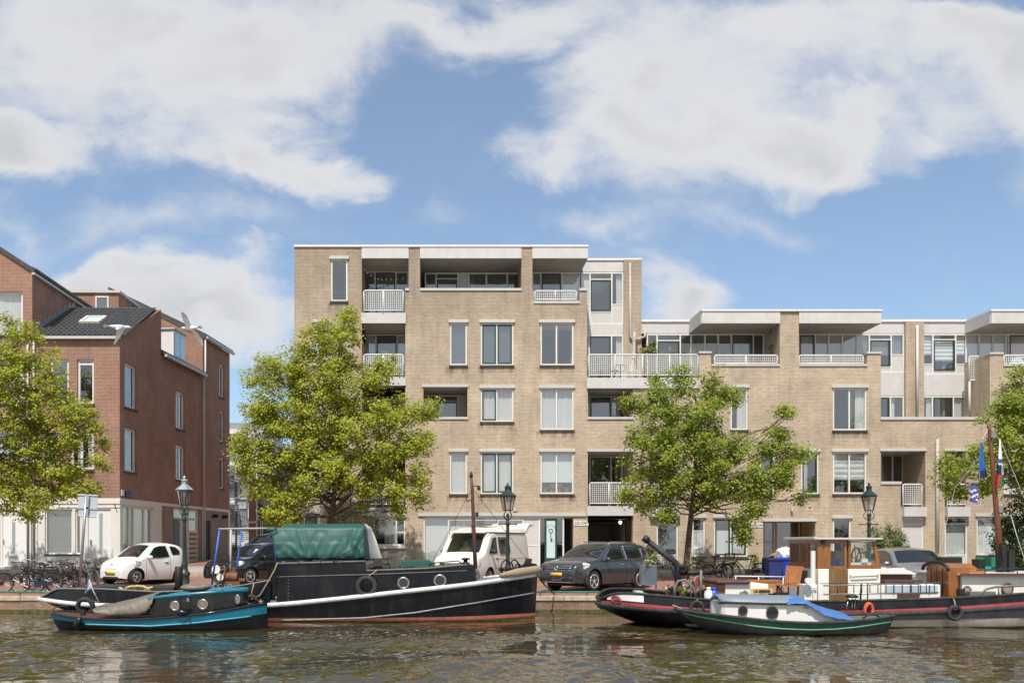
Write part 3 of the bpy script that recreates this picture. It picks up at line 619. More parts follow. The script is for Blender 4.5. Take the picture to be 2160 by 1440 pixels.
B=thing('apartment_building','lower tan brick apartment row with terraces under jutting white canopies','apartment building',(X(1700),DF,.45))
top=[(1330,500,1475,819),(1475,500,1500,745),(1500,500,1645,772),(1645,500,1685,657),(1685,500,1829,772),(1829,500,1858,746),(1858,500,2088,884),(2088,500,2116,747),(2116,500,2290,772)]
hs2=[(1370,952,1430,1070),(1858,951,1900,1020),(1900,951,1952,1068),(1993,951,2037,1068),(1610,1099,1720,1215),(1903,1090,1948,1215),(1993,1090,2041,1215),(1385,1092,1430,1215)]
w2=[(1757,818,1828,907),(1757,953,1828,1041),(1690,953,1727,1041),(1603,953,1633,1041),(1541,818,1577,906),(1388,818,1424,852),(1506,1092,1577,1173),(1460,1092,1487,1173),(1757,1093,1795,1176),(2060,1089,2103,1170),(2118,953,2185,1041),(2118,1089,2185,1170)]
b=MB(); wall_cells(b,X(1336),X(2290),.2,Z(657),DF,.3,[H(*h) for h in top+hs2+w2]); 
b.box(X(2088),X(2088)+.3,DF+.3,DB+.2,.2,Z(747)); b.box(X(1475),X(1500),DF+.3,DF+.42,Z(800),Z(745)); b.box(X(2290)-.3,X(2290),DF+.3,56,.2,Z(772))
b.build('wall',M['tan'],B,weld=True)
b=MB(); b.box(X(1646),X(1684),DF+.3,DB+.3,Z(790),Z(659)); b.build('pillar',M['tan'],B)
for (a,c,v,vv) in ((1474,1501,741,745),(1500,1645,768,772),(1685,1829,768,772),(1828,1859,742,746),(1857,2088,879,885),(2087,2117,743,747),(2116,2290,768,772)): cap(B,a,v,c,vv)
cap(B,1857,1015,1901,1021); slab(B,'lintel',1856,945,1954,951,DF-.05,DF+.3,M['alu']); slab(B,'lintel',1991,945,2040,951,DF-.05,DF+.3,M['alu']); slab(B,'lintel',1608,1093,1722,1099,DF-.06,DF+.3,M['alu'])
railing(B,1508,748,1642,770,posts=(1575,),y=DF+.1); railing(B,1687,748,1823,770,posts=(1755,),y=DF+.1); railing(B,2120,748,2280,770,posts=(2200,),y=DF+.1)
railing(B,1903,1021,1944,1068,y=DF-.05); railing(B,1996,1021,2036,1068,y=DF-.05); railing(B,1374,1021,1427,1068,y=DF-.05)
for (a,c) in ((1902,1950),(1993,2041),(1370,1432)): slab(B,'balcony_slab',a,1069,c,1089,DF-.25,DB,M['fascia'])
loggia(B,1858,951,1952,1075); loggia(B,1993,951,2037,1075); loggia(B,1370,952,1430,1075)
loggia(B,1610,1099,1720,1204,back=DF+1.6,m=brick('porch_brick',(.42,.22,.09),(.34,.18,.08),(.4,.34,.26)))
# canopies
def canopy(u0,u1,v0,v1,gaps=()):
    slab(B,'canopy',u0,v0+4,u1,v1,DF+.03,DB+1,M['conc'])
    e=[u0]+[q for g in gaps for q in g]+[u1]
    for i in range(0,len(e),2): slab(B,'fascia',e[i],v0+4,e[i+1],v1,DF-.05,DF+.026,M['fascia'])
    b=MB(); b.box(X(u0)-.03,X(u1)+.03,DF-.09,DB+1,Z(v0+4)+.002,Z(v0)); b.build('roof_edge',M['white'],B)
    for x,s in ((X(u0),-1),(X(u1),1)):
        b=MB(); b.box(x-.028 if s<0 else x,x if s<0 else x+.028,DF+.028,DB,Z(v1),Z(v0+4)); b.build('fascia',M['fascia'],B)
canopy(1480,1858,653,682,((1645,1685),)); canopy(2090,2292,653,682)
# set-back top floor
for (a,c) in ((1353,1908),(1946,2300)): slab(B,'fascia',a,679,c,703,DB,DB+.2,M['fascia'],DB)
b=MB(); b.box(X(1352.5,DB),X(2300,DB),DB-.06,56,Z(679,DB),Z(674,DB)); b.build('roof_edge',M['white'],B)
b=MB(); b.box(X(1907,DB),X(1946,DB),DB-.15,55,.2,Z(679,DB)); b.build('stair_wall',M['tan'],B)
b=MB(); b.box(X(1352.5,DB),X(2300,DB),DB+.21,55.5,Z(703,DB),Z(680,DB)); b.build('roof',M['conc'],B)
window(B,1364,704,1645,800,DB,sp=(1386,1435,1458,1487,1515,1543,1589,1611),rows={1:(718,)},sash=((1,1),(6,0)),box=False,sill=False,rec=0,gl=M['glassd'],cur={(3,0):None})
window(B,1684,704,1907,786,DB,sp=(1720,1748,1777,1808,1834,1880),rows={5:(716,773),6:(748,)},sash=((0,0),(5,1)),panel=((5,2),(6,1)),cur={(0,0):'blind',(1,0):'blind',(2,0):'blind',(3,0):'blind',(4,0):'blind',(5,1):'blind_h',(6,0):'blind'},box=False,sill=False,rec=0)
window(B,1946,704,2300,790,DB,sp=(1968,2016,2038,2066,2095,2122,2128,2175,2220,2260),rows={0:(768,),1:(716,783),2:(768,)},sash=((1,1),(7,0)),panel=((0,1),(1,2),(2,1)),cur={(0,0):'roman',(1,1):'roman',(2,0):'roman',(3,0):'roller',(4,0):'roller',(5,0):'roller'},box=False,sill=False,rec=0)
slab(B,'fascia',1830,786,1907,834,DB,DB+.15,M['fascia'],DB); slab(B,'fascia',1946,790,2105,834,DB,DB+.15,M['fascia'],DB)
window(B,1830,835,1907,905,DB,sp=(1853,1878),sash=((1,0),),cur={(2,0):'net_l'},box=False,sill=False,rec=0)
window(B,1946,835,2090,905,DB,sp=(1967,2011,2036),sash=((1,0),),cur={(0,0):'net_r',(2,0):'net',(3,0):'net'},box=False,sill=False,rec=0)
railing(B,2044,751,2082,806,d=44.2,y=44.2)
b=MB(); b.tube([(X(1929,DB),DB-.26,Z(688,DB)),(X(1929,DB),DB-.26,Z(900,DB))],.06,8); b.build('drainpipe',M['alu'],B,smooth=True)
b=MB(); b.tube([(X(1975),DF-.1,Z(926)),(X(1975),DF-.1,.5)],.075,10); b.build('drainpipe',M['pipe'],B,smooth=True)
b=MB(); b.tube([(X(2071),44.0,Z(804,44)),(X(2071),44.0,Z(884,44))],.05,8); b.build('drainpipe',M['alu'],B,smooth=True)
window(B,1757,818,1828,907,sp=(1792,),cur={(1,0):'net_r'})
window(B,1757,953,1828,1041,sp=(1792,),cur={(0,0):'roman',(1,0):'roman'})
window(B,1690,953,1727,1041,sash=((0,0),),cur={'*':'net_l'},gl=M['glassd']); window(B,1603,953,1633,1041,sash=((0,0),),gl=M['glassd'],cur={'*':'gblind'})
window(B,1541,818,1577,906,cur={'*':'net_r'}); window(B,1388,818,1424,852,cur=g0)
window(B,1506,1092,1577,1173,sp=(1542,),sash=((0,0),(1,0)),cur={'*':'roller_b'}); window(B,1460,1092,1487,1173,cur={'*':'roller_b'})
window(B,1757,1093,1795,1176,gl=M['glassd'],cur={'*':None}); window(B,2060,1089,2103,1170,cur={'*':'roller'}); window(B,2118,953,2185,1041,sp=(2150,),cur={'*':'net_low'}); window(B,2118,1089,2185,1170,sp=(2150,),cur=g0)
window(B,1385,1092,1430,1212,rows={0:(1105,1170)},panel=((0,2),),cur={(0,1):'gblind',(0,0):None},box=True,sill=False,fm=M['white'],gl=M['glassd'])
window(B,1903,1090,1948,1212,rows={0:(1105,)},panel=((0,0),(0,1)),box=False,sill=False,fm=M['white'])
window(B,1993,1090,2041,1212,rows={0:(1104,1170)},panel=((0,2),),cur={(0,1):'roller',(0,0):None},box=False,sill=False,fm=M['white'])
window(B,1858,958,1948,1072,DB,sp=(1883,1905),sash=(),box=False,sill=False,rec=0,gl=M['glassd']); window(B,1990,960,2040,1072,DB,sp=(2012,),box=False,sill=False,rec=0,gl=M['glassd']); window(B,1372,960,1428,1072,DB,sp=(1400,),box=False,sill=False,rec=0,gl=M['glassd'])
window(B,1610,1098,1716,1212,DF+1.5,sp=(1632,1638,1686,1694,1712),rows={0:(1142,)},panel=((4,0),),box=False,sill=False,rec=0,fm=mat('varnished_frame',(.42,.26,.12),.4),gl=M['glassd'],name='entrance')
b=MB()
for k in range(4): b.box(X(1612,DF+1.5),X(1630,DF+1.5),DF+1.46,DF+1.498,Z(1150+k*13,DF+1.5),Z(1147+k*13,DF+1.5))
b.build('letterbox_bank',M['alu'],B)
sign(B,1585,1103,1609,1112,'270-290',.145)
b=MB(); b.box(X(1667),X(1671),DF-.15,DF-.01,Z(1078),Z(1070)); b.build('alarm_box',M['alu'],B,bevel=.01)
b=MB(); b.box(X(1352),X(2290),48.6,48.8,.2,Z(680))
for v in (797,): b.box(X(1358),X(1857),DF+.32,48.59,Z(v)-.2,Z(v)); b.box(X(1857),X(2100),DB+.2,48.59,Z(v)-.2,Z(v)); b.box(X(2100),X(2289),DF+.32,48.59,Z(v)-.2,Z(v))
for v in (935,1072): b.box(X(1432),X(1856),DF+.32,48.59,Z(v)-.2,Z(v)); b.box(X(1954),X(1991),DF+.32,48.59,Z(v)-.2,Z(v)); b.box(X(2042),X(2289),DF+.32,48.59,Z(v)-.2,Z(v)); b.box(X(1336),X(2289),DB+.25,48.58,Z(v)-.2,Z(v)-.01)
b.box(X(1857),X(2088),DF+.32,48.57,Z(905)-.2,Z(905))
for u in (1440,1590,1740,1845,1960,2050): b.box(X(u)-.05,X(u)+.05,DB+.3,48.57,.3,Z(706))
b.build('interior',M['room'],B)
# ---------------------------------------------------------------- red brick houses on the corner and the side street
def bl_box(par,name,x0,x1,y0,y1,z0,z1,m,bevel=0):
    b=MB(); b.box(x0,x1,y0,y1,z0,z1); return b.build(name,m,par,bevel=bevel)
def sD(u): return 18.586/(.102-(u-U0)/F)
def su(u): return (sD(u)-43)*1.0052
def sz(u,v): return HC+(V0-v)*sD(u)/F
tx_=Vector((.102,1,0)).normalized(); SM=Matrix((( tx_.x,-tx_.y,0,-14.2),(tx_.y,tx_.x,0,43),(0,0,1,0),(0,0,0,1)))
class side:
    def __enter__(s):
        s.k=(X,Z); XF[0]=SM; PXK[0]=.025; globals()['X']=lambda u,d=0:u; globals()['Z']=lambda v,d=0:v
    def __exit__(s,*a):
        XF[0]=None; PXK[0]=1.0; globals()['X'],globals()['Z']=s.k
def pantiles(b,o,ex,ey,w,h,pw=.23,ph=.33):
    """tile surface: o corner, ex along the eave, ey up the slope"""
    o=Vector(o); ex=Vector(ex).normalized(); ey=Vector(ey).normalized(); nn=ex.cross(ey)
    nx=int(w/pw*5); rows=[]
    k=int(h/ph)
    for r in range(k):
        for q,hh in ((0.0,.055),(.98,.015)):
            d=(r+q)*h/k
            rows.append([o+ex*(w*i/nx)+ey*d+nn*(hh+.035*abs(math.sin(PI*i/5))) for i in range(nx+1)])
    b.sm=False; b.grid(rows)
L=thing('brick_house','taller red brick house with a steep dark tiled verge, cut by the frame edge','house',(X(0),DF,.5))
xr=X(68); zr=Z(572)
sl_=(Z(528)-Z(572))/(X(68)-X(0)); xl=xr-7; zl=zr+7*sl_
Lw=[(-45,615,48,707),(-45,758,50,850),(-45,905,50,990),(-45,1075,72,1200)]
b=MB(); wall_cells(b,xl,xr,.3,zr-.02,DF,.3,[H(*h) for h in Lw])
b.prism([(xl,zr-.02),(xr,zr-.02),(xl,zl)],DF,DF+.3)
b.box(xr-.3,xr,DF+.3,56,.3,zr-.02); b.box(xl,xr-.3,55.7,56,.3,zr)
b.build('wall',M['red'],L,weld=True)
b=MB(); b.prism([(xr+.12,zr-.08),(xl-.1,zl+.04),(xl-.1,zl+.22),(xr+.12,zr+.10)],DF-.1,56.2); rf=b.build('roof',M['rooftile'],L)
b=MB()
for k in range(46): y=DF-.1+k*.29; b.obox((xr+.10,y+.13,zr+.10),(.22,.2,.10),Matrix.Rotation(R(25),3,'Y'))
b.build('verge_tile',M['rooftile'],rf)
b=MB(); b.box(xr+.02,xr+.16,DF-.12,56.2,zr-.17,zr-.085); b.build('gutter',M['alu'],L)
for h in Lw[:3]: window(L,h[0],h[1],h[2],h[3],fm=M['white'],box=False,cur={'*':'net'},fw=.1,rec=.09)
window(L,-45,1075,72,1196,sp=(3,),box=False,sill=False,fm=M['white'],panel=((1,0),(0,0)),name='door_frame')
b=MB(); b.box(X(8),X(66),DF-.03,DF+.04,.62,Z(1078)); d_=b.build('door',M['door'],L)
b=MB(); b.box(X(26),X(33),DF-.036,DF-.031,Z(1166),Z(1100)); b.build('pane',M['glassd'],d_); b=MB(); b.box(X(21),X(37),DF-.05,DF-.031,Z(1176),Z(1172)); b.build('letterbox',M['steel'],d_); b=MB(); b.box(X(7.5),X(9.5),DF-.07,DF-.031,Z(1147),Z(1137)); b.build('handle',M['steel'],d_)
b=MB(); b.box(xl,X(76),DF-.05,DF-.004,Z(1075),Z(1050)); b.box(X(75.2),X(79.5),DF-.05,DF-.004,.4,Z(1075)); b.build('plaster_band',M['whitewall'],L)
b=MB(); b.tube([(X(60),DF-.09,Z(722)),(X(60),DF-.09,.5)],.045,8); b.build('drainpipe',M['alu'],L,smooth=True)
K=thing('corner_house','red brick corner house with dark tiled lean-to roof, white ground floor and shaded side wall','house',(-14.2,DF,.5))
x0=X(68)+.004; x1=-14.2; ze=10.77; zrg=13.1; s1,s2,s3=4.72,10.66,15.3; zb=3.64
Kw=[(105,757,145,851),(163,757,198,851),(88,912,125,990),(150,912,198,990)]
Kg=[(95,1073,153,1168),(159,1073,171,1168),(186,1073,234,1200)]
b=MB(); wall_cells(b,x0,x1,zb,ze,DF,.3,[H(*h) for h in Kw])
b.build('wall',M['red'],K,weld=True)
b=MB(); wall_cells(b,X(80),x1,.3,zb-.004,DF-.025,.3,[H(*h) for h in Kg]); b.build('plaster_front',M['whitewall'],K,weld=True)
b=MB(); b.box(X(120),x1+.02,DF-.06,DF-.027,Z(1062),Z(1055)); b.box(X(120),x1+.02,DF-.05,DF-.027,Z(1070),Z(1067)); b.build('moulding',M['whitewall'],K)
window(K,105,757,145,851,fm=M['white'],box=False,cur={'*':'gblind_h'},fw=.1,rec=.09)
window(K,163,757,198,851,fm=M['white'],box=False,rows={0:(767,)},fw=.1,rec=.09,gl=M['glassd'])
window(K,88,912,125,990,fm=M['white'],box=False,cur={'*':'net'},fw=.1,rec=.09); window(K,150,912,198,990,sp=(172,),fm=M['white'],box=False,cur={'*':'net_r'},fw=.1)
window(K,95,1073,153,1168,fm=M['white'],box=False,cur={'*':'blind'},rec=.05); window(K,159,1073,171,1168,fm=M['white'],box=False,cur={'*':'blind'},rec=.05)
b=MB(); b.box(X(186),X(234),DF+.03,DF+.09,.5,Z(1073)); d_=b.build('door',M['door'],K)
b=MB(); b.box(X(209),X(216),DF+.02,DF+.029,Z(1168),Z(1082)); b.build('pane',M['glassd'],d_); b=MB(); b.box(X(190),X(193),DF-.03,DF+.029,Z(1147),Z(1137)); b.build('handle',M['steel'],d_)
b=MB(); b.tube([(X(73),DF-.1,Z(716)),(X(73),DF-.1,.5)],.045,8); b.build('drainpipe',M['alu'],K,smooth=True)
b=MB(); b.tube([(X(242),DF-.1,Z(1062)),(X(246),DF-.2,Z(1066)),(X(246),DF-.12,Z(1072))],.02,6); b.build('wall_bracket',M['dark'],K)
b=MB(); b.box(x0,x1+.05,DF-.2,DF-.05,ze-.12,ze+.02); b.build('gutter',M['alu'],K)
# lean-to roof with tiles
b=MB(); pantiles(b,(x0,DF-.2,ze-.02),(1,0,0),(0,4.9,zrg-ze+.1),x1-x0+.32,5.4); b.build('roof',M['rooftile'],K,recalc=False)
b=MB(); b.prism([(DF+.01,ze-.06),(47.7,zrg-.06),(47.7,ze-.06)],x0,x1-.02,'x'); b.build('roof_deck',M['dark'],K)
with side():
    wl=[(su(263),su(288),sz(263,857),sz(263,763)),(su(263),su(288),sz(263,993),sz(263,900)),(su(371),su(390),sz(371,902),sz(371,822)),(su(371),su(390),sz(371,1011),sz(371,937)),(su(463),su(473.5),sz(463,835),sz(463,766)),(su(464),su(473.5),sz(464,931),sz(464,866)),(su(464),su(473.5),sz(464,1030),sz(464,964))]
    b=MB(); wall_cells(b,.0,s1,zb,ze,0,.3,wl[:2]); b.prism([(0,ze),(s1,ze),(s1,zrg)],0,.3)
    wall_cells(b,s1,s2,zb,10.9,.002,.3,wl[2:4]); wall_cells(b,s2,s3,zb,13.0,.004,.3,wl[4:])
    b.build('side_wall',M['red'],K,weld=True)
    b=MB(); b.prism([(s2+.001,z) for z in ()] or [(0.31,9.0),(5.2,9.0),(5.2,15.55),(.31,13.15),(.31,13.0)],s2,s2+.3,'x'); b.box(s1-.3,s1-.002,.31,4.5,9,zrg-.1); b.box(s3-.3,s3,.31,5,.3,13); b.build('gable_wall',M['red'],K)
    b=MB(); b.prism([(-.2,12.98),(5.4,15.7),(5.4,15.9),(-.2,13.18)],s2-.1,s3+.1,'x'); b.prism([(-.2,10.86),(4.2,12.9),(4.2,13.1),(-.2,11.06)],s1+.01,s2-.11,'x'); b.build('rear_roof',M['rooftile'],K)
    b=MB(); b.box(s1+.02,s2-.02,-.3,-.16,10.8,10.92); b.build('gutter',M['alu'],K); b=MB(); b.box(s2-.02,s3+.1,-.3,-.16,12.92,13.04); b.build('gutter',M['alu'],K)
    b=MB(); b.box(6.6,8.25,.1,4.2,11.0,12.55); dm=b.build('dormer',M['white'],K,bevel=.02)
    b=MB(); b.box(6.52,8.33,.02,4.2,12.553,12.63); b.build('dormer_roof',M['alu'],dm)
    for k in range(2):
        b=MB(); a=6.75+k*.72; b.box(a,a+.62,.07,.098,11.25,12.4); b.build('pane',M['glassd'],dm)
    b=MB(); y=-.12; b.tube([(s2+.05,y,12.9),(s2+.05,y,11.15),(s2-.15,y,10.8),(s2-.15,y,.5)],.05,8); b.build('drainpipe',M['alu'],K,smooth=True)
    for i,q in enumerate(wl):
        window(K,q[0],q[3],q[1],q[2],d=0,fm=M['white'],box=False,fw=.1,rec=.09,sp=((q[0]+q[1])/2,) if i in (2,3) else (),cur={'*':['gblind_h',None,'net','net_r',None,None,None][i]},gl=M['glass'])
    # ground floor of the side wall
    b=MB(); b.box(-.02,s1,-.03,.3,zb-.28,zb); b.box(-.02,.22,-.03,.3,.3,zb-.28); b.box(s1-.9,s1,-.03,.3,.3,zb-.28); b.box(.22,s1-.9,-.03,.3,.3,.9); b.build('plaster_surround',M['whitewall'],K)
    window(K,.22,zb-.28,s1-.9,.9,d=0,sp=(1.2,1.7,2.9),box=False,sill=False,fm=M['cream'],fw=.12,rec=.1,cur={(0,0):'net',(2,0):'net',(3,0):'net'},name='shop_window',gl=M['glassd'])
    b=MB(); b.box(s1,s3,-.02,.1,zb-.14,zb-.002); b.box(s2-.12,s2+.3,-.03,.1,.3,zb-.142); b.box(s3-.28,s3+.01,-.03,.1,.3,zb-.142); b.build('white_band',M['whitewall'],K)
    a0,a1=su(366),su(418)
    b=MB(); wall_cells(b,s1,s2-.12,.3,zb-.142,0,.3,[(a0,a1,.3,zb-.2)]); wall_cells(b,s2+.3,s3-.28,.3,zb-.142,0,.3,[(su(433),su(445),.3,2.9)]); b.build('ground_floor_wall',M['grybrick'],K,weld=True)
    window(K,a0,zb-.2,a1,.45,d=0,sp=(a0+.55*(a1-a0)-.5,a0+.62*(a1-a0)),rows={0:(2.95,),1:(2.95,),2:(2.95,2.3)},box=False,sill=False,fm=M['cream'],panel=((0,1),(1,1),(2,2)),name='entrance',fw=.1,gl=M['glassd'])
    b=MB(); b.box(a0+.1,a0+.85,.0,.04,.5,2.9); b.build('door',mat('navy_door',(.012,.016,.05),.4),K)
    b=MB()
    for k in range(6): b.box(a1-1.25,a1-.2,-.0,.028,2.1-k*.25,2.17-k*.25)
    b.build('letterbox_bank',M['rust'],K)
    b=MB(); b.box(su(433),su(445),.1,.16,.3,2.9); b.build('door',M['dark'],K)
    for q in (12.2,13.9):
        b=MB(); b.box(q,q+.25,-.3,-.03,3.1,3.3); b.build('wall_lamp',M['dark'],K,bevel=.03)
    b=MB(); b.box(.1,.36,-.05,-.003,3.76,4.02); b.build('number_sign',M['white'],K); b=MB(); b.box(.52,1.15,-.05,-.003,3.72,3.98); b.build('street_sign',mat('sign_blue',(.01,.025,.10),.4),K)
    b=MB(); b.box(.31,15,5,5.3,.3,12.8); b.box(.31,15,.31,5,3.6,3.8); b.box(.31,15,.31,5,6.4,6.6); b.box(.31,15,.31,5,9.1,9.2); b.build('interior',M['room'],K)
# skylight lying on the tiles
q0=P(178,684,44.6); sy=(zrg-ze)/4.9; ex=Vector((1,0,0)); ey=Vector((0,1,sy)).normalized(); nn=ex.cross(ey); sm=Matrix((ex,ey,nn)).transposed()
cz=Vector((-16.15,45.15,ze+sy*(45.15-DF+.2)+.1)); b=MB()
for (a,c,w_,h_) in ((0,.55,.92,.1),(0,-.55,.92,.1),(-.42,0,.1,1.0),(.42,0,.1,1.0)): b.obox(cz+sm@Vector((a,c,.03)),(w_,h_,.14),sm)
sk=b.build('skylight',M['cream'],K); b=MB(); b.obox(cz+sm@Vector((0,0,.02)),(.74,1.0,.03),sm); b.build('pane',M['frost'],sk)
b=MB()
for k in range(8):
    y=DF+.3+k*.58; z=ze+sy*(y-DF+.2)+.06; b.prism([(y,z-.1),(y+.6,z+sy*.6-.1),(y+.56,z+sy*.6+.30),(y+.5,z+sy*.6+.34),(y,z+.12)],x0-.002,x0+.03,'x')
b.build('lead_flashing',M['zinc'],K); b=MB(); b.prism([(DF-.1,ze+.02),(47.9,zrg+.08),(47.9,zrg+.11),(DF-.1,ze+.06)],x0+.03,x0+.32,'x'); b.build('lead_gutter',M['zinc'],K)
b=MB(); b.box(-19.6,X(250,50),50,53.5,12,Z(618,50)); dm=b.build('brick_dormer',M['red'],K); b=MB(); b.box(-19.7,X(250,50)+.12,49.9,53.6,Z(618,50)+.002,Z(613,50)); b.build('dormer_roof',M['alu'],dm)
b=MB(); 
for (a,c,e,f) in ((202,625,205,650),(227,625,230,650),(205,625,227,628)): b.box(X(a,50),X(c if False else e,50),49.93,49.998,Z(650,50) if a!=205 else Z(f,50),Z(625,50))
b.build('dormer_frame',M['white'],dm); b=MB(); b.box(X(205,50),X(227,50),49.97,49.996,Z(650,50),Z(628,50)); b.build('pane',M['glassd'],dm)
# ---- far end of the side street
W=thing('far_building','pale grey flats with white balconies at the end of the side street','building',(X(520,72),72,.6))
d=72; b=MB(); b.box(X(440,d),X(556,d),d,d+10,.3,Z(907,d)); b.build('wall',mat('pale_render',(.50,.51,.52),.7,dirt=.3),W)
b=MB(); b.box(X(440,d),X(556,d),d+.4,d+9,Z(907,d)+.003,Z(890,d)); b.build('roof_storey',M['zinc'],W)
b=MB(); b.box(X(440,d),X(512,d),d-.8,d-.003,Z(917,d),Z(907,d)); b.build('cornice',M['white'],W)
for (v0,v1) in ((920,975),(1000,1052),(1070,1115)):
    window(W,480,v0,525,v1,d-.12,sp=(504,),rows={0:(v0+12,)},box=False,sill=False,fm=M['white'],cur={'*':'net' if v0<950 else None},gl=M['glassd'],rec=0)
for v in (978,1056):
    f=slab(W,'balcony_slab',470,v,503,v+6,d-1.4,d-.15,M['white'],d)
    b=MB()
    for k in range(12): b.box(X(472+k*2.6,d),X(472+k*2.6,d)+.03,d-1.38,d-1.35,Z(v,d),Z(v-20,d))
    b.box(X(470,d),X(503,d),d-1.4,d-1.33,Z(v-20,d),Z(v-21.5,d)); b.build('balcony_rail',M['zinc'],f)
G=thing('far_building','dark grey house with a red brick pier and white downpipe in the side street','building',(X(580,64),64,.6))
d=64; b=MB(); b.box(X(546,d),X(640,d),d,d+8,.3,Z(960,d)); b.build('wall',mat('dark_cladding',(.05,.052,.06),.6,var=.2),G)
b=MB(); b.box(X(527,d),X(540,d),d-.4,d+4,.3,Z(985,d)); b.build('brick_pier',M['red'],G)
b=MB(); b.box(X(540,d)+.003,X(546,d),d-.2,d+4,.3,Z(980,d)); b.build('grey_pier',M['zinc'],G)
b=MB(); b.tube([(X(543.5,d),d-.35,Z(975,d)),(X(543.5,d),d-.35,.5)],.06,8); b.build('drainpipe',M['white'],G,smooth=True)
b=MB(); b.tube([(X(525,d),d-.6,Z(1000,d)),(X(525,d),d-.6,Z(1098,d)),(X(530,d),d-.6,Z(1102,d)),(X(545,d),d-.6,Z(1101,d))],.06,8); b.build('drainpipe',M['white'],G,smooth=True)
window(G,549,1098,555,1140,d,box=False,sill=False,fm=M['white'],gl=M['glassd'],rec=-.06)
b=MB(); b.box(X(575,d),X(590,d),d-.03,d-.002,Z(1100,d),Z(1020,d)); b.build('clad_panel',M['red'],G)
S=thing('spiral_staircase','white steel spiral staircase outside the far flats','staircase',P(498,1170,66))
d=66; cx=X(498,d); zz0=.7; b=MB(); b.tube([(cx,d,.6),(cx,d,Z(975,d))],.07,8); b.build('pole',M['zinc'],S,smooth=True)
n=46; zt=Z(978,d); b=MB(); rl=[]
for k in range(n):
    a=k*2*PI/15+2; z=zz0+(zt-zz0)*k/n; m_=Matrix.Rotation(a,3,'Z'); b.obox(Vector((cx,d,z))+m_@Vector((.5,0,0)),(.95,.30,.04),m_)
    for rr in (.9,): rl.append(Vector((cx+.95*math.cos(a),d+.95*math.sin(a),z+.95)))
b.build('tread',M['zinc'],S)
b=MB(); b.tube(rl,.03,6)
for p in rl: b.tube([p,p-Vector((0,0,.95))],.015,4)
b.build('railing',M['zinc'],S)
# ---------------------------------------------------------------- trees and plants
M['leaf_lime']=leafmat('lime_leaf',(.22,.26,.018),(.33,.355,.028),(.46,.46,.065),.42)
M['leaf_mid']=leafmat('mid_leaf',(.14,.205,.018),(.23,.285,.027),(.34,.37,.055),.4)
M['leaf_dark']=leafmat('dark_leaf',(.025,.065,.012),(.065,.13,.02),(.15,.21,.035))
M['leaf_pale']=leafmat('pale_leaf',(.12,.15,.04),(.22,.25,.08),(.36,.36,.16))
M['bark']=mat('bark',(.10,.075,.05),.9,var=.4,scale=12,bump=.8,stretch=(1,1,.3))
def leafquad(b,p,nrm,sz,rd):
    t=nrm.orthogonal().normalized(); t=Matrix.Rotation(rd.uniform(0,6.28),3,nrm)@t; w=nrm.cross(t)
    k=sz*.42
    b.v.extend([tuple(p-t*sz*.5),tuple(p+w*k-t*sz*.05+nrm*sz*.08),tuple(p+t*sz*.55-nrm*sz*.1),tuple(p-w*k-t*sz*.05+nrm*sz*.08)])
    o=len(b.v); b.f.append([o-4,o-3,o-2,o-1]); b.m.append(0); b.s.append(False)
def foliage(b,blobs,rd,dens,size,sub=None,sig=.17,up=.55):
    for (c,r) in blobs:
        ns=max(4,int((sub or 13)*(r/.9)**2)); 
        for _ in range(ns):
            d=Vector((rd.gauss(0,1),rd.gauss(0,1),rd.gauss(0,1))).normalized(); q=c+d*(r*rd.uniform(.2,1.0)**.8*1.12)
            out=(d+Vector((0,0,.5))).normalized()
            n=int(dens*rd.uniform(.5,1.4)); s=sig*rd.uniform(.7,1.25)
            for _ in range(n):
                p=q+Vector((rd.gauss(0,s),rd.gauss(0,s),rd.gauss(0,s*.72)))
                nv=(Vector((rd.gauss(0,1),rd.gauss(0,1),rd.gauss(0,1))).normalized()*.58+out*.55+SUN*(up+.1)).normalized()
                leafquad(b,p,nv,size*rd.uniform(.7,1.3),rd)
def limb(b,p0,p1,r0,r1,rd,k=5,sag=.0):
    L_=(p1-p0).length; pts=[]
    for i in range(k+1):
        f=i/k; p=p0.lerp(p1,f); 
        if 0<i<k: p=p+Vector((rd.gauss(0,1),rd.gauss(0,1),rd.gauss(0,1)))*L_*.035
        p.z+=sag*math.sin(PI*f)*L_
        pts.append(p)
    b.tube(pts,[r0+(r1-r0)*i/k for i in range(k+1)],6)
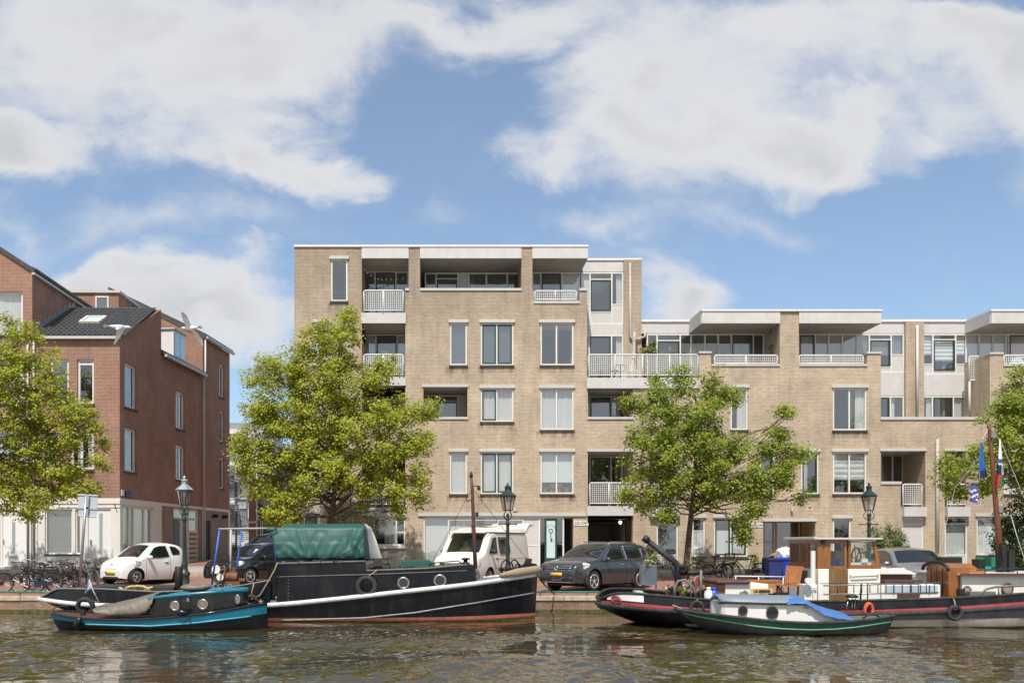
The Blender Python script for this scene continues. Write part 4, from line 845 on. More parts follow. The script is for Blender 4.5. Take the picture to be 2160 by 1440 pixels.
def tree(name,label,base,D,blobs,topv,seed,leaf,dens=88,size=.092,trunk=.135,fork=1090,group='street trees along the canal',mh=1.9,lean=None,sub=None):
    rd=random.Random(seed); bx=P(base,1200,D).x; zg=gz(D)+.05
    T=thing(name,label,'tree',(bx,D,zg),group)
    bl=[]
    umin=min(q[0]-q[2] for q in blobs); umax=max(q[0]+q[2] for q in blobs); uc=(umin+umax)/2; hw=(umax-umin)/2; k=D/F
    for (u,v,r) in blobs:
        edge=min(1,abs(u-uc)/hw); half=math.sqrt(max(.02,1-edge**2))*hw*k*.75; vv=min(1,max(0,(v-topv)/160)); half=min(mh,half*(.25+.75*vv))
        offs=[rd.uniform(-.35,.35)*half]
        if half>1.3: offs=[-half*rd.uniform(.45,.8),half*rd.uniform(.35,.75)]
        for o in offs:
            dd=D+o; c=P(u+rd.uniform(-4,4),v+rd.uniform(-4,4),dd); bl.append((c,r*dd/F*.86))
    b=MB(); foliage(b,bl,rd,dens,size,sub)
    b.build('crown',M[leaf],T,recalc=False)
    b=MB(); b.sm=True; zf=Z(fork,D); zt=Z(topv+60,D)
    tp=[]; n=9
    lx=lean or 0
    for i in range(n+1):
        f=i/n; z=zg-.1+(zt-zg)*f; tp.append(Vector((bx+lx*f+math.sin(f*5+seed)*.10,D+math.cos(f*4+seed)*.1,z)))
    b.tube(tp,[trunk*1.25]+[trunk*(1-.82*(i/n)**1.1) for i in range(1,n+1)],9)
    for (c,r) in bl:
        zs=max(zf+rd.uniform(0,1.6),min(zt-.2,c.z-(Vector((c.x-bx,c.y-D,0)).length*.65)-.2)); f=max(0,min(.999,(zs-zg)/(zt-zg))); i=int(f*n); q=tp[i].lerp(tp[i+1],f*n-i)
        limb(b,q,c,max(.02,trunk*.30*(1-f*.6)),.010,rd,6,.05)
        for _ in range(3):
            d=Vector((rd.gauss(0,1),rd.gauss(0,1),rd.gauss(0,1))).normalized(); limb(b,c.lerp(q,.25),c+d*r*.8,.014,.006,rd,3)
    b.build('trunk',M['bark'],T,recalc=False,smooth=True)
    return T
tree('lime_tree','tall bright yellow green tree between the brick buildings, behind the green tarpaulin',692,37.6,[(735,660,24),(728,695,40),(682,705,34),(645,735,38),(705,750,55),(612,772,50),(565,785,36),(540,800,28),(640,820,66),(722,822,66),(785,795,40),(815,770,26),(548,852,36),(590,885,60),(660,905,68),(740,895,68),(812,875,54),(862,872,42),(902,860,22),(522,925,34),(518,985,32),(568,955,56),(640,985,66),(722,975,66),(802,965,56),(862,945,46),(895,925,26),(882,1005,34),(835,1025,40),(766,1035,36),(560,1025,42),(602,1062,40),(575,1090,30),(628,1045,36),(612,1095,26),(884,1052,22),(835,1078,20),(540,880,30),(510,955,20)],640,5,'leaf_lime',lean=.5,sub=21)
tree('lime_tree','mid green tree with a loose lopsided crown behind the black deck crane',1452,37.6,[(1428,785,20),(1442,815,40),(1512,800,24),(1500,842,46),(1392,838,36),(1348,850,30),(1402,885,50),(1470,895,56),(1545,832,22),(1352,920,36),(1420,955,56),(1500,955,56),(1558,945,40),(1345,990,40),(1322,1045,24),(1365,1055,32),(1420,1028,50),(1490,1030,52),(1560,1028,46),(1602,1000,36),(1655,878,22),(1645,912,24),(1622,952,32),(1672,955,34),(1650,1002,40),(1692,1045,20),(1590,1078,22),(1562,1098,26),(1568,1132,16),(1400,1082,22),(1612,1048,26),(1330,860,18),(1385,800,14)],770,11,'leaf_mid',lean=.3,dens=88,sub=23)
tree('lime_tree','yellow green tree with long drooping boughs before the red brick houses',-70,36.6,[(22,688,34),(62,712,26),(20,755,54),(85,758,36),(50,825,62),(122,835,40),(165,870,26),(145,885,36),(195,895,26),(60,895,70),(130,928,54),(212,935,18),(205,975,20),(60,975,70),(140,985,46),(30,1035,54),(92,1045,40),(62,1080,24),(140,1035,26),(188,1025,22),(-45,800,90),(-50,950,100),(-120,860,110),(-130,980,90),(-60,700,60),(110,800,28)],600,21,'leaf_lime',fork=1060,mh=1.4,sub=17)
tree('lime_tree','mid green tree at the frame edge behind the rusty mast and flags',2215,37,[(2142,795,28),(2150,845,54),(2102,878,38),(2132,925,56),(2072,948,36),(2032,978,32),(1992,975,20),(2002,1010,26),(2080,1008,40),(2142,995,50),(2018,1035,16),(2200,880,80),(2260,960,90),(2220,780,60),(2300,840,80)],760,31,'leaf_mid',fork=1050,sub=22,dens=86)
def shrub(name,label,D,blobs,leaf,seed,dens=30,size=.06,sig=.12,cat='shrub',up=.4,stems=True,sub=30,z0=None,group=None,petals=None):
    rd=random.Random(seed); bl=[]
    for (u,v,r) in blobs:
        dd=D+rd.uniform(-.25,.25); bl.append((P(u,v,dd),r*dd/F*.9))
    uc=sum(q[0] for q in blobs)/len(blobs); zg=gz(D)+.1 if z0 is None else z0; S_=thing(name,label,cat,(X(uc,D),D,zg),group)
    b=MB(); foliage(b,bl,rd,dens,size,sub*2.6,sig,up); b.build('foliage',M[leaf],S_,recalc=False)
    b=MB()
    for c,r in bl: limb(b,Vector((c.x*.7+X(uc,D)*.3,D,zg)),c,.018,.006,rd,4)
    b.build('stem',M['bark'],S_,recalc=False,smooth=True)
    if petals:
        for pc in petals:
            b=MB()
            for c,r in bl:
                for _ in range(int(60*(r/.3)**2)):
                    d=Vector((rd.gauss(0,1),rd.gauss(0,1)-.8,rd.gauss(0,1)+.6)).normalized(); leafquad(b,c+d*r*rd.uniform(.8,1.1),(d+Vector((rd.gauss(0,.4),rd.gauss(0,.4),rd.gauss(0,.4)))).normalized(),.075,rd)
            b.build('blossom',pc,S_,recalc=False)
    return S_
shrub('yew_bush','dense dark green bush by the white panel doors, behind the wheelhouse',41,[(1862,1135,26),(1885,1148,30),(1840,1155,24),(1905,1165,22),(1850,1175,28),(1890,1180,28),(1875,1110,8),(1838,1118,7),(1905,1130,10),(1890,1120,8)],'leaf_dark',3,dens=34,sub=60,sig=.10)
shrub('climbing_shrub','leafy climbing shrub on the brick wall behind the tarpaulin',41.8,[(720,1085,26),(760,1078,26),(788,1098,18),(700,1098,20),(740,1110,24),(775,1125,22),(725,1140,26)],'leaf_pale',4,dens=24,sub=50)
shrub('ivy_bush','dark leafy bush at the frame edge by the foot of the rusty mast',40,[(2150,1060,26),(2132,1098,30),(2152,1145,40),(2112,1128,18),(2146,1185,26),(2190,1110,50),(2098,1145,9),(2100,1100,8)],'leaf_dark',5,dens=30,size=.09,sub=40,sig=.14)
shrub('bamboo_clump','tall thin pale green clump beside the passage behind the grey car',41.6,[(1352,1165,16),(1368,1160,15),(1378,1180,14),(1360,1190,18),(1345,1200,14),(1372,1208,14)],'leaf_pale',6,dens=22,size=.07,sub=80,sig=.09,cat='plant')
PK=mat('pink_petal',(.62,.12,.36),.6); PU=mat('purple_petal',(.30,.05,.42),.6); WHT=mat('white_petal',(.75,.70,.70),.6); ORG=mat('orange_petal',(.55,.10,.03),.6)
shrub('flower_bed','pale pink flowering border by the white door behind the deck crane',41.8,[(1395,1195,14),(1412,1200,14),(1402,1185,10),(1425,1205,10)],'leaf_pale',7,dens=18,sub=70,sig=.08,cat='plants',petals=[WHT])
shrub('garden_shrub','olive green shrub beside the tree trunk under the windows',41.9,[(1468,1190,14),(1482,1198,14),(1474,1175,9),(1492,1205,12)],'leaf_pale',8,dens=20,sub=70,sig=.08)
shrub('garden_shrub','narrow green shrub under the double window behind the parked bicycles',41.9,[(1545,1185,11),(1552,1200,13),(1536,1198,10)],'leaf_mid',9,dens=20,sub=70,sig=.08)
shrub('garden_shrub','slim green shrub below the 270-290 number sign',41.9,[(1592,1172,9),(1590,1188,12),(1598,1202,12)],'leaf_mid',10,dens=20,sub=70,sig=.08)
shrub('street_hedge','low green hedge at the foot of the far flats',63,[(485,1158,8),(495,1160,8),(505,1160,8),(477,1160,7)],'leaf_dark',12,dens=20,sub=60,size=.1,sig=.15)
shrub('balcony_plant','palm like green plant on the long white balcony beside the pipe',43.8,[(1368,735,9),(1376,728,9),(1362,742,9),(1380,742,8)],'leaf_pale',13,dens=16,size=.12,sub=60,sig=.1,z0=Z(797),cat='plant')
shrub('balcony_plant','flowering yellow plants along the balcony rail behind the tree top',43.5,[(1400,745,6),(1420,744,6),(1445,743,7),(1460,745,6)],'leaf_pale',14,dens=14,size=.06,sub=60,sig=.07,z0=Z(797),cat='plant')
shrub('climbing_plant','dark climbing plant hanging beside the brick pillar under the canopy',44.2,[(1636,715,8),(1632,730,8),(1638,745,8),(1634,700,6),(1636,690,5)],'leaf_dark',15,dens=16,size=.07,sub=60,sig=.09,z0=Z(790),cat='plant')
# ---------------------------------------------------------------- street lamps
def lamp(label,u,D,top,glassm,group='old fashioned street lamps'):
    x=X(u,D); z0=gz(D); H_=Z(top,D)-z0
    T=thing('street_lamp',label,'street lamp',(x,D,z0),group,local=True); k=H_/3.75
    b=MB(); b.lathe([(r*k,z*k) for r,z in ((.19,0),(.19,.12),(.16,.16),(.16,.5),(.185,.53),(.185,.6),(.13,.66),(.10,.8),(.115,.86),(.085,.92),(.07,1.0),(.062,1.6),(.055,2.2),(.05,2.28),(.075,2.32),(.075,2.38),(.045,2.42),(.04,2.6),(.055,2.64),(.03,2.7))],14)
    b.build('post',M['lampgreen'],T,smooth=True)
    b=MB(); b.tube([(-.30*k,0,2.33*k),(.30*k,0,2.33*k)],.016*k,6); b.ell((-.3*k,0,2.33*k),.03,.03,.03,6,4); b.ell((.3*k,0,2.33*k),.03,.03,.03,6,4); b.build('ladder_bar',M['lampgreen'],T,smooth=True)
    b=MB()
    for a in range(4):
        m_=Matrix.Rotation(a*PI/2+PI/4,3,'Z'); b.tube([m_@Vector(q)*k for q in ((.03,0,2.45),(.16,0,2.55),(.18,0,2.66),(.10,0,2.76),(.15,0,2.80))],.014*k,5)
    b.build('scroll_bracket',M['lampgreen'],T,smooth=True)
    zb,zt,rb,rt=2.8*k,3.28*k,.15*k,.26*k; f=MB()
    for a in range(6):
        w0=a*PI/3; p=lambda r,z,w:Vector((r*math.cos(w),r*math.sin(w),z)); w1=w0+PI/3
        f.tube([p(rb,zb,w0),p(rt,zt,w0)],.014*k,5); f.tube([p(rb,zb,w0),p(rb,zb,w1)],.014*k,5); f.tube([p(rt,zt,w0),p(rt,zt,w1)],.016*k,5)
    lf=f.build('lantern_frame',M['lampgreen'],T)
    g=MB()
    for a in range(6):
        w0=a*PI/3; w1=w0+PI/3; g.quad(p(rb,zb,w0),p(rb,zb,w1),p(rt,zt,w1),p(rt,zt,w0))
    g.build('pane',glassm,lf,recalc=False)
    b=MB(); b.lathe([(.30*k,zt),(.305*k,zt+.02),(.12*k,zt+.17*k),(.10*k,zt+.19*k),(.10*k,zt+.30*k),(.125*k,zt+.31*k),(.06*k,zt+.36*k),(.03*k,zt+.38*k),(.05*k,zt+.41*k),(.012*k,zt+.47*k)],6); b.build('lantern_roof',M['zinc'] if 'pale' in label else M['lampgreen'],lf)
    b=MB(); b.ell((0,0,zt-.12*k),.06*k,.06*k,.09*k,10,8); b.build('bulb',M['white'],lf,smooth=True)
    return T
lg=glass('lantern_glass',(.85,.85,.85),.15)
lamp('green street lamp with a pale grey lantern roof beside the small white car',389,33.3,1003,lg)
lamp('dark green street lamp standing in front of the white camper van',1071,32.2,1017,lg)
lamp('dark green street lamp behind the varnished wheelhouse',1833,32.2,1017,lg)
lamp('distant green street lamp down the side street under the tree',564,47,1075,lg)
# ---------------------------------------------------------------- traffic sign seen from behind
D=33.2; T=thing('traffic_sign','grey backs of two stacked sign plates on a tilted pole among the bicycles','traffic sign',(X(168,D),D,0))
b=MB(); b.tube([P(167,1243,D),P(174,1150,D),P(182,1042,D)],[.055,.052,.04],10); b.build('pole',M['steel'],T,smooth=True)
for (c,w_,h_) in ((P(182.5,1058,D-.07),.66,.52),(P(181.5,1079,D-.07),.62,.36)):
    b=MB(); m_=Matrix.Rotation(R(3),3,'Y'); b.obox(c+Vector((0,.13,0)),(w_,.02,h_),m_); b.obox(c+Vector((0,.11,h_/2-.03)),(w_,.04,.035),m_); b.obox(c+Vector((0,.11,-h_/2+.03)),(w_,.04,.035),m_)
    pl=b.build('sign_plate',mat('sign_grey',(.42,.45,.50),.5,var=.06),T,bevel=.01)
    b=MB(); b.obox(c+Vector((0,.05,0)),(.12,.03,h_*.9),m_); b.build('clamp',M['zinc'],pl)
# ---------------------------------------------------------------- cars
M['carglass']=mat('car_glass',(.012,.016,.018),.03,var=.3,spec=.9)
M['tyre']=mat('tyre_rubber',(.018,.018,.019),.85,var=.3,scale=10)
M['alloy']=mat('alloy_rim',(.62,.63,.65),.35,metal=.25,var=.1)
M['chrome']=mat('chrome',(.75,.76,.78),.12,metal=1,var=.05)
M['plate']=mat('yellow_plate',(.72,.42,.02),.5,var=.12,scale=9)
M['lamp']=mat('headlamp',(.55,.57,.58),.08,var=.5,scale=16,spec=1,coat=1,thr=(.45,.55))
M['plastic']=mat('black_plastic',(.02,.02,.021),.5,var=.2)
def interp(pts,x):
    if x<=pts[0][0]: return pts[0][1]
    for i in range(len(pts)-1):
        a,b=pts[i],pts[i+1]
        if x<=b[0]:
            f=(x-a[0])/max(1e-9,b[0]-a[0]); 
            p0=pts[i-1] if i>0 else a; p3=pts[i+2] if i+2<len(pts) else b
            m0=(b[1]-p0[1])/max(1e-6,b[0]-p0[0])*(b[0]-a[0]); m1=(p3[1]-a[1])/max(1e-6,p3[0]-a[0])*(b[0]-a[0])
            lim=abs(b[1]-a[1])*1.5; m0=max(-lim,min(lim,m0)); m1=max(-lim,min(lim,m1))
            f2=f*f; f3=f2*f
            return (2*f3-3*f2+1)*a[1]+(f3-2*f2+f)*m0+(-2*f3+3*f2)*b[1]+(f3-f2)*m1
    return pts[-1][1]
def car(name,label,cat,pos,hd,L_,W_,H_,prof,belt,wf,wr_,rw,paint,glass_polys,ws,rs=None,roofw=.72,nose=.80,tail=.84,sill=.22,openws=False,frontz=(.48,.62),door=(),handles=(),mirror=None,plate_z=.42,grille=None,lights=None,cladding=None,bulge=.02,trim=None):
    rz=math.atan2(hd[1],hd[0]); T=thing(name,label,cat,pos,'cars parked along the quay',rz,local=True)
    def top(x): return interp(prof,x)
    def plan(x):
        q=x/L_; 
        a=1-(1-nose)*max(0,1-q/.22)**2.2; c=1-(1-tail)*max(0,1-(1-q)/.2)**2.2
        return min(a,c)
    def hw(x,z):
        w=W_/2*plan(x)
        if z<=belt: 
            f=(z-sill)/(belt-sill); w*=1-.045*(1-min(1,max(0,f)/.45))**2+bulge*math.sin(PI*min(1,max(0,f)))-.03*max(0,f-.5)
        else:
            f=(z-belt)/(H_-belt); w*=(1-.015)-(1-.015-roofw)*(.55*f+.45*f*f)
        d=top(x)-z; r=.09
        if d<r: w-=r*.75*(1-math.sqrt(max(0,1-((r-d)/r)**2)))
        return w
    def arch(x):
        z=sill+.02*(abs(x/L_-.5)*2)**4*4
        for c in (wf,wr_):
            d=abs(x-c); R_=rw*1.16
            if d<R_: z=max(z,rw+math.sqrt(R_*R_-d*d)-.01)
        return z
    xs=[L_*i/64 for i in range(65)]
    for c in (wf,wr_):
        for q in (-1.16,-1.159,-1.1,-1,-.85,.85,1,1.1,1.159,1.16): xs.append(c+q*rw)
    for q in (ws[0],ws[1]): xs.append(q)
    if rs: xs+= list(rs)
    xs+=[.015,.04,L_-.015,L_-.04]
    xs=sorted(set(round(x,4) for x in xs if 0<=x<=L_))
    LX=lambda x:L_/2-x
    NS,NT=14,10; rows=[]
    def crown(x,q): return (.05 if top(x)>belt+.1 else .035)*(1-q*q)
    for x in xs:
        zb,zt=arch(x),top(x); r=[]
        for j in range(NS+1): 
            f=j/NS; f=1-(1-f)**1.35; z=zb+(zt-zb)*f; r.append(Vector((LX(x),hw(x,z),z)))
        wt=hw(x,zt)
        for j in range(1,NT): q=1-2*j/NT; r.append(Vector((LX(x),wt*q,zt+crown(x,q))))
        for j in range(NS,-1,-1):
            f=j/NS; f=1-(1-f)**1.35; z=zb+(zt-zb)*f; r.append(Vector((LX(x),-hw(x,z),z)))
        rows.append(r)
    b=MB(); b.sm=True; n=len(rows[0]); vs=[p for r in rows for p in r]; fs=[]
    for i in range(len(rows)-1):
        xm=(xs[i]+xs[i+1])/2
        for j in range(n-1):
            if openws and ws[0]<xm<ws[1] and NS<j<NS+NT-1: continue
            fs.append((i*n+j,i*n+j+1,(i+1)*n+j+1,(i+1)*n+j))
    b.add(vs,fs); b.sm=False; b.add(rows[0],[tuple(range(n))]); b.add(rows[-1],[tuple(range(n-1,-1,-1))])
    body=b.build('body',paint,T,recalc=False)
    b=MB(); b.box(LX(L_-.35),LX(.45),-W_/2*.70,W_/2*.70,.19,belt*.72 if not openws else sill+.2)
    for c in (wf,wr_): b.box(LX(c+rw*1.1),LX(c-rw*1.1),-W_/2*.80,W_/2*.80,sill,rw*2.05)
    b.build('underbody',M['dark'],T)
    # glass
    for sgn in (1,-1):
        for poly in glass_polys:
            px_=[p[0] for p in poly]; x0,x1=min(px_),max(px_); g=MB(); rows=[]; nn=14
            for i in range(nn+1):
                x=x0+(x1-x0)*(i/nn*.996+.002); zs=[]
                for k in range(len(poly)):
                    a,c=poly[k],poly[(k+1)%len(poly)]
                    if (a[0]-x)*(c[0]-x)<=0 and abs(a[0]-c[0])>1e-9: zs.append(a[1]+(c[1]-a[1])*(x-a[0])/(c[0]-a[0]))
                zl,zh=min(zs),max(zs); rows.append([(LX(x),sgn*(hw(x,zl+(zh-zl)*j/5)+.006),zl+(zh-zl)*j/5) for j in range(6)])
            g.sm=True; g.grid(rows); w_=g.build('side_window',M['carglass'],T,recalc=True)
            g=MB(); lo=[Vector(r[0])+Vector((0,sgn*.004,0)) for r in rows]; hi=[Vector(r[-1])+Vector((0,sgn*.004,0)) for r in rows]
            g.tube(lo+hi[::-1],.011,4,closed=True); g.build('window_trim',trim or M['plastic'],w_)
        for xd in door:
            g=MB(); zz=[arch(xd)+.02+(belt-arch(xd)-.02)*j/8 for j in range(9)]
            g.grid([[(LX(xd-.006),sgn*(hw(xd,z)+.003),z) for z in zz],[(LX(xd+.006),sgn*(hw(xd,z)+.003),z) for z in zz]]); g.build('door_seam',M['dark'],T,recalc=False)
        for xh in handles:
            g=MB(); z=belt-.10; g.ell((LX(xh),sgn*(hw(xh,z)+.02),z),.11,.022,.022,10,6); g.build('door_handle',paint if 'white' in label else M['chrome'],T,smooth=True)
        if mirror:
            xm,zm=mirror; g=MB(); g.ell((LX(xm),sgn*(hw(xm,zm)+.13),zm),.085,.12,.075,12,8); g.ell((LX(xm),sgn*(hw(xm,zm)+.03),zm-.02),.03,.06,.03,8,6); g.build('wing_mirror',paint if 'van' not in name else M['plastic'],T,smooth=True)
    def strip(xa,xb,q,nm,m,off=.007,hole=0):
        g=MB(); rows=[]; nn=10
        for i in range(nn+1):
            x=xa+(xb-xa)*i/nn; wt=hw(x,top(x)); sl=(top(x+.01)-top(x-.01))/.02; l_=math.hypot(1,sl)
            rows.append([(LX(x)+off*sl/l_,wt*(q-2*q*j/12),top(x)+crown(x,q-2*q*j/12)+off/l_) for j in range(13)])
        g.sm=True; g.grid(rows); return g.build(nm,m,T,recalc=False)
    strip(ws[0],ws[1],.93,'windscreen',M['carglass'] if not openws else CLG)
    if rs: strip(rs[0],rs[1],.86,'rear_window',M['carglass'])
    # nose
    zf0,zf1=frontz
    def fx(y,z):     # front surface: first x where the top line reaches z, pushed back towards the corners
        x=0
        while x<L_*.3 and top(x)<z: x+=.01
        w=W_/2
        for k in range(40):
            if hw(x,min(z,top(x)-.01))>=abs(y): break
            x+=.01
        return x
    def fpatch(y0,y1,z0,z1,nm,m,off=.012,nz=3,ny=10,par=None):
        g=MB(); g.sm=True; g.grid([[(LX(fx(y0+(y1-y0)*i/ny,z0+(z1-z0)*j/nz))+off,y0+(y1-y0)*i/ny,z0+(z1-z0)*j/nz) for i in range(ny+1)] for j in range(nz+1)]); return g.build(nm,m,par or T,recalc=False,solid=.01)
    if grille: 
        for (y,z0,z1,mm_) in grille: fpatch(-y,y,z0,z1,'grille',mm_,.008)
    pl=fpatch(-.26,.26,plate_z-.055,plate_z+.055,'number_plate',M['plate'],.03,1,2)
    g=MB(); xb=LX(fx(.2,plate_z))+.034; g.box(xb,xb+.012,-.26,-.215,plate_z-.05,plate_z+.05); 
    g.build('plate_band',mat('plate_blue',(.02,.06,.35),.5),pl)
    for sgn in (1,-1):
        y0,y1,z0,z1,xl=lights
        g=MB(); g.sm=True; rows=[]
        for i in range(9):
            a=i/8; x=fx(y0,(z0+z1)/2)+(xl)*a**1.3; zc=z0+(z1-z0)*(.35+.5*a); hh=(z1-z0)*.5*math.sqrt(max(.04,1-(2*a-1)**2))
            rw_=[]
            for j in range(6):
                z=zc-hh+2*hh*j/5; z=min(z,top(x)-.015); yy=min(hw(x,z),y0+(y1-y0)*a**.7) if a<.6 else hw(x,z)
                rw_.append((LX(x)+.012*(1-a),sgn*(yy+.008),z))
            rows.append(rw_)
        g.grid(rows); g.build('headlight',M['lamp'],T,recalc=False,solid=.02)
    if cladding:
        for sgn in (1,-1):
            for c in (wf,wr_):
                g=MB(); g.sm=True; g.grid([[(LX(c)+rw*rr*math.cos(a),sgn*(hw(c+0*rr,rw)+.012-(rr-1.13)*.02),rw+rw*rr*math.sin(a)) for rr in (1.13,1.30)] for a in [PI*k/14 for k in range(-1,16)]]); g.build('arch_trim',cladding,T,recalc=False,solid=.02)
    # wheels
    for c in (wf,wr_):
        for sgn in (1,-1):
            y=sgn*(W_/2*plan(c)-.12); g=MB(); m_=Matrix.Rotation(PI/2,3,'X'); k=rw
            g.lathe([(k*.62,-.1),(k*.9,-.11),(k,-.075),(k,.075),(k*.9,.11),(k*.62,.1)],24,(LX(c),y,rw),m_); ty=g.build('wheel',M['tyre'],T,smooth=True)
            g=MB(); yo=y+sgn*.085
            g.torus((LX(c),yo,rw),k*.60,k*.06,24,6); g.lathe([(k*.13,-.02),(k*.13,.02)],10,(LX(c),yo,rw),m_)
            for s_ in range(5 if 'van' not in name else 8):
                a=s_*2*PI/(5 if 'van' not in name else 8)+.3
                for da in (-.13,.13): g.obox(Vector((LX(c)+k*.34*math.cos(a+da*.5),yo,rw+k*.34*math.sin(a+da*.5))),(k*.52,.03,k*.15),Matrix.Rotation(-(a+da),3,'Y'))
            g.build('rim',M['alloy'],ty); g=MB(); g.lathe([(k*.6,-.01),(k*.6,.01)],20,(LX(c),y+sgn*.045,rw),m_); g.build('brake_disc',M['dark'],ty)
    T['_fx']=0; T.pop('_fx')
    return T,top,hw,LX,fx,fpatch
CLG=glass('windscreen_glass',(.88,.93,.92),.05)
WP=mat('pearl_white_paint',(.72,.72,.70),.25,var=.02,coat=.6)
GP=mat('graphite_paint',(.060,.066,.076),.22,metal=.45,var=.08,coat=.8)
BP=mat('black_blue_paint',(.006,.007,.012),.15,var=.1,coat=.9)
VP=mat('old_white_paint',(.70,.68,.63),.35,var=.05,dirt=.25,dcol=(.45,.38,.28),coat=.3)
SP=mat('silver_paint',(.36,.36,.38),.28,metal=.7,var=.06,coat=.7)
BLP=mat('steel_blue_paint',(.10,.14,.22),.25,metal=.4,var=.06,coat=.7)
def place(fw,rwheel,W_):
    """centre and heading from the contact points of the front and rear near-side wheels"""
    f,r=Vector(fw),Vector(rwheel); h=(f-r).normalized(); lf=Vector((-h.y,h.x)); return (f+r)/2,h,lf
# small white hatchback
f=(-11.15,35.45); r=(-10.05,37.12); m_,h,lf=place(f,r,1.68); c=m_-lf*.74
T,top,hw,LX,fx,fp=car('white_car','small white three door hatchback parked beside the bicycles','car',(c.x,c.y,gz(c.y)),h,2.985,1.68,1.5,
  [(0,.50),(.03,.62),(.12,.74),(.35,.86),(.72,.97),(1.0,1.17),(1.35,1.40),(1.7,1.49),(2.1,1.5),(2.5,1.45),(2.75,1.36),(2.88,1.05),(2.96,.85),(2.985,.5)],.93,.52,2.52,.295,WP,
  [[(.98,.97),(1.38,1.34),(1.62,1.40),(1.95,1.41),(2.02,1.02),(1.6,.98)],[(2.18,1.08),(2.14,1.40),(2.42,1.36),(2.58,1.20),(2.55,1.10)]],(.74,1.36),None,.74,nose=.70,tail=.78,openws=True,sill=.17,
  door=(.92,2.05),handles=(1.85,),mirror=(1.02,1.0),plate_z=.44,grille=((.42,.20,.30,M['plastic']),(.30,.575,.59,M['plastic'])),lights=(.44,.78,.60,.86,.55))
b=MB(); b.box(LX(2.2),LX(.8),-.62,.62,.3,.92); b.build('dashboard',M['plastic'],T)
b=MB()
for s_ in (.35,-.35): b.box(LX(1.95),LX(1.75),s_-.22,s_+.22,.9,1.3); b.box(LX(1.92),LX(1.83),s_-.12,s_+.12,1.3,1.42)
b.build('seat',M['dark'],T)
b=MB(); x=LX(fx(0,.70))+.02; b.torus((x,0,.69),.075,.010,18,6,Matrix.Rotation(PI/2,3,'Z')); b.torus((x,0,.70),.035,.009,12,6,Matrix.Rotation(PI/2,3,'Z')@Matrix.Diagonal((.8,1,1.4))); b.build('badge',M['chrome'],T,smooth=True)
mw=Matrix.Translation(Vector((c.x,c.y,gz(c.y))))@Matrix.Rotation(math.atan2(h.y,h.x),4,'Z')
q=mw@Vector((LX(1.0),-.05,.97)); b=MB(); b.ell(q,.10,.08,.05,10,6); b.ell(q+Vector((.08,0,.03)),.05,.05,.05,8,6); b.ell(q+Vector((-.07,.02,.02)),.05,.04,.04,8,6)
tag(b.build('soft_toy',mat('pink_plush',(.70,.04,.12),.9),smooth=True),'small bright pink soft toy lying on the dashboard of the white hatchback','toy')
# graphite SUV
f=(5.10,32.85); r=(7.02,34.7); m_,h,lf=place(f,r,1.84); c=m_-lf*.80
T,top,hw,LX,fx,fp=car('grey_car','dark grey sport utility car parked in front of the passage','car',(c.x,c.y,gz(c.y)),h,4.49,1.84,1.64,
  [(0,.62),(.03,.78),(.12,.92),(.4,1.00),(.9,1.06),(1.25,1.12),(1.65,1.38),(2.05,1.58),(2.5,1.63),(3.1,1.64),(3.7,1.61),(4.12,1.54),(4.31,1.27),(4.43,1.04),(4.47,.85),(4.49,.55)],1.02,.92,3.60,.37,GP,
  [[(1.42,1.07),(1.86,1.43),(2.2,1.53),(2.62,1.55),(2.66,1.09),(2.0,1.07)],[(2.74,1.09),(2.70,1.55),(3.2,1.54),(3.62,1.48),(3.72,1.14),(3.4,1.10)],[(3.78,1.16),(3.70,1.46),(4.0,1.42),(4.14,1.29),(4.1,1.20)]],(1.27,2.02),(4.14,4.34),.78,nose=.80,tail=.84,sill=.26,
  door=(1.28,2.70,3.66),handles=(2.5,3.5),mirror=(1.52,1.10),plate_z=.60,grille=((.60,.72,.90,M['dark']),(.66,.34,.52,M['dark']),(.20,.40,.43,M['chrome'])),lights=(.46,.86,.72,.95,.62),cladding=GP,trim=M['chrome'])
for z in (.735,.81,.885): fp(-.60,.60,z-.010,z+.010,'grille_bar',M['chrome'],.016,1,10)
fp(-.74,.74,.325,.352,'bumper_trim',M['chrome'],.016,1,10); fp(-.30,.30,.48,.487,'bumper_trim',M['chrome'],.016,1,6)
b=MB(); x=LX(fx(0,.80))+.035; m2=Matrix.Rotation(PI/2,3,'Z'); b.torus((x,0,.81),.075,.009,20,6,m2)
for s_ in (1,-1): b.tube([(x,.05*s_,.862),(x,.022*s_,.80),(x,0,.83)],.008,5); b.tube([(x,.066*s_,.83),(x,.035*s_,.755),(x,0,.80)],.008,5)
b.build('badge',M['chrome'],T,smooth=True)
for s_ in (.58,-.58):
    b=MB(); b.tube([(LX(2.1),s_,1.60),(LX(2.25),s_,1.69),(LX(3.6),s_,1.68),(LX(3.9),s_,1.56)],.02,6); b.build('roof_rail',M['chrome'],T,smooth=True)
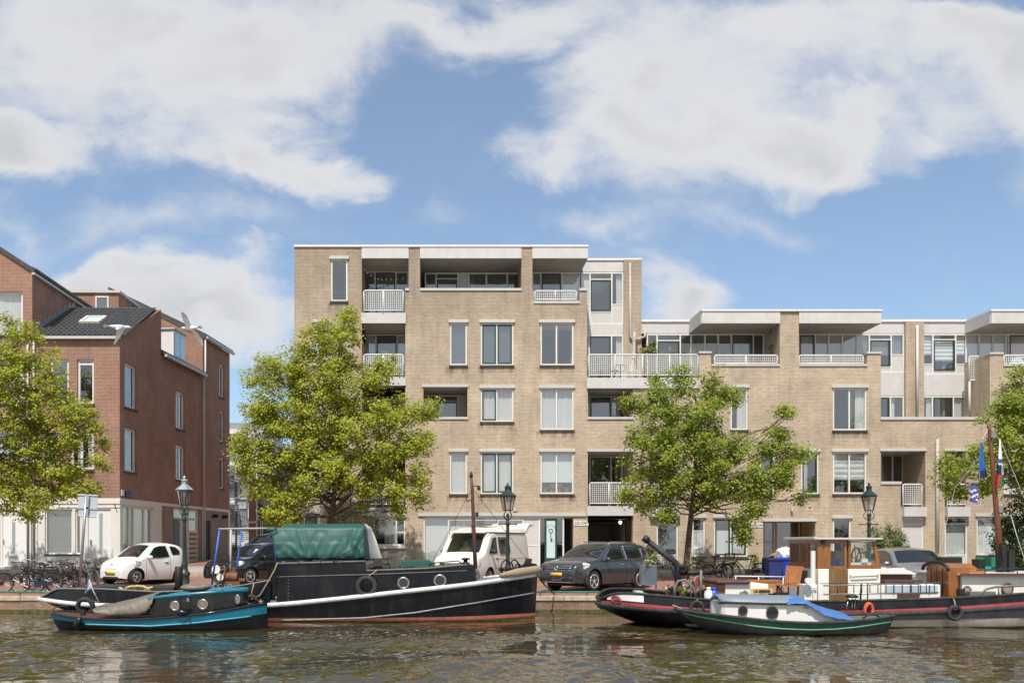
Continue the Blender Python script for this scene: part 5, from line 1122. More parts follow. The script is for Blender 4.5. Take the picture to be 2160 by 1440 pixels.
# black estate
f=(-6.95,35.1); r=(-5.3,37.2); m_,h,lf=place(f,r,1.8); c=m_-lf*.78
T,top,hw,LX,fx,fp=car('black_car','black car half hidden behind the barge awning','car',(c.x,c.y,gz(c.y)),h,4.4,1.8,1.5,
  [(0,.55),(.04,.70),(.2,.82),(.6,.93),(1.1,1.02),(1.55,1.25),(1.95,1.42),(2.4,1.49),(3.0,1.5),(3.6,1.44),(4.0,1.3),(4.25,1.0),(4.37,.8),(4.4,.5)],.94,.88,3.54,.32,BP,
  [[(1.3,1.0),(1.8,1.32),(2.2,1.42),(2.6,1.42),(2.62,1.02)],[(2.7,1.02),(2.68,1.42),(3.3,1.38),(3.75,1.15),(3.6,1.06)]],(1.12,1.93),(3.85,4.2),.74,nose=.74,tail=.8,door=(1.2,2.65,3.5),handles=(2.45,3.4),mirror=(1.42,1.02),plate_z=.46,grille=((.5,.58,.68,M['plastic']),(.6,.25,.36,M['plastic'])),lights=(.55,.82,.66,.86,.5))
b=MB(); x=LX(fx(0,.64))+.035; b.torus((x,0,.66),.075,.011,18,6,m2); b.tube([(x,-.10,.645),(x,.0,.675),(x,.10,.66)],.011,6); b.build('badge',M['chrome'],T,smooth=True)
fp(-.5,.5,.685,.70,'grille_bar',M['chrome'],.016,1,8)
mwb=Matrix.Translation(Vector((c.x,c.y,gz(c.y))))@Matrix.Rotation(math.atan2(h.y,h.x),4,'Z')
b=MB(); b.obox((LX(1.45),.38,1.235),(.26,.30,.004),Matrix.Rotation(R(30),3,'Y')); b.build('paper_permit',M['white'],T)
# steel-blue car down the side street
car('blue_car','steel blue car behind the black car, only its roof in view','car',(X(578,44),44,gz(44)+.1),Vector((-.35,-.94)),4.2,1.75,1.52,
  [(0,.55),(.04,.70),(.2,.82),(.6,.93),(1.0,1.02),(1.45,1.28),(1.85,1.45),(2.3,1.51),(3.0,1.52),(3.6,1.44),(3.9,1.3),(4.1,1.0),(4.17,.8),(4.2,.5)],.94,.85,3.4,.31,BLP,[[(1.3,1.0),(1.8,1.35),(2.2,1.43),(3.3,1.38),(3.7,1.15),(2.6,1.02)]],(1.05,1.85),(3.7,4.0),.76,nose=.76,tail=.8,door=(1.2,2.6),mirror=(1.38,1.02),plate_z=.46,grille=((.5,.55,.66,M['plastic']),),lights=(.5,.78,.66,.86,.45))
# silver estate seen from the front behind the houseboat
car('silver_car','silver grey car facing the canal behind the wooden companionway','car',(X(1948,33.2),34.3,gz(34.3)),Vector((-.10,-.99)),4.5,1.8,1.45,
  [(0,.52),(.04,.66),(.2,.79),(.7,.88),(1.05,.95),(1.5,1.2),(1.85,1.37),(2.3,1.44),(3.0,1.45),(3.8,1.39),(4.2,1.17),(4.4,.85),(4.5,.45)],.88,.9,3.6,.33,SP,[[(1.3,.94),(1.8,1.28),(2.3,1.37),(3.3,1.35),(3.8,1.08),(2.6,.96)]],(1.08,1.82),(3.9,4.2),.80,nose=.78,tail=.84,door=(1.2,2.7),mirror=(1.4,.95),plate_z=.45,grille=((.55,.52,.65,M['plastic']),),lights=(.55,.8,.63,.80,.45))
# camper van
f2=(1.25,34.1); hh=Vector((-.47,-.88)).normalized(); lf=Vector((-hh.y,hh.x)); c=Vector(f2)-hh*2.32-lf*.86
T,top,hw,LX,fx,fp=car('camper_van','old white camper van with a raised roof, front towards the black barge','van',(c.x,c.y,gz(c.y)),hh,4.7,1.84,1.98,
  [(0,.62),(.03,.82),(.12,.98),(.45,1.10),(.62,1.16),(.95,1.55),(1.2,1.84),(1.4,1.93),(1.8,1.97),(3.0,1.98),(4.3,1.97),(4.52,1.90),(4.64,1.4),(4.69,.9),(4.7,.5)],1.12,1.02,3.75,.32,VP,
  [[(.98,1.17),(1.34,1.70),(1.62,1.74),(1.66,1.17)],[(1.82,1.18),(1.80,1.74),(2.78,1.74),(2.82,1.18)]],(.64,1.20),None,.90,nose=.90,tail=.95,sill=.26,openws=True,door=(.9,1.72,2.9),handles=(1.58,),mirror=(1.12,1.22),plate_z=.5,grille=((.6,.72,.82,M['plastic']),),lights=(.55,.86,.68,.86,.25))
# raised roof: low in front, swept up to the rear
b=MB(); b.sm=True; rows=[]
for i in range(21):
    x=.95+(4.75-.95)*i/20; w_=.80*min(1,.86+.3*i/20); hz=.02+.14*min(1,i/4)+max(0,(x-2.4)/2.3)*.12
    rows.append([(LX(x),w_*math.cos(a)*(1 if abs(math.cos(a))>.3 else 1),1.90+(.09+hz)*max(0,math.sin(a))**.55) for a in [PI*k/12 for k in range(13)]])
b.grid(rows); b.sm=False; b.add(rows[0],[tuple(range(13))]); b.add(rows[-1],[tuple(range(13))]); b.build('pop_up_roof',VP,T,recalc=True)
b=MB(); b.tube([(LX(.98+.37*k),hw(.98+.37*k,1.9)*1.0+.01,1.9+.01*min(1,k)) for k in range(11)],.022,5); b.build('roof_gasket',M['plastic'],T)
b=MB(); b.box(LX(2.4),LX(1.5),-.5,.5,2.215,2.222); b.build('roof_mat',mat('olive_canvas',(.16,.15,.10),.9),T)
b=MB(); b.prism([(LX(4.55),2.05),(LX(4.9),2.30),(LX(5.35),2.30),(LX(5.4),2.22),(LX(4.95),2.14),(LX(4.6),1.9)],-.8,.8); b.build('tailgate_spoiler',VP,T,bevel=.03)
b=MB(); b.box(LX(.62)-.02,LX(.45)-.02,-.5,.12,1.125,1.132); b.build('bonnet_vent',M['plastic'],T)
for z in (.95,.62):
    for s_ in (1,-1):
        b=MB(); b.grid([[(LX(x),s_*(hw(x,zz)+.004),zz) for x in [1.45+.1*k for k in range(31)]] for zz in (z-.008,z+.008)]); b.build('side_groove',mat('groove',(.25,.24,.22),.7),T,recalc=False)
b=MB(); b.grid([[(LX(x),hw(x,zz)+.005,zz) for x in [1.95+.05*k for k in range(10)]] for zz in (1.06,1.165)]); b.build('rust_patch',mat('rust_stain',(.45,.20,.06),.8,var=.5,scale=14),T,recalc=False)
b=MB(); b.box(LX(3.5),LX(.7),-.78,.78,.5,.62); b.box(LX(.95),LX(.55),-.78,.78,.6,1.10); b.build('cab_floor',M['plastic'],T)
b=MB()
for s_ in (.4,-.4): b.box(LX(2.0),LX(1.8),s_-.25,s_+.25,.7,1.45); b.box(LX(1.98),LX(1.87),s_-.13,s_+.13,1.45,1.66); b.box(LX(1.9),LX(1.4),s_-.25,s_+.25,.7,.82)
b.build('seat',mat('grey_seat',(.10,.10,.11),.9),T)
b=MB(); m3=Matrix.Rotation(R(25),3,'Y')@Matrix.Rotation(PI/2,3,'Z'); b.torus((LX(1.12),.38,1.17),.19,.014,20,6,m3); b.build('steering_wheel',M['plastic'],T,smooth=True)
mv=Matrix.Translation(Vector((c.x,c.y,gz(c.y))))@Matrix.Rotation(math.atan2(hh.y,hh.x),4,'Z')
# ---------------------------------------------------------------- boats
def pl(pts,u):
    if u<=pts[0][0]: return pts[0][1]
    for a,b in zip(pts,pts[1:]):
        if u<=b[0]: return a[1]+(b[1]-a[1])*(u-a[0])/(b[0]-a[0])
    return pts[-1][1]
class Hull:
    """hull from its sheer line and waterline; s runs from the left end to the right end, t from the waterline (0) to the sheer (1)"""
    def __init__(h,yc,bm,us0,us1,uw0,uw1,sheer,le=(.3,2.2,.25),re=(.3,2.2,.03),flare=.82,tk=1.0): h.__dict__.update(locals())
    def b(h,s):
        v=1
        if s<h.le[0]: v=min(v,h.le[2]+(1-h.le[2])*(1-(1-s/h.le[0])**h.le[1]))
        if 1-s<h.re[0]: v=min(v,h.re[2]+(1-h.re[2])*(1-(1-(1-s)/h.re[0])**h.re[1]))
        return h.bm*v
    def y(h,s,t):
        f=h.flare+(1-h.flare)*min(1,max(0,t)/h.tk)**.6-.10*max(0,t-h.tk) if t>=0 else h.flare*(1+.9*t)
        return h.b(s)*f
    def us(h,s): return h.us0+(h.us1-h.us0)*s
    def p(h,s,t,off=0,side=-1):
        u=h.us(s); dn=h.yc-h.b(s); zs=HC+(V0-interp(h.sheer,u))*dn/F
        xs=(u-U0)*dn/F; uw=h.uw0+(h.uw1-h.uw0)*s; xw=(uw-U0)*dn/F
        tt=max(t,0); x=xw+(xs-xw)*min(1,tt/h.tk)**.8; z=WZ+(zs-WZ)*t if t>=0 else WZ+t*.5
        return Vector((x,h.yc+side*(h.y(s,t)+off),z))
    def sofu(h,u): return (u-h.us0)/(h.us1-h.us0)
    def skin(h,par,mat_,name='hull',n=64,m=12):
        b=MB(); b.sm=True; ts=[-.6,-.3]+[i/m for i in range(m+1)]
        ss=[i/n for i in range(n+1)]
        b.grid([[h.p(s,t,0,-1) for t in ts] for s in ss]); b.grid([[h.p(s,t,0,1) for t in ts] for s in ss])
        b.grid([[h.p(0,t,0,-1) for t in ts],[h.p(0,t,0,1) for t in ts]]); b.grid([[h.p(1,t,0,-1) for t in ts],[h.p(1,t,0,1) for t in ts]])
        return b.build(name,mat_,par,weld=True)
    def strip(h,par,name,mat_,t0,t1,s0=0,s1=1,off=.008,n=48,sides=(-1,),k=3):
        b=MB(); b.sm=True
        f0=t0 if callable(t0) else (lambda s:t0); f1=t1 if callable(t1) else (lambda s:t1)
        for sd in sides:
            b.grid([[h.p(s,f0(s)+(f1(s)-f0(s))*j/k,off,sd) for j in range(k+1)] for s in [s0+(s1-s0)*i/n for i in range(n+1)]])
        return b.build(name,mat_,par,recalc=False)
    def rail(h,par,name,mat_,t,r,s0=0,s1=1,off=0,n=56,wrap0=True,wrap1=False,dz=0,sq=None):
        f=t if callable(t) else (lambda s:t); ss=[s0+(s1-s0)*i/n for i in range(n+1)]
        near=[h.p(s,f(s),off,-1)+Vector((0,0,dz)) for s in ss]; far=[h.p(s,f(s),off,1)+Vector((0,0,dz)) for s in ss]
        b=MB(); b.tube(far[::-1]+near if wrap0 else near,r,8)
        if not wrap0: b.tube(far,r,8)
        return b.build(name,mat_,par,smooth=True)
    def deck(h,par,mat_,drop=.04,s0=0,s1=1,name='deck',n=48):
        b=MB(); rows=[]
        for i in range(n+1):
            s=s0+(s1-s0)*i/n; a,c=h.p(s,1,-.02,-1),h.p(s,1,-.02,1); rows.append([a.lerp(c,q)+Vector((0,0,-drop+.03*math.sin(PI*q))) for q in (0,.25,.5,.75,1)])
        b.grid(rows); return b.build(name,mat_,par,recalc=False)
    def t_of_v(h,pts):
        """t at which the near side shows at pixel height v(u)"""
        def f(s):
            u=h.us(s); dn=h.yc-h.b(s); zs=HC+(V0-interp(h.sheer,u))*dn/F; z=HC+(V0-pl(pts,u))*dn/F; return max(-.05,min(1.2,(z-WZ)/(zs-WZ)))
        return f
M['hullblack']=mat('hull_black',(.006,.007,.010),.30,var=.5,scale=1.5,dirt=.45,dcol=(.055,.042,.032),bump=.10,bscale=1.2,spec=.35)
M['whiterail']=mat('white_rail',(.62,.61,.62),.45,var=.15,scale=7,dirt=.8,dcol=(.32,.29,.27))
M['redox']=mat('red_lead',(.40,.12,.09),.7,var=.25,scale=4,dirt=.7,dcol=(.28,.14,.06))
M['greydeck']=mat('grey_deck',(.16,.155,.15),.8,var=.2,dirt=.4,dcol=(.07,.06,.05))
M['rope']=mat('hemp_rope',(.33,.25,.165),.95,var=.3,scale=40,bump=.8,stretch=(1,1,3))
M['rubber']=mat('old_rubber',(.028,.028,.028),.85,var=.4,scale=8,dirt=.5,dcol=(.11,.10,.09))
M['bluepole']=mat('blue_pole',(.03,.13,.48),.5,var=.2,scale=14)
def tarp(name,col,bmp=.5): return mat(name,col,.55,var=.12,scale=2.2,bump=bmp,bscale=3.5,dirt=.25,dcol=tuple(x*.55+.02 for x in col),stretch=(1,1,.6))
M['tarpgreen']=tarp('green_tarp',(.015,.082,.068)); M['tarpgrey']=tarp('taupe_canvas',(.145,.122,.095)); M['tarpblue']=tarp('blue_tarp',(.055,.15,.38)); M['tarppale']=tarp('pale_canvas',(.42,.42,.38))
def polyside(b,pts,d,th): b.prism([(X(u,d),Z(v,d)) for u,v in pts],d,d+th)
def porthole(par,c,r,rim,gl=None,m=None,rx=1):
    b=MB(); m=m or Matrix.Identity(3); mm_=m@Matrix.Diagonal((rx,1,1)); b.torus(c,r,r*.2,24,8,mm_); p=b.build('porthole',rim,par,smooth=True)
    b=MB(); b.disc(Vector(c)+m@Vector((0,-.012,0)),r,24,mm_); b.build('pane',gl or M['carglass'],p,recalc=False)
    b=MB()
    for k in range(6): a=k*PI/3+.3; b.ell(Vector(c)+mm_@Vector((r*1.22*math.cos(a),-.01,r*1.22*math.sin(a))),.009,.009,.009,6,4)
    b.build('rivet',M['steel'],p); return p
def tyre(label,u,v,d,r,group='tyre fenders hung on the boats',rope_to=None,tilt=0):
    c=P(u,v,d); R_=r*d/F; T=thing('tyre_fender',label,'tyre',(c.x,d,c.z),group); m_=Matrix.Rotation(tilt,3,'X')
    b=MB(); b.sm=True; prof=[(.56,-.05),(.60,-.28),(.80,-.34),(.96,-.26),(1.0,-.1),(1.0,.1),(.96,.26),(.80,.34),(.60,.28),(.56,.05)]
    rows=[[c+m_@Vector((R_*p*math.cos(a),R_*q,R_*p*math.sin(a))) for p,q in prof] for a in [2*PI*k/28 for k in range(28)]]
    b.grid(rows,cu=True,cv=True); b.build('tyre',M['rubber'],T)
    b=MB(); top=c+Vector((0,-.02,R_*.8)); e=P(*rope_to) if rope_to else top+Vector((.05,.15,.35)); b.tube([top,top.lerp(e,.5)+Vector((0,-.03,0)),e],.016,6); b.build('rope',M['rope'],T,smooth=True); return T
# ======== black barge
BA=thing('barge','long black barge with a white rubbing rail and rope bow fender, wearing a green tarpaulin','boat',(X(600,28),28.1,WZ),'boats moored along the quay')
hb=Hull(28.1,1.8,80,1134,190,1128,[(80,1262),(150,1271),(220,1275),(300,1277),(440,1277),(570,1274),(700,1262),(850,1245),(1000,1228),(1134,1208)],le=(.26,2.0,.22),re=(.20,2.2,.03),flare=.88)
hb.skin(BA,M['hullblack'])
hb.rail(BA,'rubbing_rail',M['whiterail'],.97,.062,0,1,.015)
hb.strip(BA,'boot_top',M['redox'],0,hb.t_of_v([(80,1312),(560,1303),(750,1303),(900,1302),(1000,1299),(1060,1296),(1128,1292)]),.2,1,.006)
hb.strip(BA,'waterline_growth',mat('slime',(.10,.095,.02),.6,var=.5,scale=9),-.05,.05,.25,1,.011)
hb.rail(BA,'strake',mat('worn_strake',(.22,.22,.23),.4,var=.3,scale=9),hb.t_of_v([(560,1308),(740,1303),(860,1292),(1000,1271),(1128,1250)]),.02,.44,.995,.012,wrap0=False)
hb.deck(BA,M['greydeck'],.02)
# aft bulwark
b=MB(); b.sm=True; ss=[.005+i*.46/40 for i in range(41)]; bt=[(80,1262),(100,1250),(118,1240),(210,1242),(330,1249),(430,1245),(500,1237),(585,1222)]
for sd in (-1,1): b.grid([[hb.p(s,1,-.02-q*.10*(1-min(1,s/.1)),sd)+Vector((0,0,q*max(.0,(interp(hb.sheer,hb.us(s))-pl(bt,hb.us(s)))*26.8/F))) for q in (0,.5,1)] for s in ss])
b.build('bulwark',M['hullblack'],BA,recalc=False)
rl_=[]
for s in ss: rl_.append(hb.p(s,1,-.05,-1)+Vector((0,0,max(.02,(interp(hb.sheer,hb.us(s))-pl(bt,hb.us(s)))*26.8/F))))
b=MB(); b.tube(rl_,.03,6); b.build('bulwark_rail',M['greydeck'],BA,smooth=True)
d=26.55     # deckhouse sides
b=MB(); polyside(b,[(583,1276),(583,1188),(771,1183),(773,1203),(900,1198),(985,1190),(1004,1194),(1004,1232),(900,1247),(773,1262)],d,3.0); ch=b.build('deckhouse',M['hullblack'],BA)
for (q,rr) in (([(583,1216),(773,1211),(985,1203)],.012),([(583,1188),(771,1183)],.025),([(773,1203),(900,1198),(985,1190)],.022)):
    b=MB(); b.tube([P(u,v,d-.015) for u,v in q],rr,6); b.build('edge_trim',M['greydeck'],ch,smooth=True)
b=MB(); 
for k in range(7): b.ell(P(608,1222+k*7,d-.005),.014,.01,.014,6,4)
for k in range(30): b.ell(P(780+k*7,pl([(773,1207),(985,1194)],780+k*7),d-.005),.011,.01,.011,6,4)
b.build('rivet',M['steel'],ch)
for (u,v,r) in ((851,1229,11),(928,1224,11.5),(800,1233,0)):
    if r: porthole(BA,P(u,v,d-.02),r*d/F,M['steel'])
b=MB(); polyside(b,[(846,1194),(846,1186),(853,1183),(905,1182),(917,1190),(917,1193)],27.0,1.4); b.build('hatch_cover',M['tarpgreen'],BA)
b=MB(); b.tube([P(905,1192,d+.05),P(912,1187,d+.05),P(965,1182,d+.05),P(978,1189,d+.05)],.016,6); b.tube([P(935,1194,d+.05),P(935,1185,d+.05)],.014,6); b.build('grab_rail',M['hullblack'],BA,smooth=True)
b=MB(); c=P(982,1188,27.2); b.lathe([(.10,0),(.10,.03),(.06,.04),(.06,.10),(.12,.11),(.12,.15),(.02,.17)],12,c); b.build('ventilator',M['hullblack'],BA,smooth=True)
# mast, bow gear
b=MB(); b.tube([P(1004,1226,27.9),P(1000,1130,27.9),P(996,1030,27.9),P(994,1003,27.9)],[.06,.055,.045,.03],10); ms=b.build('mast',mat('brown_mast',(.09,.035,.022),.6,var=.3,scale=10),BA,smooth=True)
b=MB(); b.lathe([(.02,0),(.05,.03),(.05,.10),(.01,.2)],8,P(994,1008,27.9)); b.tube([P(996,1025,27.9),P(1010,1024,27.9)],.015,6); b.tube([P(984,1056,27.9),P(1000,1054,27.9)],.014,6); b.build('mast_fitting',M['dark'],ms)
for (u,v) in ((1010,1029),(1006,1084)):
    b=MB(); b.obox(P(u,v,27.9),(.09,.09,.12)); b.build('mast_lamp',M['dark'],ms)
b=MB()
for (u0,v0,u1,v1) in ((996,1030,905,1196),(997,1030,1120,1190),(998,1060,990,1190)): b.tube([P(u0,v0,27.9),P(u1,v1,27.9)],.006,4)
b.build('stay',M['dark'],ms)
b=MB(); b.ell(P(1004,1215,27.6),.12,.12,.22,8,6); b.ell(P(1003,1205,27.5),.08,.08,.1,8,6); b.build('mast_foot',M['steel'],ms,smooth=True)
b=MB(); b.sm=True; bw=[(1052,1225),(1075,1213),(1092,1198),(1104,1195),(1110,1190),(1128,1187),(1134,1190)]
for sd in (-1,1): b.grid([[hb.p(s,1,-.03,sd)+Vector((0,0,q*max(.0,(interp(hb.sheer,hb.us(s))-pl(bw,hb.us(s)))*27.6/F))) for q in (0,1)] for s in [.925+.075*i/16 for i in range(17)]])
b.build('bow_bulwark',M['hullblack'],BA,recalc=False)
pts=[hb.p(s,1,.05,-1)+Vector((0,0,.10)) for s in [.925+.075*i/14 for i in range(15)]]+[hb.p(s,1,.05,1)+Vector((0,0,.10)) for s in [1-.06*i/10 for i in range(11)]]
b=MB(); b.tube(pts,[.05+.07*min(1,i/6) for i in range(15)]+[.12]*11,10); b.build('rope_fender',M['rope'],BA,smooth=True)
b=MB(); c=P(1075,1200,27.8)
for (dx,rr) in ((-.12,.26),(0,.2),(.14,.27),(.25,.16)): b.torus(c+Vector((dx,dx*.6,0)),rr,.022,22,6,Matrix.Rotation(R(55),3,'Z'))
b.tube([c+Vector((-.3,-.15,0)),c+Vector((.35,.2,0))],.045,8); b.box(c.x-.25,c.x-.20,c.y-.1,c.y+.1,c.z-.35,c.z+.05); b.box(c.x+.2,c.x+.25,c.y-.1,c.y+.1,c.z-.35,c.z+.05); b.build('anchor_windlass',M['dark'],BA,smooth=True)
b=MB(); b.obox(P(1115,1183,28.0),(.16,.2,.16)); b.tube([P(1104,1195,28),P(1110,1182,28),P(1122,1180,28)],.03,6); b.build('fairlead',M['dark'],BA)
b=MB()
for k in range(5): b.box(X(1010+k*8,27.2),X(1012+k*8,27.2),27.2,27.24,Z(1230-k,27.2),Z(1222-k,27.2))
b.tube([P(1008,1224,27.2),P(1048,1219,27.2)],.03,6); b.build('pin_rail',M['greydeck'],BA)
b=MB(); c=P(377,1246,27.6); b.lathe([(.11,-.1),(.11,.68),(.09,.70)],14,c); b.build('stove_pipe',M['dark'],BA,smooth=True)
b=MB(); b.prism([(X(165,27.6),Z(1250,27.6)),(X(165,27.6),Z(1236,27.6)),(X(368,27.6),Z(1238,27.6)),(X(368,27.6),Z(1252,27.6))],27.5,29.2); b.build('hatch_coaming',mat('brown_coaming',(.035,.028,.025),.7,var=.3),BA)
b=MB(); b.prism([(X(565,26.5),Z(1265,26.5)),(X(565,26.5),Z(1198,26.5)),(X(582,26.5),Z(1192,26.5)),(X(582,26.5),Z(1265,26.5))],26.45,26.52); b.tube([P(566,1262,26.4),P(567,1190,26.4)],.015,6); b.build('boarding_panel',M['hullblack'],BA)
b=MB(); b.tube([P(530,1263,26.3),P(548,1255,26.25),P(562,1232,26.25),P(580,1200,26.3),P(585,1186,26.4)],.018,6); b.build('mooring_line',M['rope'],BA,smooth=True)
b=MB(); b.tube([P(1133,1212,27.9),P(1148,1232,29),P(1170,1253,30)],.022,6); b.build('mooring_line',M['dark'],BA,smooth=True)
# awning frame
for (u0,v0,u1,v1,dd,dd1) in ((463,1118,447,1232,26.8,26.8),(510,1118,495,1235,28.9,28.9),(577,1118,584,1196,26.8,26.8)):
    b=MB(); b.tube([P(u0,v0,dd),P(u1,v1,dd1)],.028,6); b.build('awning_pole',M['bluepole'],BA,smooth=True)
b=MB(); b.tube([P(461,1115,26.8),P(582,1113,26.8)],.022,6); b.tube([P(500,1116,28.9),P(600,1114,28.9)],.016,6); b.tube([P(463,1115,26.8),P(500,1116,28.9)],.016,6); b.tube([P(487,1116,27.4),P(486,1225,27.4)],.03,8); b.build('awning_frame',M['pipe'],BA,smooth=True)
b=MB(); c=P(485,1216,27.4); b.lathe([(.13,-.18),(.13,.22)],14,c,Matrix.Rotation(PI/2,3,'Y')); b.lathe([(.07,0),(.07,.16)],10,c+Vector((-.1,0,.1))); b.lathe([(.07,0),(.07,.18)],10,c+Vector((.12,0,.1))); b.torus(c+Vector((-.22,-.05,0)),.2,.03,18,6,Matrix.Rotation(R(25),3,'Z')); b.tube([c+Vector((-.45,0,-.05)),c+Vector((.4,.1,-.1))],.05,6); b.box(c.x-.35,c.x+.3,c.y-.1,c.y+.2,c.z-.5,c.z-.12); b.build('deck_winch',M['rust'],BA,smooth=False)
b=MB(); b.lathe([(.10,0),(.10,.05)],16,c+Vector((-.22,-.22,.0)),Matrix.Rotation(PI/2,3,'X')); b.lathe([(.12,0),(.12,.04)],16,P(456,1200,27.2),Matrix.Rotation(PI/2,3,'X')); b.build('gauge',M['white'],BA)
b=MB(); rd=random.Random(2)
for k in range(4):
    c=P(262+k*15,1244+rd.uniform(-2,3),27.4); b.torus(c,.16,.035,16,6,Matrix.Rotation(rd.uniform(.2,1.2),3,'X')@Matrix.Rotation(rd.uniform(-.6,.6),3,'Z'))
b.tube([P(302,1250,27.3),P(310,1240,27.3),P(322,1238,27.3)],.035,6); tag(b.build('rope_coil',mat('yellow_rope',(.50,.38,.17),.9,var=.3,scale=30),smooth=True),'heap of yellowish mooring rope on the aft deck of the black barge','rope')
# green tarpaulin as a draped sheet
TP=thing('tarpaulin','large green tarpaulin tented over the deckhouse of the black barge','tarpaulin',P(680,1183,28))
def fold(p,a=.05): 
    n_=.7*noise.noise(Vector((p.x*1.3,p.z*.9,p.y*.7)))-1.1*abs(noise.noise(Vector((p.x*2.6+p.z*2.6,p.z*.9,3))))-.9*abs(noise.noise(Vector((p.x*2.4-p.z*3.1,1,p.z*.8+7))))-.5*abs(noise.noise(Vector((p.x*6+p.z*3,5,p.z*2))))
    return n_*a
b=MB(); b.sm=True; rows=[]; nx=130; prof=[(0,1180.5,26.62),(.06,1171,26.58),(.2,1150,26.62),(.35,1130,26.68),(.48,1113,26.75),(.52,1110,26.9),(.62,1108,27.5),(.75,1104.5,28.3),(.82,1107,28.9),(.9,1130,29.2),(1,1180,29.3)]
CRS=[(640,1176,611,1150,5,.05),(655,1180,676,1132,6,.05),(648,1180,630,1118,5,.05),(722,1180,731,1143,6,.05),(733,1170,758,1118,6,.07),(742,1170,768,1106,6,.07),(748,1150,768,1176,5,.05),(600,1164,588,1118,5,.04),(612,1174,598,1128,5,.04),(690,1180,706,1148,6,.04),(676,1180,664,1150,5,.035),(706,1180,716,1160,4,.03),(585,1150,577,1116,6,.04),(760,1178,764,1130,4,.05)]
def crease(u,v):
    r=0
    for (a,c,e,g,w_,am) in CRS:
        dx,dy=e-a,g-c; t_=max(0,min(1,((u-a)*dx+(v-c)*dy)/(dx*dx+dy*dy))); dd=math.hypot(u-a-dx*t_,v-c-dy*t_); r+=.62*am*(1-t_*.6)*(math.exp(-(dd/w_)**2)-.6*math.exp(-((dd-w_*1.8)/w_)**2))
    return r
def tp(f,q):
    v=pl([(a,c) for a,c,e in prof],q); dd=pl([(a,e) for a,c,e in prof],q); top_=1-min(1,max(0,(v-1105)/75))
    u=(585-16*top_ if q<.5 else 598)+(768-(585-16*top_ if q<.5 else 598))*f
    sag=3.2*abs(math.sin(f*PI*3.5+.4))*(1-top_) if q<.25 else 0
    p=P(u,v-sag,dd); w=(.018*noise.noise(Vector((p.x*1.5,p.z*1.2,0)))+.012*noise.noise(Vector((p.x*5,p.z*3,2)))+crease(u,v)) if q<.5 else fold(p,.02); p.y-=w; p.z+=w*.2; return p
for i in range(nx+1): rows.append([tp(i/nx,j/40) for j in range(41)])
b.grid(rows); b.build('cover',M['tarpgreen'],TP,recalc=False,solid=.01)
b=MB(); b.sm=True; rows=[]
for i in range(0):
    f=i/16; rr=[]
    for j in range(21):
        q=.06+.88*j/20; p=tp(1,q).copy(); v=pl([(a,c) for a,c,e in prof],q); fl=max(0,(v-1103)/77); p.x+=f*(.08+.34*fl)+(.0); p.y+=f*(.5)*(1 if q<.5 else -1)*.8*(1-abs(q-.5)); w=fold(p,.05); p.x+=w*f; rr.append(p)
    rows.append(rr)
for i in range(17):
    f=i/16; rr=[]
    for j in range(41):
        q=j/40; p=tp(1,q).copy(); low=min(1,max(0,(p.z-Z(1180,27.9))/(Z(1104,27.9)-Z(1180,27.9)))); tgt=Vector((p.x+.10+.34*(1-low),27.95+(p.y-27.95)*.12,p.z)); r_=p.lerp(tgt,math.sin(f*PI/2)); r_.x=p.x+(tgt.x-p.x)*f; w=fold(Vector((p.x+f*2,p.y,p.z)),.03); r_.x+=w*f; rr.append(r_)
    rows.append(rr)
b.grid(rows); b.m=[0 if k//40<5 else 1 for k in range(len(b.f))]; b.build('end_flap',[M['tarpgreen'],M['tarppale']],TP,recalc=False)
b=MB(); b.sm=True; c=P(578,1124,26.75); b.ell(c,.14,.10,.15,10,8); b.ell(c+Vector((-.05,0,.1)),.16,.12,.08,10,6); b.build('rolled_corner',M['tarpgreen'],TP)
b=MB(); b.tube([P(702,1184,26.5),P(725,1168,26.45),P(745,1158,26.42),P(752,1150,26.42),P(770,1122,26.6)],.014,5); b.tube([P(612,1168,26.48),P(625,1158,26.46),P(631,1172,26.48)],.008,5)
for u in (630,676,722): b.tube([P(u,1180,26.52),P(u,1187,26.5)],.01,5)
b.build('lashing',M['dark'],TP,smooth=True)
tyre('black tyre fender hanging below the green tarpaulin on the barge side',773,1236,26.35,23,rope_to=(797,1201,26.45)); tyre('black tyre fender standing at the stern of the small teal boat',180,1278,25.55,20,tilt=.15,rope_to=(208,1270,25.6))
tyre('small tyre fender wedged behind the bow of the teal boat',530,1268,25.9,15)
# ======== teal boat
TB=thing('tug_boat','small black and teal boat with a taupe canvas cover and a low black cabin','boat',(X(330,24.6),24.6,WZ),'boats moored along the quay')
ht=Hull(24.6,.93,105,563,122,565,[(105,1292),(140,1299),(185,1304.5),(235,1306.5),(285,1306),(330,1303.5),(385,1299),(440,1292),(495,1283),(563,1270)],le=(.22,2.3,.35),re=(.30,2.0,.03),flare=.84)
TEAL=mat('teal_paint',(.006,.155,.24),.28,var=.1,scale=2,coat=.4); MAR=mat('maroon_deck',(.10,.035,.03),.45,var=.25,dirt=.3,dcol=(.05,.03,.03)); BG=mat('cabin_black',(.012,.011,.011),.16,var=.4,scale=1.5,coat=.5)
ht.skin(TB,M['hullblack']); ht.strip(TB,'painted_band',TEAL,ht.t_of_v([(105,1305),(150,1311),(210,1317.5),(310,1321),(400,1314),(470,1305),(563,1293)]),ht.t_of_v([(105,1293.5),(140,1301),(185,1307),(285,1308.5),(385,1301.5),(495,1286),(563,1275)]),0,.998,.006,sides=(-1,1))
ht.rail(TB,'gunwale',BG,1.0,.028,0,1,.004); ht.rail(TB,'rubbing_strake',mat('light_teal',(.07,.33,.43),.3),ht.t_of_v([(105,1306),(177,1316),(310,1320),(410,1313),(528,1299)]),.018,.15,.925,.018,wrap0=False)
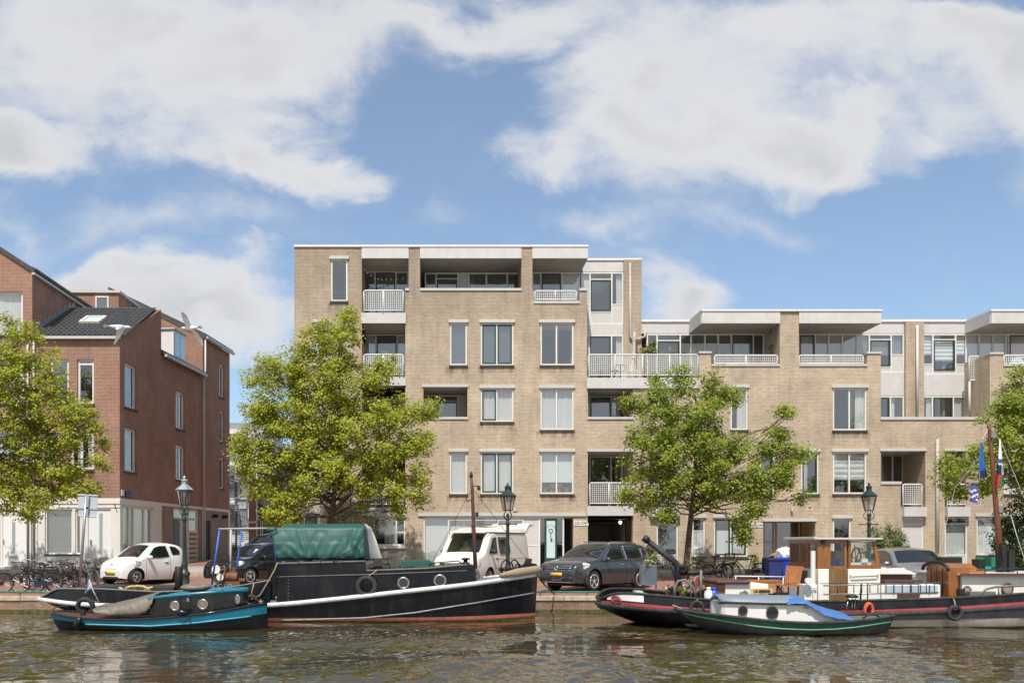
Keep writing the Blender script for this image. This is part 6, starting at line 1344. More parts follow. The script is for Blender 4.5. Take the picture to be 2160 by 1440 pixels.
ht.deck(TB,MAR,.02)
b=MB(); b.sm=True
for sd in (-1,1): b.grid([[ht.p(s,1,-.02,sd)+Vector((0,0,q*max(0,(interp(ht.sheer,ht.us(s))-pl([(495,1283),(512,1277),(530,1271),(540,1266),(563,1258)],ht.us(s)))*24/F))) for q in (0,.5,1)] for s in [.855+.145*i/14 for i in range(15)]])
b.build('bow_bulwark',BG,TB,recalc=False)
b=MB(); c=P(550,1268,24.27); 
for k in range(5): a=k*2*PI/5+PI/2; b.tube([c,c+Vector((.07*math.cos(a),0,.07*math.sin(a)))],[.014,.003],5)
b.build('star_emblem',mat('gold_paint',(.55,.45,.22),.4,metal=.4),TB)
# cabin: plan tapers towards the bow, roof with a teal edge
def cabin(par,name,hull,st,m,inset,k=1.0):
    """st: list of (u,vtop,vbot)"""
    b=MB(); near=[]; far=[]
    for q_ in st:
        u,vt,vb=q_[:3]; s=hull.sofu(u); dn=hull.yc-hull.b(s)*k+inset+(q_[3] if len(q_)>3 else 0); df=2*hull.yc-dn; x=X(u,dn); near.append((Vector((x,dn,Z(vb,dn)-.1)),Vector((x,dn,Z(vt,dn))))); far.append((Vector((x,df,Z(vb,dn)-.1)),Vector((x,df,Z(vt,dn)))))
    b.sm=False; b.grid([[a,c] for a,c in near]); b.grid([[a,c] for a,c in far]); b.grid([[near[i][1],near[i][1].lerp(far[i][1],.5)+Vector((0,0,.05)),far[i][1]] for i in range(len(st))])
    for e in (0,-1): b.add([near[e][0],near[e][1],far[e][1],far[e][0]],[(0,1,2,3)])
    return b.build(name,m,par,weld=True),near,far
cb,nr,fr_=cabin(TB,'cabin',ht,[(316,1264,1302),(345,1259,1303),(400,1254,1299),(450,1250,1293),(495,1246,1286),(508,1246,1283),(513,1247,1281)],BG,.20,.92)
b=MB(); e=[a[1]+Vector((0,-.03,.02)) for a in nr]+[a[1]+Vector((0,.03,.02)) for a in fr_][::-1]; b.tube(e,.042,8,closed=True); b.build('roof_edge',TEAL,cb,smooth=True)
for (u,v,r,rx) in ((369,1277,9,1),(428,1274,9.5,1),(501,1263,8.5,.5)):
    s=ht.sofu(u); dn=ht.yc-ht.b(s)*.92+.18; porthole(TB,P(u,v,dn),r*dn/F,M['steel'],mat('cream_glass',(.20,.17,.14),.1,var=.3,scale=12),rx=rx)
b=MB(); b.sm=True; rows=[]
tt=[(194,1283),(215,1280.5),(250,1273),(285,1264),(306,1258),(321,1256)]; tb_=[(194,1286),(200,1293),(240,1297),(285,1297),(306,1292),(321,1270)]
for i in range(41):
    u=194+127*i/40; s=ht.sofu(u); rr=[]; dn=ht.yc-ht.b(s)*.86
    for j in range(17):
        q=j/16
        if q<.35: f=q/.35; dd=dn+.12*f**2; v=pl(tb_,u)+(pl(tt,u)-pl(tb_,u))*f**.8; p=P(u,v,dd); p.x=X(u,dn)
        else: f=(q-.35)/.65; a=P(u,pl(tt,u),dn+.12); p=Vector((X(u,dn),dn+.12+(2*(ht.yc-dn)-.12)*f,a.z+.07*math.sin(PI*f)))
        w=fold(Vector((p.x*2,p.y,p.z*2)),.035); p.y-=w; p.z+=w*.5; rr.append(p)
    rows.append(rr)
b.grid(rows); tag(b.build('canvas_cover',M['tarpgrey'],recalc=False,solid=.008),'taupe canvas cover sagging over the cockpit of the teal boat','canvas')
b=MB(); c=P(411,1239,24.6); b.sm=True; b.ell(c,.38,.28,.11,14,8); b.ell(c+Vector((.22,0,.03)),.24,.2,.08,12,8); tag(b.build('folded_canvas',M['tarpgrey']),'bundle of folded taupe canvas lying on the cabin roof of the teal boat','canvas')
nb=text('A.C.J.O.',.17,P(470,1236.5,23.9),mat('bright_teal',(.01,.30,.40),.4),TB,name='name_letters',ext=.012,rot=(R(90),0,R(4)))
b=MB(); pp=[ht.p(s,1,-.06,-1)+Vector((0,0,.14)) for s in (.02,.06,.10)]; b.tube([P(112,1284,24.5)]+[P(118,1279,24.2),P(140,1277,24.2),P(146,1283,24.2)],.014,6); b.build('stern_rail',M['dark'],TB,smooth=True)
b=MB(); b.tube([P(380,1290,23.75),P(378,1270,23.9),P(380,1254,23.95)],.008,5); b.build('fender_line',M['dark'],TB,smooth=True)
b=MB(); b.sm=True; b.ell(P(383,1291,23.6),.145,.07,.07,12,8); tag(b.build('boat_fender',M['black']),'black sausage fender lying flat against the cabin of the teal boat','fender','black boat fenders')
b=MB(); b.sm=True; c=P(164,1312,23.72); m_=Matrix.Rotation(R(28),3,'Y'); b.ell(c,.08,.08,.15,12,8,m_); b.tube([c+m_@Vector((0,0,.13)),P(172,1296,23.75)],.016,6); tag(b.build('boat_fender',M['black']),'black fender dangling over the stern quarter of the teal boat','fender','black boat fenders')
b=MB(); b.obox(P(175,1291,23.9),(.10,.1,.14)); b.tube([P(196,1272,24),P(206,1246,24)],.01,5); b.tube([P(213,1246,24),P(224,1274,24)],.01,5); b.tube([P(204,1246,24),P(214,1247,24)],.01,5); b.lathe([(.03,0),(.03,.02)],8,P(400,1306,23.66),Matrix.Rotation(PI/2,3,'X')); b.build('deck_fitting',M['dark'],TB)
b=MB(); b.obox(P(397,1264,23.86),(.06,.05,.08)); b.build('navigation_light',M['steel'],TB)
def flag(name,label,poly,d,mats,seed=0,pole=None,stripes=()):
    """cloth hanging in folds; poly = top-left,top-right,bottom-right,bottom-left pixels; mats by bands down the cloth"""
    a,b_,c_,e=[P(u,v,d) for u,v in poly]; T=None; b=MB(); b.sm=True; nx,nz=14,24; rows=[]
    for j in range(nz+1):
        q=j/nz; l0=a.lerp(e,q); r0=b_.lerp(c_,q); rows.append([l0.lerp(r0,i/nx)+Vector((0,.05*math.sin(i*1.35+q*2.2+seed)*(.3+q),0.015*math.sin(i*1.1+seed+q*5))) for i in range(nx+1)])
    n=len(mats); vs=[p for r in rows for p in r]; w_=nx+1
    for j in range(nz):
        for i in range(nx):
            k=0
            for (fn,mi) in stripes:
                if fn(i/nx,j/nz): k=mi
            b.cur=k; b.f.append([j*w_+i,j*w_+i+1,(j+1)*w_+i+1,(j+1)*w_+i]); b.m.append(k); b.s.append(True)
    b.v=[tuple(p) for p in vs]; o=b.build(name,mats,pole,recalc=False); 
    if pole is None: tag(o,label,'flag','flags hanging on the boats')
    return o
FB=mat('flag_blue',(.035,.12,.40),.8); FW=mat('flag_white',(.72,.72,.72),.8); FN=mat('flag_navy',(.02,.03,.12),.8); FR=mat('flag_red',(.5,.05,.05),.8); FV=mat('flag_violet',(.085,.09,.33),.8); FG=mat('flag_green',(.04,.2,.07),.8); FP=mat('flag_pale_blue',(.28,.38,.62),.8)
b=MB(); b.tube([P(210,1272,24.1),P(196,1244,24.1),P(188,1222,24.1)],.014,6); b.build('flagstaff',M['alu'],TB,smooth=True)
flag('flag','faded pale blue and white flag on the stern staff of the teal boat',[(187,1224),(194,1240),(187,1244),(178,1252)],24.1,[FP,FW],1,stripes=[(lambda x,y:.3<x<.55,1)])
# ======== houseboat tug on the right
HB=thing('houseboat','long tug houseboat with a varnished wheelhouse, white cabins and a red stripe','boat',(X(1750,26.4),26.4,WZ),'boats moored along the quay')
hh_=Hull(26.4,2.05,1268,2330,1352,2300,[(1268,1262),(1300,1251),(1368,1254),(1440,1260),(1517,1266),(1640,1268),(1760,1268),(1840,1266),(2007,1261),(2160,1252),(2330,1238)],le=(.16,2.0,.20),re=(.2,2.2,.03),flare=.90,tk=.62)
RED=mat('red_stripe_paint',(.31,.035,.042),.55,var=.25,scale=5,dirt=.75,dcol=(.14,.055,.05)); CW=mat('creamy_white',(.74,.72,.66),.45,var=.05,dirt=.22,dcol=(.42,.36,.28)); WOOD=mat('varnished_wood',(.33,.125,.03),.3,col2=(.20,.07,.018),scale=3,stretch=(9,9,.6),coat=.4,dirt=.5,dcol=(.12,.06,.03)); WOODH=mat('varnished_planks',(.42,.17,.04),.35,col2=(.28,.10,.025),scale=3,stretch=(.6,9,9),coat=.3); BRN=mat('brown_paint',(.10,.045,.035),.5,var=.15)
GRYH=mat('grey_hull',(.075,.085,.095),.5,var=.25,scale=3,dirt=.5,dcol=(.16,.14,.12)); BOOT=mat('pale_boot_top',(.40,.36,.30),.7,var=.2,scale=4,dirt=.6,dcol=(.18,.14,.10))
hh_.skin(HB,M['hullblack'])
rl=[(1268,1271),(1330,1277),(1400,1283.5),(1519,1290),(1640,1293),(1760,1293),(1840,1291.5),(2001,1286),(2160,1275.5),(2330,1262)]
tr=hh_.t_of_v(rl)
hh_.strip(HB,'red_stripe',RED,tr,lambda s:tr(s)+.095,0,1,.012,sides=(-1,1)); hh_.rail(HB,'rubbing_rail',M['rubber'],lambda s:tr(s)-.06,.06,0,1,.02)
hh_.strip(HB,'boot_top',BOOT,.02,hh_.t_of_v([(1268,1330),(1400,1316),(1840,1309),(2160,1303)]),.12,1,.006); hh_.strip(HB,'topside',GRYH,hh_.t_of_v([(1268,1330),(1400,1316),(1840,1309),(2160,1303)]),lambda s:tr(s)-.1,.35,1,.005)
hh_.strip(HB,'waterline_growth',mat('slime2',(.07,.075,.015),.6,var=.5,scale=9),-.06,.05,.1,1,.012)
hh_.strip(HB,'stern_patch',M['white'],lambda s:min(.985,tr(s)+.14),.985,.012,.085,.012,n=20); hh_.rail(HB,'gunwale',M['rubber'],1.0,.035,0,1,.0); hh_.deck(HB,M['greydeck'],.30)
s_=hh_.sofu(1300); c=hh_.p(s_,.80,.03,-1); tg_=(hh_.p(s_+.006,.80,.03,-1)-hh_.p(s_-.006,.80,.03,-1)).normalized(); az_=math.atan2(tg_.y,tg_.x)
mq=Matrix.Rotation(az_,3,'Z')@Matrix.Rotation(R(9),3,'Y'); b=MB(); b.torus(c,.085,.022,20,6,mq@Matrix.Diagonal((2.1,1,1))); np_=b.build('name_plate',RED,HB)
text('TMS',.12,c+mq@Vector((0,-.03,0)),RED,np_,rot=(R(90),R(9),az_),ext=.006)
D1=25.0
def hbox(nm,u0,v0,u1,v1,y0,y1,m,par=HB,bevel=.01): 
    b=MB(); b.box(X(u0,y0),X(u1,y0),y0,y1,Z(v1,y0),Z(v0,y0)); return b.build(nm,m,par,bevel=bevel)
c1=hbox('stern_cabin',1530,1231,1621,1272,D1+.3,27.4,CW); hbox('cabin_hood',1513,1224,1584,1231,D1+.2,27.3,BRN,bevel=.03); hbox('cabin_end',1513,1232,1529.5,1268,D1+.35,27.2,WOOD)
porthole(HB,P(1569,1254,D1+.27),8.5*D1/F,M['steel'],mat('sand_glass',(.30,.22,.16),.12,var=.3,scale=10))
nbd=hbox('name_board',1584,1240.5,1631,1251,D1+.18,D1+.21,mat('board_tan',(.62,.42,.16),.5,var=.1),bevel=.004); text('HUMMER',.105,P(1607.5,1246.2,D1+.15),M['dark'],nbd,bold=.003,ext=.006)
bx_=hbox('skylight_box',1581,1254,1632,1266,D1-.1,D1+.15,M['dark']); b=MB(); b.lathe([(.16,0),(.16,.02)],18,P(1607,1258,D1-.13),Matrix.Rotation(PI/2,3,'X')@Matrix.Diagonal((1.3,.5,1))); b.build('oval_emblem',mat('olive_emblem',(.16,.17,.08),.6),bx_)
# wheelhouse
wy0,wy1=25.2,27.25
wx0=X(1725,wy0)
def wpanel(u0,v0,u1,v1,y0=wy0,m=WOOD,th=.05,nm='panel'): return hbox(nm,u0,v0,u1,v1,y0,y0+th,m)
wh=MB(); zt_,zb_=Z(1138,wy0),Z(1199,wy0)
for (a,c,v0,v1) in ((1725,1729,1138,1199),(1748,1752,1138,1199),(1781,1786,1138,1199),(1790,1795,1138,1199)): wh.box(X(a,wy0),X(c,wy0),wy0,wy0+.06,Z(v1,wy0),Z(v0,wy0))
for (a,c,v0,v1) in ((1752,1781,1138,1146),(1752,1781,1193,1199),(1795,1848,1138,1143),(1795,1856,1191,1199)): wh.box(X(a,wy0),X(c,wy0),wy0+.003,wy0+.057,Z(v1,wy0),Z(v0,wy0))
for yy in (wy0,wy1-.06): wh.add([Vector((X(u,wy0),yy+q,Z(v,wy0))) for q in (0,.06) for (u,v) in ((1841,1138),(1847,1138),(1859,1199),(1850,1199))],[(0,1,2,3),(7,6,5,4),(0,4,5,1),(1,5,6,2),(2,6,7,3),(3,7,4,0)])
for (a,c) in ((1725,1731),(1781,1786)): wh.box(X(a,wy0),X(c,wy0),wy1-.06,wy1,zb_,zt_)
wh.box(wx0,X(1850,wy0),wy1-.058,wy1-.002,zb_,Z(1192,wy0)); wh.box(wx0,X(1848,wy0),wy1-.058,wy1-.002,Z(1143,wy0),zt_)
# aft face: louvred door and two windows
for (ya,yb,za,zb__) in ((wy0+.06,wy0+.16,zb_,zt_),(wy0+.70,wy0+.78,zb_,zt_),(wy0+1.25,wy0+1.33,zb_,zt_),(wy1-.1,wy1-.061,zb_,zt_)): wh.box(wx0,wx0+.06,ya,yb,za,zb__)
wh.box(wx0+.003,wx0+.057,wy0+.16,wy1-.1,zt_-.1,zt_); wh.box(wx0+.003,wx0+.057,wy0+.16,wy1-.1,zb_,zb_+.14)
wk=wh.build('wheelhouse',WOOD,HB)
b=MB(); b.box(wx0+.01,wx0+.05,wy0+1.33,wy1-.1,zb_+.14,zt_-.1); b.build('louvre_panel',mat('louvre_wood',(.13,.05,.02),.5,col2=(.07,.03,.015),scale=4,stretch=(.6,.6,14)),wk)
wpanel(1729,1138,1748,1199,m=WOOD)
for (ya,yb) in ((wy0+.16,wy0+.70),(wy0+.78,wy0+1.25)):
    b=MB(); b.quad((wx0+.03,ya,zb_+.14),(wx0+.03,yb,zb_+.14),(wx0+.03,yb,zt_-.1),(wx0+.03,ya,zt_-.1)); b.build('pane',CLG,wk,recalc=False)
for (a,v0,c,v1) in ((1752,1146,1781,1193),):
    b=MB(); y=wy0+.03; b.quad((X(a,wy0),y,Z(v1,wy0)),(X(c,wy0),y,Z(v1,wy0)),(X(c,wy0),y,Z(v0,wy0)),(X(a,wy0),y,Z(v0,wy0))); b.build('pane',CLG,wk,recalc=False)
b=MB(); b.add([(X(u,wy0),wy0+.03,Z(v,wy0)) for u,v in ((1795,1191),(1850,1191),(1842,1143),(1795,1143))],[(0,1,2,3)]); b.build('pane',CLG,wk,recalc=False)
b=MB(); b.box(wx0-.08,X(1858,wy0),wy0-.12,wy1+.08,Z(1137.5,wy0),Z(1133.5,wy0)); b.box(wx0-.14,wx0-.07,wy0-.14,wy1+.1,Z(1137,wy0),Z(1131.5,wy0)); b.tube([P(1790,1138,wy0-.08),P(1830,1141,wy0-.06),P(1848,1138,wy0-.05)],.03,6); b.build('wheelhouse_roof',M['alu'],wk,bevel=.01)
b=MB(); b.lathe([(.03,0),(.05,.05),(.05,.1),(.02,.14)],10,P(1738,1147,wy0-.05)); b.build('deck_lamp',M['dark'],wk)
b=MB(); b.box(X(1738,26),X(1783,26),26.0,26.9,Z(1200,26),Z(1180,26)); tag(b.build('blue_cushion',mat('cushion_blue',(.03,.13,.48),.7,var=.15),bevel=.04),'bright blue cushions stacked inside the varnished wheelhouse','cushion')
b=MB(); b.obox(P(1766,1170,26.5),(.42,.4,.22),Matrix.Rotation(.2,3,'Z')); tag(b.build('cardboard_box',mat('cardboard2',(.36,.24,.12),.85,var=.12),bevel=.01),'flat brown cardboard box on the blue cushions inside the wheelhouse','cardboard box')
b=MB(); m_=Matrix.Rotation(R(12),3,'X')@Matrix.Rotation(PI/2,3,'Z'); c=P(1806,1178,26.5); b.torus(c,.30,.025,24,6,m_)
for k in range(6): a=k*PI/3; b.tube([c,c+m_@Vector((.4*math.cos(a),0,.4*math.sin(a)))],.014,5)
b.box(c.x+.1,c.x+.4,26.2,26.8,Z(1199,wy0),Z(1184,wy0)); b.build('ship_wheel',WOOD,wk,smooth=False)
b=MB(); b.box(X(1796,wy0),X(1845,wy0),wy0+.2,wy0+.9,Z(1192,wy0),Z(1186,wy0)); b.box(X(1823,wy0),X(1836,wy0),wy0+.15,wy0+.4,Z(1186,wy0),Z(1178,wy0)); b.build('console',M['white'],wk)
hbox('wheelhouse_base',1725,1199.5,1749,1270,wy0-.02,wy1,CW); hbox('wheelhouse_base',1789,1199.5,1857,1270,wy0-.021,wy1,CW)
dr=hbox('door',1749.5,1199.5,1788.5,1268,wy0-.01,wy0+.1,mat('weathered_wood',(.22,.11,.04),.55,col2=(.12,.055,.02),scale=3,stretch=(8,8,.5),dirt=.5,dcol=(.30,.22,.12)))
hbox('locker',1697,1232,1724,1266,wy0-.3,wy0+.25,CW); hbox('locker',1726,1200,1747,1266,wy0-.10,wy0-.022,CW)
b=MB(); b.lathe([(.09,0),(.09,.1)],16,P(1704,1225,wy0-.4),Matrix.Rotation(PI/2,3,'X')); b.build('round_lid',M['white'],HB)
b=MB(); b.tube([P(1715,1252,wy0-.36),P(1715,1240,wy0-.36)],.012,5); b.tube([P(1709,1239,wy0-.36),P(1723,1239,wy0-.36)],.022,6); b.lathe([(.06,0),(.06,.9)],12,P(1715,1235,wy0-.2)); b.build('pump',M['white'],HB)
b=MB(); b.tube([P(1793,1212,wy0-.05),P(1796,1216,wy0-.08),P(1850,1214,wy0-.08),P(1853,1211,wy0-.05)],.014,6); b.build('grab_rail',M['greydeck'],HB,smooth=True)
# fore part
hbox('engine_casing',1857.5,1206,1925,1232,25.7,27.6,BRN); b=MB(); b.prism([(X(1857,25.6),Z(1211,25.6)),(X(1857,25.6),Z(1199,25.6)),(X(1905,25.6),Z(1198,25.6)),(X(1926,25.6),Z(1206,25.6)),(X(1926,25.6),Z(1211,25.6))],25.6,27.7); ec=b.build('casing_top',CW,HB,bevel=.02)
b=MB(); 
for u in (1876,1895): b.lathe([(.10,0),(.10,.03)],14,P(u,1200,25.9),Matrix.Rotation(R(-25),3,'X'))
b.build('vent_cap',M['greydeck'],ec)
b=MB(); b.box(X(1858,25.2),X(1982,25.2),25.15,26.8,Z(1270,25.2),Z(1232,25.2)); sk=b.build('skylight_house',CW,HB,bevel=.02)
b=MB(); b.box(X(1866,25.15),X(1977,25.15),25.12,25.148,Z(1249,25.15),Z(1234,25.15)); b.build('pane',mat('sky_pane',(.38,.46,.52),.15,var=.15,scale=2),sk)
b=MB()
for u in (1883,1901,1920,1939,1958): b.box(X(u,25.15),X(u+1.6,25.15),25.10,25.118,Z(1250,25.15),Z(1233,25.15))
b.build('glazing_bar',M['dark'],sk)
b=MB(); b.box(X(1892,25.15),X(1939,25.15),25.13,25.149,Z(1268,25.15),Z(1251,25.15)); b.build('brown_panel',BRN,sk)
b=MB(); b.box(X(1865,25.2),X(1945,25.2),25.14,25.7,Z(1229,25.2),Z(1223,25.2)); b.build('folded_cloth',BRN,sk)
# companionway
cx0=X(2001,25.3); zr_=Z(1197,25.3); zd_=Z(1262,25.3)
b=MB(); b.prism([(25.3,zd_),(25.3,zr_),(25.42,zr_+.06),(25.65,zr_+.11),(25.88,zr_+.12),(26.1,zr_+.11),(26.35,zr_+.06),(26.45,zr_),(26.45,zd_)],cx0,cx0+.55,'x'); cw_=b.build('companionway',WOOD,HB)
b=MB()
for x in (cx0-.06,): b.tube([(x,25.2,zr_-.06),(x,25.3,zr_+.04),(x,25.6,zr_+.13),(x,25.88,zr_+.145),(x,26.15,zr_+.13),(x,26.45,zr_+.04),(x,26.55,zr_-.06)],.045,6)
b.build('companionway_roof',M['dark'],cw_,smooth=True)
b=MB()
for y in (25.6,25.9,26.2): b.box(cx0-.012,cx0-.002,y-.012,y+.012,zd_,zr_-.02)
b.build('door_batten',BRN,cw_)
b=MB(); b.prism([(X(2003,25.6),Z(1200,25.6)),(X(2001,25.6),Z(1189,25.6)),(X(2045,25.6),Z(1188,25.6)),(X(2060,25.6),Z(1196,25.6)),(X(2062,25.6),Z(1200,25.6))],25.6,26.45); b.build('sliding_hatch',WOODH,HB); hbox('hatch_coaming',2030,1200.5,2078,1209,25.55,26.5,WOODH)
hbox('fore_cabin',2030,1213,2300,1262,25.2,27.6,CW); b=MB(); b.box(X(2027,25.1),X(2300,25.1),25.1,27.7,Z(1213,25.1)-.0,Z(1209,25.1)); b.build('cabin_roof',mat('pale_roof',(.52,.54,.56),.5),HB); b=MB(); b.box(X(2026,25.08),X(2300,25.08),25.06,25.095,Z(1214.5,25.08),Z(1208.5,25.08)); b.build('roof_trim',BRN,HB)
for (u,v,r,rx) in ((2040,1245,8.5,.9),(2125,1241,11,1)): porthole(HB,P(u,v,25.17),r*25.17/F,BRN,mat('grey_port',(.28,.24,.20),.1,var=.3,scale=10),rx=rx)
hbox('fore_hatch_black',1985,1174,2030,1188,26.6,26.9,M['dark'])
b=MB(); b.tube([P(2064,1258,24.6),P(2080,1242,24.6),P(2100,1237,24.6),P(2300,1228,24.6)],.03,8); b.tube([P(2106,1237,24.6),P(2107,1256,24.6)],.02,6); b.build('hand_rail',M['greydeck'],HB,smooth=True)
b=MB()
for u in (2078,2146,2220): b.tube([P(u,1212,25.3),P(u,1200,25.3)],.014,5)
b.tube([P(2060,1202,25.3),P(2146,1198,25.3),P(2300,1192,25.3)],.014,6); b.build('roof_rail',M['dark'],HB,smooth=True)
hbox('bollard',2025,1241,2037,1258,24.75,24.95,M['dark'],bevel=.02); hbox('coil_rack',2046,1247,2101,1259,24.8,25.0,M['greydeck'])
# ladder carried along the side
LD=thing('ladder','long metal ladder lashed flat along the white side of the houseboat','ladder',P(1850,1243,24.85)); b=MB()
for (v0,v1) in ((1234.5,1228.5),(1253,1249)): b.tube([P(1737,v0,24.85),P(1980,v1,24.85)],.018,6)
b.build('side_rail',M['steel'],LD,smooth=True); b=MB()
for k in range(14): u=1750+k*17; b.tube([P(u,1234.2-(u-1737)*.0247,24.85),P(u,1253-(u-1737)*.0165,24.85)],.012,5)
b.build('rung',M['dark'],LD,smooth=True)
b=MB(); b.tube([P(1830,1290,24.6),P(1830,1230,24.6)],.018,6); b.tube([P(1730,1230,24.7),P(1930,1229,24.7)],.008,5); b.tube([P(1815,1266,24.7),P(1817,1230,24.7)],.025,6); b.build('stanchion',M['dark'],HB,smooth=True)
# mast with flags
b=MB(); b.tube([P(2111,1175,26.4),P(2104,1100,26.4),P(2096,1010,26.4),P(2087,905,26.4),P(2083,890,26.4)],[.085,.075,.062,.046,.03],10); mt=b.build('mast',mat('oregon_mast',(.22,.07,.025),.5,col2=(.11,.035,.015),scale=4,stretch=(6,6,.5)),HB,smooth=True)
b=MB(); b.box(X(2104,26.4),X(2118,26.4),26.25,26.5,Z(1212,26.4),Z(1150,26.4)); b.box(X(2119,26.4),X(2132,26.4),26.2,26.6,Z(1205,26.4),Z(1158,26.4)); b.tube([P(2112,1150,26.2),P(2118,1185,26.2),P(2110,1198,26.2)],.025,6); b.build('mast_case',M['dark'],mt)
for (u,v) in ((2094,917),(2109,1073)):
    b=MB(); b.obox(P(u,v,26.35),(.13,.12,.15)); b.build('mast_lamp',M['steel'],mt)
b=MB(); b.tube([P(2086,897,26.4),P(2111,930,26.3),P(2160,1050,26.3)],.008,4); b.tube([P(2088,935,26.4),P(2014,1030,27),P(1975,1190,27)],.006,4); b.tube([P(2132,1085,25.5),P(2145,1130,25.3),P(2165,1190,25.3)],.01,5); b.tube([P(2086,900,26.4),P(2068,935,26.3),P(2066,1010,26.2)],.005,4); b.build('stay',M['alu'],mt)
flag('flag','bright blue flag with a dark lower edge, hanging high beside the mast',[(2069,932),(2073,934),(2080,1005),(2062,1008)],26.2,[FB,FN,FW],2,stripes=[(lambda x,y:y>.78,1),(lambda x,y:.25<y<.6 and .45<x<.55,2)])
flag('flag','white flag with a blue middle and a red and green foot beside the mast',[(2108,926),(2111,928),(2116,1026),(2101,1024)],26.2,[FW,FB,FN,FR,FG],3,stripes=[(lambda x,y:.40<y<.5,1),(lambda x,y:.5<y<.72 and x<.75,2),(lambda x,y:y>.72,3),(lambda x,y:y>.78 and x>.55,4)])
flag('flag','violet and white striped flag hanging lowest by the mast',[(2044,1022),(2063,1026),(2060,1062),(2048,1056)],26.2,[FV,FW],4,stripes=[(lambda x,y:.1<((x*.5+y*1.6)%.5)<.27 and .2<y<.8,1)])
b=MB(); b.tube([P(2044,1020,26.2),P(2066,1010,26.2)],.004,4); b.build('halyard',M['alu'],mt)
# steering crane at the stern
CR=thing('deck_crane','black cranked deck crane on the stern of the houseboat','crane',P(1430,1255,26.6)); b=MB(); dd=26.6
b.tube([P(1430,1256,dd),P(1430,1200,dd),P(1428,1193,dd),P(1424,1186,dd),P(1365,1139,dd)],[.095,.09,.09,.09,.075],12); b.tube([P(1358,1133,dd),P(1367,1140,dd)],.10,12); b.build('jib',M['dark'],CR,smooth=True)
b=MB(); b.tube([P(1412,1178,dd-.02),P(1422,1210,dd-.02),P(1428,1226,dd-.02)],.035,8); b.tube([P(1433,1208,dd),P(1500,1207,dd)],.06,8); b.lathe([(.14,-.08),(.14,.08)],16,P(1440,1199,dd),Matrix.Rotation(PI/2,3,'X')); b.torus(P(1440,1199,dd-.12),.09,.02,14,6); b.tube([P(1432,1215,dd),P(1440,1240,dd),P(1462,1236,dd)],.04,6); b.build('winch',M['dark'],CR,smooth=True)
b=MB(); b.tube([P(1424,1256,26),P(1423,1240,26),P(1430,1225,26),P(1445,1222,26),P(1462,1238,26),P(1470,1262,26)],.035,8); b.tube([P(1478,1262,25.8),P(1479,1202,25.8)],.035,8); b.tube([P(1458,1262,25.9),P(1457,1220,25.9)],.02,6); b.build('tiller_frame',M['greydeck'],HB,smooth=True)
hbox('stern_box',1341,1246,1357,1253,25.9,26.3,M['alu'])
b=MB(); b.tube([P(1358,1250,25.6),P(1390,1258,24.9),P(1410,1272,24.5),P(1440,1284,24.2),P(1462,1286,24.2)],.02,6); b.tube([P(1388,1252,25.2),P(1400,1282,24.5)],.012,5); b.build('mooring_line',M['rope'],HB,smooth=True)
tyre('black tyre fender on the houseboat beside the bow of the green boat',1470,1281,24.15,16,rope_to=(1470,1262,24.5)); tyre('black tyre fender hanging alone on the red stripe below the fore cabin',2014,1292,24.2,17,rope_to=(2011,1262,24.4))
b=MB(); b.sm=True
for k in range(7): a=k*2*PI/7; b.torus(P(1832,1285,24.25)+Vector((.02*math.cos(a),-.02*k*.3,.02*math.sin(a))),.12,.016,16,6,Matrix.Rotation(a*.05-.15,3,'Z')@Matrix.Rotation(a*.05-.1,3,'Y')@Matrix.Diagonal((.85,1,1.35)))
tag(b.build('rope_hank',mat('orange_rope',(.60,.10,.03),.9,var=.3,scale=30)),'hank of orange red rope hanging from a stanchion on the houseboat','rope')
BK=thing('bar_stool','dark metal stool frame with a round top standing on the side deck','stool',P(1797,1290,24.4)); b=MB(); b.lathe([(.15,0),(.15,.05),(.05,.09)],14,P(1797,1260,24.4)); b.build('seat',M['dark'],BK,smooth=True)
for (u0,u1) in ((1790,1784),(1798,1797),(1804,1802)):
    b=MB(); b.tube([P(u0,1262,24.4),P(u1,1289,24.35)],.016,6); b.build('leg',M['steel'],BK,smooth=True)
# ======== green boat
GB=thing('rowing_launch','small black launch with a dark green band, white cabin and blue tarpaulin','boat',(X(1650,23.4),23.4,WZ),'boats moored along the quay')
hg=Hull(23.4,.95,1424,1887,1500,1872,[(1424,1284),(1460,1290),(1519,1297),(1580,1304),(1640,1310),(1706,1313),(1760,1312),(1806,1309),(1850,1304),(1887,1298)],le=(.36,1.9,.03),re=(.24,2.3,.30),flare=.80)
BL2=mat('worn_black_hull',(.028,.028,.027),.6,var=.4,scale=4,dirt=.5,dcol=(.10,.095,.08)); GR=mat('band_green',(.006,.075,.045),.4,var=.2,scale=3,dirt=.3,dcol=(.05,.06,.05)); GD=mat('grey_green_deck',(.10,.105,.09),.75,var=.2,dirt=.4,dcol=(.05,.05,.04))
hg.skin(GB,BL2); tg=hg.t_of_v([(1424,1288),(1460,1299),(1519,1310),(1580,1320.5),(1640,1326),(1706,1328),(1760,1326.5),(1806,1322.5),(1887,1310)])
hg.strip(GB,'painted_band',GR,tg,lambda s:.90,.02,.995,.006,sides=(-1,1)); hg.rail(GB,'rubbing_strake',mat('pale_green',(.13,.33,.24),.4),tg,.016,.02,.995,.014,wrap0=False); hg.rail(GB,'gunwale',M['rubber'],1.0,.036,0,1,.0,wrap0=False); hg.deck(GB,GD,.03)
cb,nr,fr_=cabin(GB,'cabin',hg,[(1516,1271.5,1297,.42),(1518,1271,1297.5,.20),(1522,1270,1298.5,.08),(1530,1269.5,1299.5,.02),(1560,1270.5,1304),(1620,1272.5,1309),(1680,1273,1312),(1704,1273,1313),(1722,1281,1313),(1745,1292,1312),(1770,1301,1311),(1790,1308,1311)],M['white'],.16,.92)
